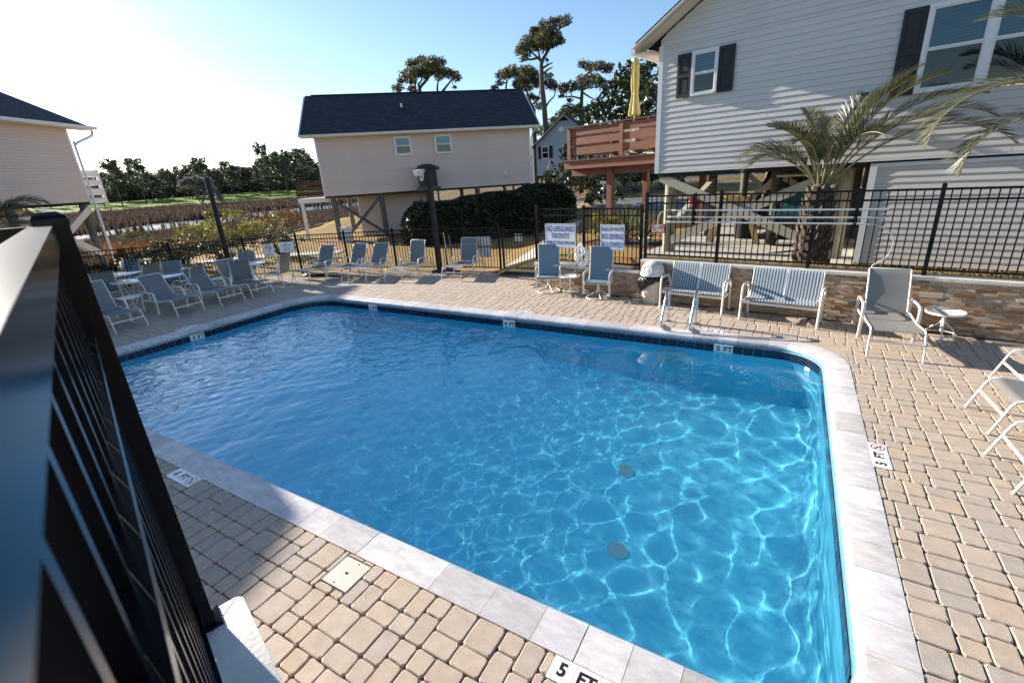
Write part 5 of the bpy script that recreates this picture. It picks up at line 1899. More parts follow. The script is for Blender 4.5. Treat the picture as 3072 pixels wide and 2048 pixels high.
ins = np.array([inside(DS, a, b) for a, b in zip(gx_.ravel(), gy_.ravel())]).reshape(nR, nA)
DW = [(-5.95, 5), (9.5, 5), (9.5, wall_y(9.5) + .28), (-5.95, wall_y(-5.95) + .28)]
inw = np.array([inside(DW, a, b) for a, b in zip(gx_.ravel(), gy_.ravel())]).reshape(nR, nA)
anyw = inw[:-1] | inw[1:] | np.roll(inw, -1, 1)[:-1] | np.roll(inw, -1, 1)[1:]
kill = anyw | ins[:-1] & ins[1:] & np.roll(ins, -1, 1)[:-1] & np.roll(ins, -1, 1)[1:]
Q = Q[~kill].reshape(-1, 4)
V = np.stack([gx_, gy_, gzv], -1).reshape(-1, 3)
x, y = gx_.ravel(), gy_.ravel()
m_ = -.866*(x + 22.5) - .5*(y - 9)
r_ = np.hypot(x, y)
marsh = sst(4, 9, m_)*(1 - sst(165, 200, r_))
golf = sst(0, 5, m_)*sst(165, 200, r_)
green = np.clip(.5 + .5*np.sin(x*.9 + 1.3*np.sin(y*.7))*np.sin(y*1.1 + np.sin(x*.5)), 0, 1)*.5*(1 - marsh)*(1 - golf)
straw = sst(35, 50, r_)*(1 - marsh)*(1 - golf)*sst(-48, -40, np.degrees(np.arctan2(x, y)))
me = fast_mesh('ground', V, Q, True)
for nm, a in (('marsh', marsh), ('golf', golf), ('green', green), ('straw', straw)):
    at_ = me.attributes.new(nm, 'FLOAT', 'POINT')
    at_.data.foreach_set('value', np.ascontiguousarray(a, np.float32))
M_ground = mat('ground', (.40, .235, .105), .95, col2=(.26, .165, .075), vscale=1.3, detail=10, bump=.6, bscale=28, bdist=.03)
N, L = M_ground.node_tree.nodes, M_ground.node_tree.links
b = N['Principled BSDF']
b.inputs['Specular IOR Level'].default_value = .08
cur = b.inputs['Base Color'].links[0].from_socket
for nm, c in (('green', (.20, .21, .055)), ('straw', (.17, .125, .06)), ('marsh', (.075, .052, .042)), ('golf', (.17, .25, .03))):
    at_ = N.new('ShaderNodeAttribute')
    at_.attribute_name = nm
    nz = N.new('ShaderNodeTexNoise')
    nz.inputs['Scale'].default_value = .35 if nm in ('golf', 'marsh') else 2.2
    nz.inputs['Detail'].default_value = 8
    hv = N.new('ShaderNodeHueSaturation')
    hv.inputs['Color'].default_value = (*c, 1)
    mr = N.new('ShaderNodeMapRange')
    mr.inputs['From Min'].default_value, mr.inputs['From Max'].default_value = .3, .7
    mr.inputs['To Min'].default_value, mr.inputs['To Max'].default_value = .55, 1.4
    tcg = N.new('ShaderNodeTexCoord')
    L.new(tcg.outputs['Object'], nz.inputs['Vector'])
    L.new(nz.outputs[0], mr.inputs['Value'])
    L.new(mr.outputs[0], hv.inputs['Value'])
    mx = N.new('ShaderNodeMix')
    mx.data_type = 'RGBA'
    L.new(at_.outputs['Fac'], mx.inputs[0])
    L.new(cur, mx.inputs[6])
    L.new(hv.outputs[0], mx.inputs[7])
    cur = mx.outputs[2]
L.new(cur, b.inputs['Base Color'])
tag(put('ground', me, M_ground), kind='structure')
bed = MB()
for i in range(26):
    for j in range(3):
        c = []
        for du, dv in ((0, 0), (1, 0), (1, 1), (0, 1)):
            p = wpt(.02 + (i + du)*.52, -.16 - (j + dv)*.45)
            c.append((p[0], p[1], min(gz1(p[0], p[1]) + (.012 if j + dv < 3 else -.02), (.57 if i*.52 < U_STEP - .5 else .85) + 1*(j + dv > 0))))
        bed.add(c, [(0, 1, 2, 3)])
tag(bed.ob('planting_bed', M_ground), kind='structure')
# water in the marsh
M_creek = mat('creek_water', (.05, .06, .07), .3, spec=.7, bump=1., bscale=2.5, bdist=.12)
def sheet_poly(name, P, z, m_, drape=None, kind='structure'):
    P = [(p[0], p[1]) for p in P]
    V = [(x_, y_, z if drape is None else gz1(x_, y_) + drape) for x_, y_ in P]
    a = sum(P[i][0]*P[(i+1) % len(P)][1] - P[(i+1) % len(P)][0]*P[i][1] for i in range(len(P)))
    f = tuple(range(len(P)))
    o = MB().add(V, [f if a > 0 else f[::-1]]).ob(name, m_)
    return tag(o, kind=kind)
sheet_poly('creek', [(-55, 14), (-68.4, 23), (-68.4, 28.1), (-66, 32.5), (-67.5, 38), (-73, 45), (-75, 53), (-78, 75), (-92, 88), (-94.7, 67), (-94, 58), (-90, 49), (-85, 43), (-88, 37.4), (-84, 30), (-77.8, 24.5), (-62, 12)], -.80, M_creek)
sheet_poly('creek', [(-176, 103), (-169, 118), (-156, 124), (-120, 130), (-118, 140), (-158, 138), (-180, 128), (-186, 108)], -.55, M_creek)
for P in ([(-72, 30), (-76, 33), (-82, 36), (-80, 33)], [(-74, 41), (-80, 45), (-84, 50), (-78, 45)]):
    sheet_poly('mud_bank', P, -.775, bpy.data.materials.get('marsh_mud') or mat('marsh_mud', (.06, .045, .035), .6))
def strip(name, line, w, m_, drape=.03, step=1.5):
    P = []
    for (a, b_) in zip(line[:-1], line[1:]):
        a, b_ = np.array(a, float), np.array(b_, float)
        n = max(1, int(np.linalg.norm(b_ - a)/step))
        P += [a + (b_ - a)*k/n for k in range(n)]
    P.append(np.array(line[-1], float))
    P = np.array(P)
    T = np.gradient(P, axis=0)
    T /= np.linalg.norm(T, axis=1, keepdims=True)
    Nn = np.stack([-T[:, 1], T[:, 0]], 1)
    cols = np.linspace(-.5, .5, 5)
    V = np.concatenate([np.c_[P + Nn*w*c, gz(P[:, 0] + Nn[:, 0]*w*c, P[:, 1] + Nn[:, 1]*w*c) + drape] for c in cols])
    n = len(P)
    Q = [(j*n + i, j*n + i + 1, (j+1)*n + i + 1, (j+1)*n + i) for j in range(4) for i in range(n - 1)]
    return tag(MB().add(V, [q for q in Q]).ob(name, m_), kind='structure')
M_asph = mat('asphalt', (.12, .12, .125), .9, var=.15, vscale=2, bump=.3, bscale=80)
strip('road', [(-45, 46), (-30, 41.5), (-17, 37), (-6, 31), (4, 28.5), (25, 27)], 7.5, M_asph)
strip('driveway', [(-14.5, 25), (-16, 32), (-18, 38)], 3.2, M_conc, .04)
strip('concrete_walk', [(-7.3, 12.85), (-7.5, 15), (-8.3, 18), (-9.5, 22)], 1.25, M_conc, .03, .6)
strip('concrete_walk', [(-25.5, 9.5), (-22, 13.2), (-18.5, 15.2)], 1.1, M_conc, .03, .6)
# timber edging along the lawn and a low deck edge near the left house
M_edge = mat('weathered_timber', (.20, .17, .14), .85, var=.25, vscale=5)
ed = thing('lawn_edging', 'grey timber edging where the tan lawn meets the marsh shrubs', 'edging', (-31, 20, gz1(-31, 20)))
pts = [(-27.6, 17.0), (-29.2, 18.3), (-33.4, 22.0), (-36.4, 25.6), (-41, 32)]
for a, b_ in zip(pts[:-1], pts[1:]):
    MB().bar((*a, gz1(*a) + .06), (*b_, gz1(*b_) + .06), .16, .2, (0, 0, 1)).ob('timber', M_edge, ed, None, True)
dkw = thing('boat_dock', 'pale timber walkway with side beams beyond the left fence by the house pile', 'walkway', (-27.2, 9.6, -.3))
for k in range(9):
    p = np.array((-29.6 + k*.42, 11.3 - k*.18, -.12))
    MB().box(p, (.40, 1.3, .05), R3('Z', -.4)).ob('plank', M_conc, dkw, None, True)
for s_ in (-.65, .65):
    a = np.array((-29.9, 11.35, -.02)) + np.array((.39, .92, 0))*s_
    MB().bar(a, a + np.array((3.9, -1.62, 0)), .12, .16, (0, 0, 1)).ob('side_beam', M_trimc, dkw, None, True)
# crowns (x, y, z, r) and limbs of the near trees
TREES = {}
TREES['left'] = ([(-40.0, 47.4, 15.7, 0.8), (-39.1, 48.1, 16.0, 0.85), (-38.3, 48.8, 15.8, 0.91), (-37.5, 49.4, 15.8, 0.85), (-37.3, 49.6, 14.9, 0.68), (-38.0, 49.0, 15.1, 0.91), (-38.9, 48.2, 15.2, 0.8), (-39.9, 47.5, 14.9, 0.8), (-40.6, 46.8, 14.7, 0.68), (-41.0, 46.5, 14.1, 0.57), (-41.4, 46.1, 13.3, 0.68), (-40.2, 47.2, 14.2, 0.8), (-40.2, 47.2, 13.1, 0.57), (-36.8, 49.9, 14.7, 0.68), (-36.2, 50.3, 14.5, 0.68), (-36.0, 50.5, 14.2, 0.57), (-37.7, 49.2, 14.3, 0.57), (-36.3, 50.3, 13.2, 0.28), (-39.0, 48.2, 14.6, 0.68), (-40.2, 47.2, 16.1, 0.23)],
 [[(-39.6, 47.7, 12.1), (-39.5, 47.7, 12.8), (-39.5, 47.8, 13.3), (-38.9, 48.3, 14.0), (-38.4, 48.7, 14.6), (-37.9, 49.1, 15.1)], [(-39.5, 47.8, 13.2), (-39.6, 47.7, 13.6), (-39.3, 48.0, 14.1), (-39.3, 47.9, 14.8)], [(-40.1, 47.3, 12.1), (-40.0, 47.4, 12.8), (-39.9, 47.5, 13.8), (-39.9, 47.4, 14.9), (-40.3, 47.1, 15.7)], [(-38.0, 49.0, 12.0), (-37.9, 49.1, 13.5), (-37.6, 49.3, 14.2)], [(-37.5, 49.4, 12.8), (-37.1, 49.7, 13.3), (-36.5, 50.1, 14.0), (-36.3, 50.3, 14.4)]])
TREES['tall'] = ([(-20.7, 47.7, 16.5, 0.57), (-21.4, 47.4, 16.5, 0.57), (-22.1, 47.1, 16.5, 0.52), (-22.7, 46.8, 16.4, 0.48), (-22.6, 46.8, 15.8, 0.81), (-22.0, 47.1, 15.7, 0.76), (-23.1, 46.6, 15.6, 0.86), (-23.5, 46.4, 15.3, 0.76), (-22.6, 46.8, 15.2, 0.95), (-21.9, 47.2, 15.1, 0.86), (-21.3, 47.4, 14.9, 0.52), (-24.1, 46.1, 15.0, 0.76), (-23.5, 46.4, 14.7, 0.76), (-22.9, 46.7, 14.6, 0.67), (-24.5, 45.8, 14.7, 0.62), (-24.9, 45.7, 14.3, 0.48), (-24.2, 46.0, 14.1, 0.57), (-22.3, 47.0, 14.6, 0.57), (-24.6, 45.8, 13.6, 0.33), (-22.5, 46.9, 13.4, 0.14), (-23.6, 46.3, 15.9, 0.38)],
 [[(-22.8, 46.7, 6.4), (-22.8, 46.7, 7.4), (-22.9, 46.7, 9.6), (-23.0, 46.6, 11.1), (-23.0, 46.6, 12.4), (-23.0, 46.6, 13.0), (-22.8, 46.7, 13.5), (-22.5, 46.9, 14.0), (-22.3, 47.0, 14.5), (-22.0, 47.1, 15.2), (-21.9, 47.2, 15.7)], [(-23.0, 46.6, 13.2), (-23.3, 46.5, 13.6), (-23.7, 46.3, 14.0), (-24.1, 46.1, 14.4)], [(-23.3, 46.5, 13.6), (-24.0, 46.1, 13.5), (-24.4, 45.9, 13.8)], [(-23.1, 46.6, 13.3), (-23.2, 46.5, 14.1), (-23.2, 46.5, 14.6)], [(-22.4, 46.9, 14.4), (-21.6, 47.3, 14.6), (-21.2, 47.5, 15.0)], [(-21.6, 47.3, 15.5), (-21.3, 47.4, 15.9), (-20.7, 47.7, 16.1), (-20.3, 47.9, 16.3)], [(-22.9, 46.7, 12.7), (-22.5, 46.9, 12.9), (-22.0, 47.1, 13.1)], [(-22.8, 46.7, 12.2), (-22.5, 46.9, 12.5), (-22.0, 47.1, 12.7)]])
TREES['wide'] = ([(-29.6, 49.9, 13.4, 0.64), (-29.1, 50.2, 13.6, 0.75), (-28.5, 50.5, 13.8, 0.8), (-27.8, 50.9, 13.6, 0.8), (-27.2, 51.2, 13.6, 0.8), (-26.6, 51.5, 13.5, 0.75), (-26.2, 51.8, 13.0, 0.75), (-27.0, 51.3, 13.0, 0.85), (-27.9, 50.9, 13.1, 0.75), (-28.2, 50.7, 12.5, 0.53), (-27.5, 51.1, 12.4, 0.75), (-26.6, 51.6, 12.4, 0.75), (-25.9, 51.9, 12.4, 0.64), (-25.0, 52.3, 13.0, 0.53), (-24.9, 52.4, 12.2, 0.75), (-24.5, 52.6, 12.0, 0.53), (-29.8, 49.7, 12.7, 0.43), (-30.3, 49.4, 12.2, 0.43), (-27.9, 50.8, 12.1, 0.48), (-26.9, 51.4, 11.9, 0.32), (-26.9, 51.4, 11.1, 0.53), (-26.4, 51.7, 10.9, 0.53), (-26.0, 51.9, 10.1, 0.53)],
 [[(-26.6, 51.5, 7.1), (-26.6, 51.5, 8.4), (-26.6, 51.6, 9.7), (-26.8, 51.4, 10.2), (-27.0, 51.4, 10.8), (-27.2, 51.2, 11.7), (-27.5, 51.0, 12.5)], [(-26.8, 51.4, 10.3), (-26.3, 51.7, 10.6), (-26.0, 51.8, 11.1), (-25.8, 51.9, 12.1)], [(-27.1, 51.3, 11.7), (-27.7, 50.9, 11.9), (-28.2, 50.7, 12.4)], [(-29.2, 50.1, 12.1), (-29.1, 50.2, 12.7), (-28.8, 50.3, 13.1)], [(-25.5, 52.1, 9.7), (-25.0, 52.3, 10.5), (-24.5, 52.6, 11.0), (-24.3, 52.7, 11.8)]])
TREES['far'] = ([(-20.5, 51.1, 13.3, 0.54), (-19.7, 51.3, 13.0, 0.67), (-19.0, 51.6, 13.0, 0.61), (-18.2, 51.9, 12.7, 0.67), (-17.8, 52.0, 12.8, 0.4), (-20.6, 51.0, 12.0, 0.54), (-20.0, 51.2, 11.6, 0.81), (-20.9, 50.9, 11.4, 0.67), (-21.7, 50.6, 11.3, 0.67), (-22.3, 50.3, 11.3, 0.67), (-19.3, 51.5, 11.9, 0.67), (-18.8, 51.7, 11.4, 0.67), (-22.5, 50.2, 10.6, 0.34), (-21.7, 50.5, 10.1, 0.34), (-21.9, 50.4, 9.3, 0.67), (-22.4, 50.2, 8.7, 0.81), (-21.5, 50.6, 8.7, 0.81), (-20.9, 50.9, 9.2, 0.67), (-22.8, 50.0, 8.0, 0.81), (-22.2, 50.3, 7.8, 0.81), (-23.4, 49.8, 8.3, 0.54), (-22.0, 50.4, 6.7, 0.4)],
 [[(-20.7, 51.0, 4.3), (-20.7, 51.0, 8.6), (-20.6, 51.0, 10.0), (-20.5, 51.0, 11.1), (-20.4, 51.1, 12.0), (-19.8, 51.3, 12.5), (-19.2, 51.5, 12.8)], [(-20.6, 51.0, 10.1), (-21.5, 50.6, 10.4), (-22.1, 50.4, 10.4)], [(-20.5, 51.0, 11.0), (-19.7, 51.3, 11.1), (-19.0, 51.6, 11.0)], [(-20.5, 51.0, 10.7), (-19.8, 51.3, 10.2), (-19.3, 51.5, 9.9)], [(-20.8, 50.9, 8.6), (-21.7, 50.5, 8.4), (-22.4, 50.2, 8.2)]])
TREES['magnolia'] = ([(-10.5, 35.5, 9.3, 0.63), (-11.1, 35.3, 9.0, 0.63), (-10.0, 35.6, 9.1, 0.63), (-9.5, 35.8, 9.3, 0.36), (-11.5, 35.2, 8.6, 0.68), (-10.7, 35.4, 8.5, 0.72), (-9.9, 35.6, 8.4, 0.72), (-9.3, 35.8, 8.4, 0.68), (-11.9, 35.0, 8.1, 0.68), (-11.2, 35.3, 7.9, 0.72), (-10.5, 35.5, 7.7, 0.77), (-9.7, 35.7, 7.7, 0.77), (-9.1, 35.9, 7.4, 0.68), (-12.4, 34.9, 7.5, 0.63), (-11.6, 35.1, 7.2, 0.72), (-10.9, 35.4, 7.1, 0.77), (-10.1, 35.6, 7.0, 0.77), (-9.4, 35.8, 6.8, 0.77), (-12.8, 34.7, 7.1, 0.59), (-13.4, 34.5, 6.8, 0.59), (-12.5, 34.8, 6.6, 0.72), (-13.1, 34.6, 6.3, 0.63), (-13.7, 34.4, 6.2, 0.5), (-12.1, 35.0, 6.1, 0.72), (-11.3, 35.2, 6.2, 0.72), (-10.6, 35.5, 6.1, 0.72), (-9.8, 35.7, 6.0, 0.72), (-14.9, 33.9, 4.4, 0.5), (-14.9, 33.9, 3.7, 0.59), (-14.7, 34.0, 3.1, 0.59), (-13.9, 34.3, 3.2, 0.68), (-13.1, 34.6, 3.1, 0.68), (-12.4, 34.9, 3.1, 0.72), (-11.6, 35.1, 2.9, 0.72), (-14.3, 34.1, 5.0, 0.45), (-9.2, 35.8, 5.8, 0.72), (-11.0, 35.3, 3.6, 0.72), (-13.3, 34.5, 4.5, 0.72), (-11.8, 35.1, 4.8, 0.81), (-10.3, 35.6, 4.7, 0.81)],
 [[(-11.7, 35.1, 2.1), (-11.7, 35.1, 3.3), (-11.5, 35.2, 4.8), (-11.1, 35.3, 6.2), (-10.7, 35.4, 7.6)], [(-11.5, 35.2, 4.4), (-12.3, 34.9, 5.9), (-12.8, 34.7, 6.9)], [(-11.3, 35.2, 5.5), (-10.3, 35.5, 6.5), (-9.7, 35.7, 7.5)]])
# ------------------------------------------------------------------ vegetation
def leaf_mat(name, dark, light, rough=.55, trans=.25, spec=.4):
    """leaf colour by its own tone; some light comes through"""
    m = bpy.data.materials.new(name)
    m.use_nodes = True
    N, L = m.node_tree.nodes, m.node_tree.links
    b = N['Principled BSDF']
    a = N.new('ShaderNodeAttribute')
    a.attribute_name = 'tone'
    r = N.new('ShaderNodeValToRGB')
    r.color_ramp.elements[0].color, r.color_ramp.elements[1].color = (*dark, 1), (*light, 1)
    L.new(a.outputs['Fac'], r.inputs[0])
    L.new(r.outputs[0], b.inputs['Base Color'])
    b.inputs['Roughness'].default_value = rough
    b.inputs['Specular IOR Level'].default_value = spec
    t = N.new('ShaderNodeBsdfTranslucent')
    L.new(r.outputs[0], t.inputs[0])
    mx = N.new('ShaderNodeMixShader')
    mx.inputs[0].default_value = trans
    L.new(b.outputs[0], mx.inputs[1])
    L.new(t.outputs[0], mx.inputs[2])
    L.new(mx.outputs[0], N['Material Output'].inputs[0])
    return m
M_pine = leaf_mat('pine_needles', (.030, .040, .018), (.16, .15, .065), trans=.35)
M_pine_far = leaf_mat('distant_pine', (.055, .072, .05), (.16, .165, .10), trans=.3)
M_mag = leaf_mat('magnolia_leaf', (.010, .018, .006), (.055, .075, .018), .22, .1, .6)
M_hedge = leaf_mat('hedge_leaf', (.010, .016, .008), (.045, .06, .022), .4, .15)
M_shrub = leaf_mat('marsh_shrub_leaf', (.10, .095, .022), (.30, .27, .055), .6, .35)
M_shrub_g = leaf_mat('groundsel_leaf', (.035, .045, .014), (.16, .15, .07), .6, .3)
M_reed = leaf_mat('marsh_reed', (.045, .032, .026), (.125, .085, .062), .8, .3)
M_reed2 = leaf_mat('red_reed', (.11, .045, .02), (.27, .14, .06), .8, .3)
M_palm = leaf_mat('palm_leaflet', (.028, .036, .018), (.17, .175, .085), .38, .25, .6)
M_yucca = leaf_mat('yucca_blade', (.05, .07, .02), (.24, .25, .09), .4, .25)
M_grass = leaf_mat('dry_grass_blade', (.20, .14, .05), (.44, .33, .13), .8, .35)
M_bark = mat('pine_bark', (.095, .072, .058), .9, var=.4, vscale=6, stretch=(3, 3, .7), bump=.6, bscale=14, bdist=.05)
M_bark_g = mat('grey_bark', (.16, .145, .13), .9, var=.3, vscale=6)
M_boot = mat('palm_boot', (.10, .072, .052), .9, var=.45, vscale=9, obj_var=.3)
M_petiole = mat('palm_petiole', (.26, .24, .12), .5, var=.2)

def quads(cen, size, rng, stretch=2.0, droop=0., flat=0.):
    """random leaf quads at given centres"""
    n = len(cen)
    d = rng.normal(size=(n, 3))
    d[:, 2] = d[:, 2]*(1 - flat) - droop
    d /= np.linalg.norm(d, axis=1, keepdims=True)
    e = rng.normal(size=(n, 3))
    e -= d*(e*d).sum(1, keepdims=True)
    e /= np.linalg.norm(e, axis=1, keepdims=True)
    s_ = (size*rng.uniform(.6, 1.35, n))[:, None]
    a, b = d*s_*stretch*.5, e*s_*.5
    V = np.stack([cen - a - b*.55, cen - a*.1 - b, cen + a, cen - a*.1 + b], 1).reshape(-1, 3)
    return V, np.arange(4*n).reshape(n, 4)
def cloud(name, clumps, per_r2, size, m_, parent, rng, stretch=2., base=None, droop=0., squash=.8, shell=.55, flat=0., dens_min=30):
    """foliage in ellipsoid clumps (x, y, z, r)"""
    Cn, T = [], []
    for x, y, z, r in clumps:
        n = int(max(dens_min, per_r2*r*r))
        d = rng.normal(size=(n, 3))
        d /= np.linalg.norm(d, axis=1, keepdims=True)
        rad = r*(shell + (1.08 - shell)*rng.random(n)**.6)
        rad *= 1 + .25*np.sin(d[:, 0]*5 + x)*np.sin(d[:, 1]*5 + y)*np.sin(d[:, 2]*4 + z)
        p = d*rad[:, None]*np.array((1, 1, squash)) + (x, y, z)
        Cn.append(p)
        T.append(np.clip(rng.normal(.42, .2, n) + .1*math.sin(x*3 + z*2), 0, 1))
    Cn = np.concatenate(Cn)
    T = np.concatenate(T)
    V, Qd = quads(Cn, size, rng, stretch, droop, flat)
    if base is not None:
        V = V - np.array(base)
    me = fast_mesh(name, V, Qd, False, np.repeat(T, 4))
    return put(name, me, m_, parent)
def limb_mb(m, P, r0, r1, n=7):
    P = smooth_path(P, 4)
    m.tube(P, np.linspace(r0, r1, len(P)), n)

rg = np.random.default_rng(21)
def near_tree(key, name, label, cat_, m_leaf, trunk_r, per, size, stretch, dep, squash=.8, shell=.3, bark=None, split=True):
    cl_, limbs = TREES[key]
    f = np.array(limbs[0][0])
    base = np.array((f[0], f[1], gz1(f[0], f[1])))
    t = thing(name, label, cat_, tuple(base), 0, None)
    # spread the clumps in depth along the view so that the crown is round
    vd = np.array((f[0], f[1], 0))/np.hypot(f[0], f[1])
    out_ = []
    for x, y, z, r in cl_:
        d = rg.normal(0, dep)
        k = 1 + d/np.hypot(x, y)
        out_.append((x*k, y*k, 2.85 + (z - 2.85)*k, r))
    m = MB()
    for i, P in enumerate(limbs):
        P = [np.array(p) for p in P]
        if i == 0:
            P = [np.array((P[0][0], P[0][1], base[2] - .2))] + P
        r0 = trunk_r if i == 0 else trunk_r*(.55 if abs(P[0][2] - limbs[0][0][2]) < 2.5 else .38)
        limb_mb(m, [p - base for p in P], r0, .05 if i else .08)
    for x, y, z, r in out_[::1]:
        q = min((np.array(p) for P in limbs for p in P[1:]), key=lambda p: np.linalg.norm(p - (x, y, z)))
        a = np.array((x, y, z))
        mid = (a + q)/2 + rg.normal(0, .15, 3)
        limb_mb(m, [q - base, mid - base, a - base, a - base + (a - q)*.3/np.linalg.norm(a - q + 1e-6)*r], .055, .015, 5)
    m.ob('trunk', bark or M_bark, t, 60)
    cloud('crown', out_, per, size, m_leaf, t, rg, stretch, base, 0, squash, shell)
    return t
near_tree('left', 'pine_tree', 'spreading dark pine whose crown rises behind the middle of the beige house roof', 'tree', M_pine, .30, 520, .105, 4.2, 2.6, .72)
near_tree('tall', 'pine_tree', 'tallest slender pine with an irregular crown leaning right above the roof end', 'tree', M_pine, .33, 560, .095, 4.2, 1.6, .72)
near_tree('wide', 'pine_tree', 'broad low pine crown behind the right end of the beige house roof', 'tree', M_pine, .30, 520, .10, 4.2, 2.4, .72)
near_tree('far', 'pine_tree', 'ragged pine with separate tufts left of the yellow umbrella', 'tree', M_pine, .26, 520, .10, 4.2, 1.8, .72)
near_tree('magnolia', 'magnolia_tree', 'dense glossy leaved tree behind the raised deck and yellow umbrella', 'tree', M_mag, .28, 150, .23, 1.9, 1.6, .95, .35, M_bark_g)

# ---- far tree line: four kinds, copied
def tree_kind(name, label, h, seed, kind):
    r = np.random.default_rng(seed)
    t = thing(name, label, 'tree', (0, 0, 0), 0, 'trees of the distant tree line')
    m = MB()
    cl_ = []
    if kind == 'pine':
        lean = r.normal(0, .04, 2)
        top = np.array((lean[0]*h, lean[1]*h, h*.86))
        limb_mb(m, [(0, 0, -.5), (lean[0]*h*.2, lean[1]*h*.3, h*.35), tuple(top*.8), tuple(top)], .30, .08)
        for k in range(26):
            z = h*(.42 + .56*r.random()**.8)
            rad = h*.19*(1.15 - abs(z/h - .72)*1.9)*r.uniform(.4, 1.15)
            a = r.uniform(0, 6.28)
            c = np.array((top[0]*z/h + rad*math.cos(a), top[1]*z/h + rad*math.sin(a), z))
            cl_.append((*c, h*r.uniform(.045, .085)))
            limb_mb(m, [(top[0]*z/h, top[1]*z/h, z - h*.05), tuple(c)], .09, .03, 5)
    else:
        limb_mb(m, [(0, 0, -.5), (.2, .1, h*.3), (0, 0, h*.6)], .35, .12)
        for k in range(34):
            z = h*(.22 + .74*r.random())
            rad = h*.27*math.sqrt(max(.05, 1 - ((z/h - .5)/.5)**2))*r.uniform(.3, 1)
            a = r.uniform(0, 6.28)
            c = (rad*math.cos(a), rad*math.sin(a), z)
            cl_.append((*c, h*r.uniform(.06, .11)))
    m.ob('trunk', M_bark, t, 60)
    cloud('crown', cl_, 26, h*.028, M_pine_far, t, r, 1.9, None, 0, .7, .4)
    return t
kinds_ = [tree_kind('pine_tree', 'dark pine standing in the distant tree line beyond the golf course', 20, 31, 'pine'), tree_kind('pine_tree', 'dark pine standing in the distant tree line beyond the golf course', 22, 37, 'pine'),
          tree_kind('broad_tree', 'dark broad tree standing in the distant tree line beyond the golf course', 17, 41, 'oak'), tree_kind('broad_tree', 'dark broad tree standing in the distant tree line beyond the golf course', 16, 47, 'oak')]
snaps = [snapshot(k) for k in kinds_]
rt_ = random.Random(8)
prof_az = [-76, -70.6, -69.2, -67.5, -66.4, -65.4, -63.6, -62.1, -60.5, -59.9, -58.5, -57, -55.1, -53.2, -51.7, -49]
prof_el = [2.0, 1.9, 3.5, 3.5, 2.5, 2.9, 3.2, 3.4, 3.1, 3.2, 2.9, 3.3, 3.9, 4.0, 3.4, 3.0]
used_k = set()
a_ = -75.5
while a_ < -48.5:
    d = rt_.uniform(255, 330)
    el = np.interp(a_, prof_az, prof_el)*rt_.uniform(.62, 1.0)
    p = az(a_)*d
    z0 = gz1(p[0], p[1])
    hgt = 2.85 + d*math.tan(math.radians(el)) - z0
    k = rt_.choice((0, 1, 0, 1, 2, 3))
    o = kinds_[k] if k not in used_k else dup(kinds_[k], tree=snaps[k])
    used_k.add(k)
    o.location = (p[0], p[1], z0 - .3)
    s_ = max(.5, hgt/(20, 22, 17, 16)[k])
    o.scale = (s_*rt_.uniform(.9, 1.25), s_*rt_.uniform(.9, 1.25), s_)
    o.rotation_euler = (0, 0, rt_.uniform(0, 6.28))
    a_ += rt_.uniform(.2, .42)
# the peaks that stand out of the line
for a0, el, k, lb in ((-69.1, 3.75, 1, None), (-67.3, 3.7, 0, None), (-62.2, 3.6, 0, None), (-54.9, 4.1, 1, None), (-53.0, 4.15, 0, None), (-56.7, 4.9, 1, 'tallest thin pine standing out of the distant tree line')):
    p = az(a0)*250
    z0 = gz1(p[0], p[1])
    o = dup(kinds_[k], (p[0], p[1], z0 - .3), rt_.uniform(0, 6), lb or 'dark pine standing in the distant tree line beyond the golf course', tree=snaps[k])
    s_ = (2.85 + 250*math.tan(math.radians(el)) - z0)/(20, 22)[k]
    o.scale = (s_*(.7 if lb else 1), s_*(.7 if lb else 1), s_)
    if lb and 'group' in o.keys(): del o['group']
# far wood behind, one dark mass
cl_ = []
for a0 in np.arange(-80, -46, .16):
    d = 345 + rg.uniform(-12, 30)
    p = az(a0)*d
    for k in range(5):
        cl_.append((p[0], p[1], gz1(p[0], p[1]) + rg.uniform(0, 12.5), rg.uniform(2.5, 4.6)))
tag(cloud('woods', cl_, 4, 1.1, M_pine_far, None, rg, 1.6, None, 0, .9, .2), 'dark far wood behind the golf course', None, None, 'stuff')
# trees beyond the road at the right, seen under the house and behind the deck
for a0, d, h_, k in ((-21, 75, 9, 2), (-16.5, 82, 10, 3), (-12, 78, 9, 2), (-8, 70, 9, 3), (-4, 85, 11, 2), (1, 75, 10, 3), (-26, 80, 10, 3), (-30, 85, 9, 2), (-24, 60, 7, 3)):
    p = az(a0)*d
    o = dup(kinds_[k], (p[0], p[1], gz1(p[0], p[1]) - .3), rt_.uniform(0, 6), 'dark tree beyond the road, seen past the houses', 'trees beyond the road', tree=snaps[k])
    s_ = h_/(20, 22, 17, 16)[k]
    o.scale = (s_*1.3, s_*1.3, s_)

# bare grey tree on the bank of the golf course
bt = az(-62.9)*185
bt = np.array((bt[0], bt[1], gz1(bt[0], bt[1])))
tb = thing('bare_tree', 'wispy leafless grey tree on the far marsh bank beside the dark pole', 'tree', tuple(bt))
m = MB()
r = np.random.default_rng(5)
tips = []
def grow(p, d, L_, rad, n):
    q = p + d*L_
    limb_mb(m, [p, (p + q)/2 + r.normal(0, .06*L_, 3), q], rad, rad*.6, 5)
    if n == 0:
        tips.append(q)
        return
    for k in range(3 if n > 1 else 4):
        e = d + r.normal(0, .48, 3) + np.array((0, 0, .12))
        grow(q, e/np.linalg.norm(e), L_*r.uniform(.6, .82), rad*.55, n - 1)
for e in ((.5, .1, .8), (-.45, .2, .8), (.1, -.3, 1), (-.1, .3, .9)):
    e = np.array(e)
    grow(np.zeros(3), e/np.linalg.norm(e), 3.4, .22, 3)
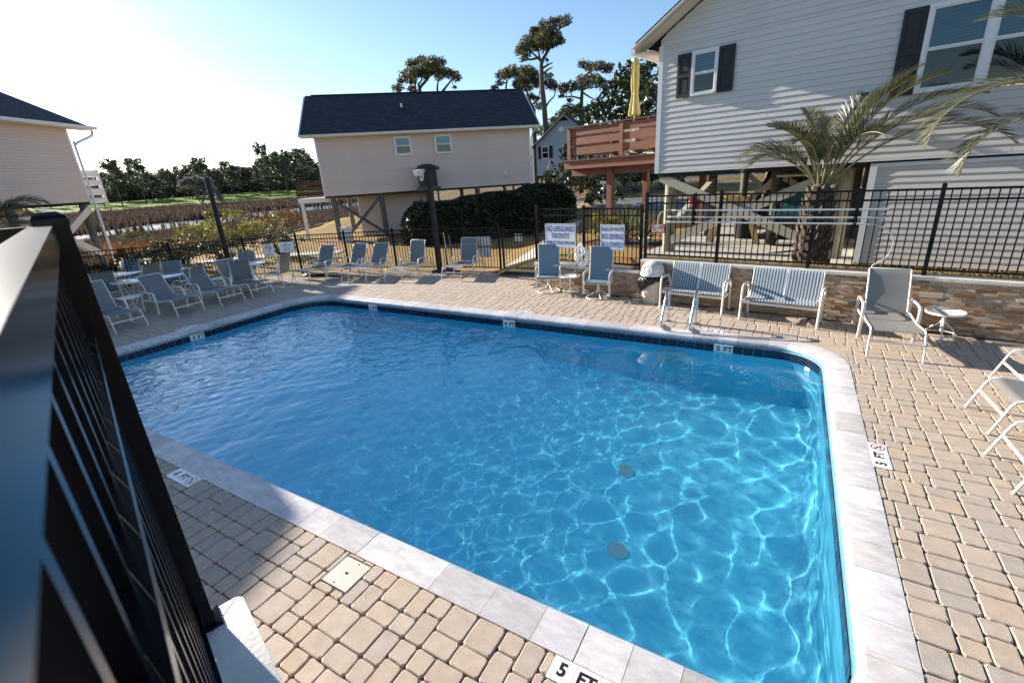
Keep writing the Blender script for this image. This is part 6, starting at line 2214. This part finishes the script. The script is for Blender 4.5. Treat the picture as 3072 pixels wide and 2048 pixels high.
m.ob('branches', M_bark_g, tb, 60)
cloud('twigs', [(*t_, .85) for t_ in tips], 26, .22, leaf_mat('grey_twigs', (.13, .12, .11), (.30, .28, .26), .8, .3), tb, r, 4, None, 0, .8, .1)

# ---- hedge
hedge = thing('hedge', 'big dark clipped hedge in front of the beige house', 'hedge', (-13.8, 21.2, -.1))
HA, HB = np.array((-16.6, 17.6)), np.array((-10.9, 25.2))
n = 5200
hd_ = (HB - HA)/np.linalg.norm(HB - HA)
hl_ = np.array((hd_[1], -hd_[0]))
Lh = np.linalg.norm(HB - HA)
def hedge_surf(s_, q, top=None):
    """s along, q angle over the section 0..pi"""
    h_ = np.interp(s_, [0, .3, 1, Lh*.5, Lh - 1, Lh - .3, Lh], [.8, 1.5, 1.85, 2.1, 2.35, 2.0, 1.0])
    w_ = np.interp(s_, [0, .3, 1.2, Lh - 1.2, Lh - .3, Lh], [.3, .95, 1.5, 1.6, 1.05, .3])
    e = .45
    cx, sx = np.cos(q), np.sin(q)
    a = np.sign(cx)*np.abs(cx)**e*w_
    z = np.abs(sx)**e*h_
    bump = 1 + .05*np.sin(s_*2.1 + q*3) + .04*np.sin(s_*5 + q*5)
    p = HA[None] + hd_[None]*s_[:, None] + hl_[None]*(a*bump)[:, None]
    return np.c_[p, z*bump]
ss, qq = np.meshgrid(np.linspace(0, Lh, 46), np.linspace(0, math.pi, 22), indexing='ij')
Vh = hedge_surf(ss.ravel(), qq.ravel())
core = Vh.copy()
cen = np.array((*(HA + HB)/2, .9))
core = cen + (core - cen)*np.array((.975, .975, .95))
idx = np.arange(46*22).reshape(46, 22)
Qh = np.stack([idx[:-1, :-1], idx[:-1, 1:], idx[1:, 1:], idx[1:, :-1]], -1).reshape(-1, 4)
hb_ = np.array(hedge.location)
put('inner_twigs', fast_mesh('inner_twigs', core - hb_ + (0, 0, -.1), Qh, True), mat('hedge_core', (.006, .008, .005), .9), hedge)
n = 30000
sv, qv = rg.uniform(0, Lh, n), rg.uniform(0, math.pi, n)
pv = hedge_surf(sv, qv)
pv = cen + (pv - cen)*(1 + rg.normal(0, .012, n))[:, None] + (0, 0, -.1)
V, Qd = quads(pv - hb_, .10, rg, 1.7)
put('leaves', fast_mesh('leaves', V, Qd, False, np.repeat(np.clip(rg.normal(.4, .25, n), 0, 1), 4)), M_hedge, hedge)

# ---- shrubs by the marsh
def shrub(label, x, y, h_, w_, m_, n=34, size=.11, group=None, seed=0, per=260):
    r = np.random.default_rng(seed + int(abs(x*10)))
    z = gz1(x, y)
    t = thing('shrub', label, 'shrub', (x, y, z), 0, group)
    m = MB()
    cl_ = []
    for k in range(n):
        a, q = r.uniform(0, 6.28), r.random()**.5
        zz_ = h_*r.uniform(.25, .95)
        rad = w_*.5*q*math.sqrt(max(.1, 1 - (zz_/h_ - .45)**2*2.2))
        c = (rad*math.cos(a), rad*math.sin(a), zz_)
        cl_.append((*c, h_*r.uniform(.09, .17)))
        limb_mb(m, [(c[0]*.15, c[1]*.15, 0), (c[0]*.6, c[1]*.6, zz_*.6), c], .022, .008, 4)
    m.ob('stems', M_bark_g, t, 60)
    cloud('foliage', cl_, per, size, m_, t, r, 2.0, None, 0, .9, .25, dens_min=14)
    return t
for lb, x, y, h_, w_, m_ in (
    ('largest yellow green marsh shrub right of the bare pole', -38.5, 20.9, 2.7, 4.6, M_shrub), ('low olive shrub left of the bare pole', -35.8, 17.6, 2.0, 4.0, M_shrub),
    ('yellow green shrub at the edge of the tan lawn', -33.9, 20.2, 1.5, 2.4, M_shrub), ('pale rusty shrub by the timber edging, nearest the white deck post', -40.5, 28.0, 2.2, 4.2, M_reed2),
    ('olive shrub between the marsh and the timber edging', -37.5, 24.0, 1.9, 3.2, M_shrub), ('rusty shrub in front of the creek right of the yellow bushes', -43, 27.0, 2.1, 4.0, M_reed2),
    ('small yellow shrub farther out by the creek', -45, 23.5, 1.8, 3.4, M_shrub)):
    shrub(lb, x, y, h_, w_, m_, group='shrubs along the marsh edge')
for lb, x, y, h_, w_, m_ in (
    ('dense speckled shrub behind the fence above the side on patio chair', -22.6, 12.0, 1.35, 2.6, M_shrub_g), ('dense speckled shrub behind the fence left of the bare pole', -24.2, 10.9, 1.3, 2.4, M_shrub_g),
    ('dark shrub behind the fence right of the bare pole', -20.4, 13.4, 1.3, 2.3, M_shrub_g), ('green shrub behind the left oval table and fence', -25.6, 9.9, 1.1, 2.2, M_shrub_g),
    ('small dark green shrub at the far left fence post', -26.6, 8.3, .8, 1.7, M_hedge), ('small juniper like shrub by the marsh near the left house pile', -38, 14.8, 2.0, 2.6, M_shrub_g)):
    shrub(lb, x, y, h_, w_, m_, 40, .085, 'shrubs behind the left fence', 3, 300)
for lb, x, y, h_, w_ in (('clipped round shrub left of the front deck post', -13.9, 31.2, .9, 1.7), ('clipped round shrub between the two deck posts', -12.1, 31.6, .8, 1.4), ('dark clipped shrub behind the deck post at the road', -10.6, 31.4, 1.1, 2.2)):
    shrub(lb, x, y, h_, w_, M_mag, 26, .11, 'clipped shrubs by the road', 5)
for lb, a0, d, h_, w_ in (('big dark shrub behind the left deck post', -23.5, 43, 3.0, 5), ('big dark shrub behind the middle of the deck', -20.6, 45, 3.4, 5.5), ('big dark shrub between the deck posts in the distance', -18.2, 42, 2.8, 4.5), ('big dark shrub right of the right deck post', -15.8, 46, 3.0, 5), ('big dark shrub seen under the house beside the first pile', -12.8, 48, 2.6, 5)):
    p = az(a0)*d
    shrub(lb, float(p[0]), float(p[1]), h_, w_, M_mag, 46, .2, 'big dark shrubs beyond the road', 7, 60)
# ---- marsh reeds: nobody could count them
def reeds(name, label, n, reg, h0, h1, w, m_, seed):
    r = np.random.default_rng(seed)
    P = reg(r, n)
    z = gz(P[:, 0], P[:, 1])
    h_ = r.uniform(h0, h1, n)*(1 + .25*np.sin(P[:, 0]*.3)*np.sin(P[:, 1]*.23))
    a = r.uniform(0, 6.28, n)
    wv = np.stack([np.cos(a), np.sin(a), 0*a], 1)*(w*r.uniform(.6, 1.4, n))[:, None]
    ln = r.normal(0, .16, (n, 2))*h_[:, None]
    b0 = np.c_[P, z - .05]
    tp = np.c_[P + ln, z + h_]
    md = np.c_[P + ln*.35, z + h_*.6]
    V = np.stack([b0 - wv, b0 + wv, md + wv*1.1, md - wv*1.1, tp + wv*.35, tp - wv*.35], 1).reshape(-1, 3)
    i = np.arange(n)[:, None]*6
    Qd = np.concatenate([i + np.array((0, 1, 2, 3)), i + np.array((3, 2, 4, 5))])
    T = np.clip(r.normal(.45, .22, n), 0, 1)
    return tag(put(name, fast_mesh(name, V, Qd, False, np.repeat(T, 6)), m_), label, None, None, 'stuff')
creekP = [(-55, 13), (-68.4, 22.5), (-69, 28.1), (-66.5, 32.5), (-68, 38), (-73.5, 45), (-75.5, 53), (-78, 75), (-92, 88), (-94, 67), (-93.5, 58), (-89.5, 49), (-84.5, 43), (-87.5, 37.4), (-83.5, 30), (-77.3, 24.8), (-62, 11)]
creek2 = [(-176, 103), (-169, 118), (-156, 124), (-120, 130), (-118, 140), (-158, 138), (-180, 128), (-186, 108)]
def region(d0, d1, a0, a1, pw=1., far_side=False):
    def f(r, n):
        out_ = np.empty((0, 2))
        while len(out_) < n:
            d = d0 + (d1 - d0)*r.random(n)**pw
            a = np.radians(r.uniform(a0, a1, n))
            P = np.c_[d*np.sin(a), d*np.cos(a)]
            mm = -.866*(P[:, 0] + 22.5) - .5*(P[:, 1] - 9)
            ok = (mm > 7) & np.array([not inside(creekP, *p) and not inside(creek2, *p) for p in P])
            dn = np.interp(np.degrees(a), [-76, -71.4, -67.7, -63.8, -60.6, -58.3, -54.8, -46], [68, 72, 74, 73.6, 77.5, 86, 92, 108])
            ok &= (d > dn - 1) if far_side else (d < dn + .5)
            out_ = np.concatenate([out_, P[ok]])
        return out_[:n]
    return f
reeds('reeds', 'brown marsh reeds this side of the creek', 26000, region(33, 95, -74, -48), .15, .42, .03, M_reed, 1)
reeds('reeds', 'brown marsh reeds beyond the creek', 30000, region(68, 195, -76, -46, .8, True), .7, 1.5, .10, M_reed, 2)
reeds('reeds', 'rust coloured reeds at the near marsh edge', 7000, region(28, 44, -72, -58), .5, 1.25, .028, M_reed2, 3)
# dry grass along the top of the stone wall
r = np.random.default_rng(9)
n = 5200
u_ = r.uniform(2.95, 9.5, n)
o_ = -r.uniform(.33, .9, n)
P = np.array([wpt(a, b)[:2] for a, b in zip(u_, o_)])
reeds_tmp = lambda rr, nn: P
reeds('grass', 'tan grass strip between the stone wall and the concrete slab', n, reeds_tmp, .05, .13, .008, M_grass, 4)

# ---- palms
def frond(mp, ml, tones, base, az_, el0, L_, bend, rng, width=.42, nl=46, twist=0., tone=.45, vee=.55, bare=.3):
    """one arching feather leaf: mp = rachis builder, ml = leaflet lists"""
    n = 14
    p = np.array(base, float)
    P = [p.copy()]
    el = el0
    h_ = np.array((math.sin(az_), math.cos(az_), 0))
    D = []
    for i in range(n):
        d = h_*math.cos(el) + np.array((0, 0, math.sin(el)))
        D.append(d)
        p = p + d*L_/n
        P.append(p.copy())
        el -= bend/n*(.5 + 1.2*i/n)
    P = np.array(P)
    mp.tube(P, np.linspace(.022, .004, len(P)), 5)
    side0 = np.cross(h_, (0, 0, 1))
    for k in range(nl):
        t = bare + (.99 - bare)*k/(nl - 1)
        i = min(int(t*n), n - 1)
        c = P[i] + (P[i + 1] - P[i])*(t*n - i)
        d = D[i]
        upv = np.cross(side0, d)
        ll = width*(math.sin(math.pi*min(1, .14 + .86*(t - bare)/(1 - bare)))**.6)*rng.uniform(.85, 1.1)
        for s_ in (-1, 1):
            sd = side0*s_*math.cos(vee) + upv*math.sin(vee)
            e = sd*.80 + d*(.62 + .5*t) + rng.normal(0, .07, 3)
            e /= np.linalg.norm(e)
            w_ = np.cross(e, upv)
            w_ /= np.linalg.norm(w_) + 1e-9
            w_ = w_*.0075 + upv*.003
            droop = np.array((0, 0, -.10*ll*rng.uniform(.4, 1.4)))
            a1 = c + e*ll*.45
            a2 = c + e*ll + droop
            ml.append((c - w_*.6, c + w_*.6, a1 + w_, a1 - w_, a2 + w_*.15, a2 - w_*.15))
            tones.append(np.clip(rng.normal(tone, .18), 0, 1))
def palm(name, label, x, y, z0, trunk_h, trunk_r, fronds, seed, boots=True):
    r = np.random.default_rng(seed)
    t = thing(name, label, 'palm', (x, y, z0), 0)
    m = MB().lathe([(trunk_r*1.05, -.1), (trunk_r, trunk_h*.3), (trunk_r*.92, trunk_h*.7), (trunk_r*.72, trunk_h), (trunk_r*.3, trunk_h + .25)], n=14)
    m.ob('trunk', M_boot, t, 60)
    if boots:
        bm = MB().add([(-.075, -.01, 0), (.075, -.01, 0), (.055, .035, .11), (-.055, .035, .11), (-.03, .085, .15), (.03, .085, .15), (-.06, .02, -.03), (.06, .02, -.03), (.045, .07, .07), (-.045, .07, .07)],
                      [(0, 1, 2, 3), (3, 2, 5, 4), (6, 9, 8, 7), (9, 4, 5, 8), (0, 3, 9, 6), (1, 7, 8, 2), (3, 4, 9), (2, 8, 5)]).data('leaf_boot')
        k = 0
        rows = int(trunk_h/.088)
        for i in range(rows):
            zz_ = i*.088
            rad = np.interp(zz_, [0, trunk_h*.7, trunk_h], [trunk_r*.98, trunk_r*.9, trunk_r*.7])
            for j in range(10):
                a = (j + .5*(i % 2))/10*2*math.pi + r.normal(0, .05)
                o = put('leaf_boot', bm, M_boot, t, (rad*math.cos(a), rad*math.sin(a), zz_ + r.normal(0, .015)), a - math.pi/2)
                s_ = r.uniform(.8, 1.25)
                o.scale = (s_, s_*r.uniform(.7, 1.3), s_)
                k += 1
    for i, f in enumerate(fronds):
        az_, el0, L_, bend = f[:4]
        mp, ml, tn = MB(), [], []
        h_ = np.array((math.sin(az_), math.cos(az_), 0))
        frond(mp, ml, tn, h_*trunk_r*.35 + (0, 0, trunk_h + .02), az_, el0, L_, bend, r, tone=.35 + .3*r.random(), nl=f[4] if len(f) > 4 else 74, width=f[5] if len(f) > 5 else .42)
        o = mp.ob('frond', M_petiole, t, 60)
        V = np.array(ml).reshape(-1, 3)
        nn = len(ml)
        ii = np.arange(nn)[:, None]*6
        Qd = np.concatenate([ii + np.array((0, 1, 2, 3)), ii + np.array((3, 2, 4, 5))])
        lo = put('leaflets', fast_mesh('leaflets', V, Qd, False, np.repeat(np.array(tn), 6)), M_palm, o)
        tag(lo, kind='stuff')
    return t
D_ = math.radians
r = random.Random(6)
fr = [(D_(-85), D_(64), 1.95, 2.0), (D_(-70), D_(56), 2.0, 2.2), (D_(-105), D_(70), 1.8, 1.9), (D_(-60), D_(78), 1.9, 1.4), (D_(92), D_(52), 3.0, 1.75), (D_(84), D_(62), 2.9, 1.7), (D_(100), D_(68), 2.7, 1.5), (D_(70), D_(60), 2.6, 1.5),
      (D_(105), D_(76), 2.5, 1.2), (D_(175), D_(70), 1.7, 1.9), (D_(205), D_(74), 1.7, 1.8), (D_(150), D_(70), 1.9, 1.8), (D_(0), D_(76), 2.0, 1.2), (D_(35), D_(80), 2.2, 1.0), (D_(-25), D_(82), 1.9, 1.1),
      (D_(125), D_(80), 2.2, 1.1), (D_(-140), D_(76), 1.8, 1.5), (D_(88), D_(82), 2.4, 1.0), (D_(-80), D_(80), 1.7, 1.3), (D_(240), D_(66), 1.7, 2.0)]
palm('pindo_palm', 'stout palm with rough stubby trunk and blue green fronds behind the fence', .42, 11.45, .74, 1.5, .25, fr, 14)
palm('pindo_palm', 'palm reaching in from the right edge with drooping fronds before the house wall', 3.75, 9.72, .8, 1.85, .26,
     [(D_(-89), D_(66), 2.9, 2.75, 84, .62), (D_(-70), D_(80), 2.9, 1.5, 84, .6), (D_(-105), D_(78), 2.8, 1.5, 84, .55), (D_(-95), D_(50), 2.2, 2.6, 70, .5), (D_(-50), D_(60), 2.4, 1.6, 60, .55), (D_(60), D_(60), 2.4, 1.6), (D_(140), D_(60), 2.2, 1.6), (D_(-140), D_(64), 2.2, 1.7), (D_(10), D_(70), 2.2, 1.3)], 23, True)
palm('pindo_palm', 'palm at the left edge whose frond tips show before the beige house', -19.6, 4.0, -.1, 2.3, .28,
     [(D_(a), D_(e), 1.9, b) for a, e, b in ((20, 40, 1.9), (50, 55, 1.8), (-20, 60, 1.6), (80, 40, 1.9), (5, 65, 1.8), (110, 60, 1.7), (35, 25, 1.6), (150, 60, 1.6), (-60, 60, 1.6), (200, 55, 1.7))], 29, True)
# ---- planter with yucca, potted plant
pl_ = thing('timber_planter', 'reddish timber planter box at the foot of the deck behind the fence', 'planter', (-4.6, 14.2, .2))
PA, PB = np.array((-6.0, 14.6, 0)), np.array((-3.35, 13.95, 0))
pu = (PB - PA)/np.linalg.norm(PB - PA)
pn = np.array((-pu[1], pu[0], 0))
for k in range(3):
    for q in (0, 1.5):
        MB().bar(PA + pn*q + (0, 0, .15 + k*.2), PB + pn*q + (0, 0, .15 + k*.2), .09, .19, (0, 0, 1)).ob('timber', M_redwood, pl_, None, True)
    for q in (PA, PB):
        MB().bar(q + pn*.05 + (0, 0, .15 + k*.2), q + pn*1.45 + (0, 0, .15 + k*.2), .09, .19, (0, 0, 1)).ob('timber', M_redwood, pl_, None, True)
MB().prism([(.05, .05), (np.linalg.norm(PB - PA) - .05, .05), (np.linalg.norm(PB - PA) - .05, 1.45), (.05, 1.45)], PA + (0, 0, .62), pu, pn, (0, 0, -.1)).ob('soil', M_dark, pl_, None, True)
def yucca(label, x, y, z, n, L_, seed):
    r = np.random.default_rng(seed)
    t = thing('yucca_plant', label, 'yucca', (x, y, z), 0, 'yuccas in the planter')
    B = []
    tn = []
    for k in range(n):
        a, el = r.uniform(0, 6.28), r.uniform(.35, 1.45)
        d = np.array((math.cos(a)*math.cos(el), math.sin(a)*math.cos(el), math.sin(el)))
        w_ = np.cross(d, (0, 0, 1.))
        w_ /= np.linalg.norm(w_)
        l_ = L_*r.uniform(.6, 1.1)
        c = d*.05 + (0, 0, r.uniform(0, L_*.5))
        a1, a2 = c + d*l_*.5, c + d*l_ - np.array((0, 0, .12*l_*math.cos(el)))
        B.append((c - w_*.02, c + w_*.02, a1 + w_*.024, a1 - w_*.024, a2 + w_*.003, a2 - w_*.003))
        tn.append(r.uniform(.1, 1))
    V = np.array(B).reshape(-1, 3)
    ii = np.arange(n)[:, None]*6
    Qd = np.concatenate([ii + np.array((0, 1, 2, 3)), ii + np.array((3, 2, 4, 5))])
    put('blades', fast_mesh('blades', V, Qd, False, np.repeat(np.array(tn), 6)), M_yucca, t)
    MB().lathe([(.06, 0), (.05, L_*.55)], n=8).ob('stem', M_bark_g, t, 50)
yucca('tall spiky yucca in the timber planter right of the front deck post', -4.5, 14.75, .55, 90, 1.0, 1)
yucca('yucca in the planter nearest the house pile', -3.9, 14.6, .55, 70, .8, 2)
shrub('yellowish leafy plant in the planter left of the yucca', -5.25, 14.9, .9, 1.0, M_shrub, 20, .08, None, 9)
pot = thing('potted_tree', 'white pot with a twisted bare stem standing on the planter timber', 'potted plant', (-3.75, 14.15, .66))
MB().lathe([(.10, 0), (.15, .2), (.17, .24), (.15, .24), (.13, .2), (.001, .2)], n=18).ob('pot', M_trimw, pot, 50)
m = MB()
for k in range(3):
    m.tube(smooth_path([(.03*math.cos(k*2.1 + q*1.6), .03*math.sin(k*2.1 + q*1.6), .18 + q*.13) for q in range(7)], 3), .013, 5)
m.ob('twisted_stem', M_pile, pot, 60)

# ---- white rail fence by the road and a mailbox
def rail_fence(label, a0, a1, d, h_=1.15):
    t = None
    pts = [az(a)*d for a in np.linspace(a0, a1, 9)]
    p0 = pts[0]
    t = thing('rail_fence', label, 'rail fence', (p0[0], p0[1], gz1(p0[0], p0[1])), 0)
    for p in pts:
        MB().box((p[0], p[1], gz1(p[0], p[1]) + h_/2), (.13, .13, h_)).ob('post', M_trimw, t, None, True)
    for a, b_ in zip(pts[:-1], pts[1:]):
        for z in (.35, .68, 1.0):
            MB().bar((a[0], a[1], gz1(a[0], a[1]) + z), (b_[0], b_[1], gz1(b_[0], b_[1]) + z), .05, .15, (0, 0, 1)).ob('rail', M_trimw, t, None, True)
rail_fence('white three rail fence beyond the road, seen under the deck', -20.5, -4, 58)
mbx = thing('mailbox', 'pale mailbox on a post by the road behind the deck posts', 'mailbox', tuple((*az(-19.6)[:2]*40, gz1(*(az(-19.6)[:2]*40)))))
MB().box((0, 0, .55), (.1, .1, 1.1)).ob('post', M_trimw, mbx)
m = MB().prism([(-.12, 0), (.12, 0), (.12, .13), (.08, .21), (0, .24), (-.08, .21), (-.12, .13)], (-.25, 0, 1.1), (0, 1, 0), (0, 0, 1), (.5, 0, 0))
m.ob('box', M_trimw, mbx)
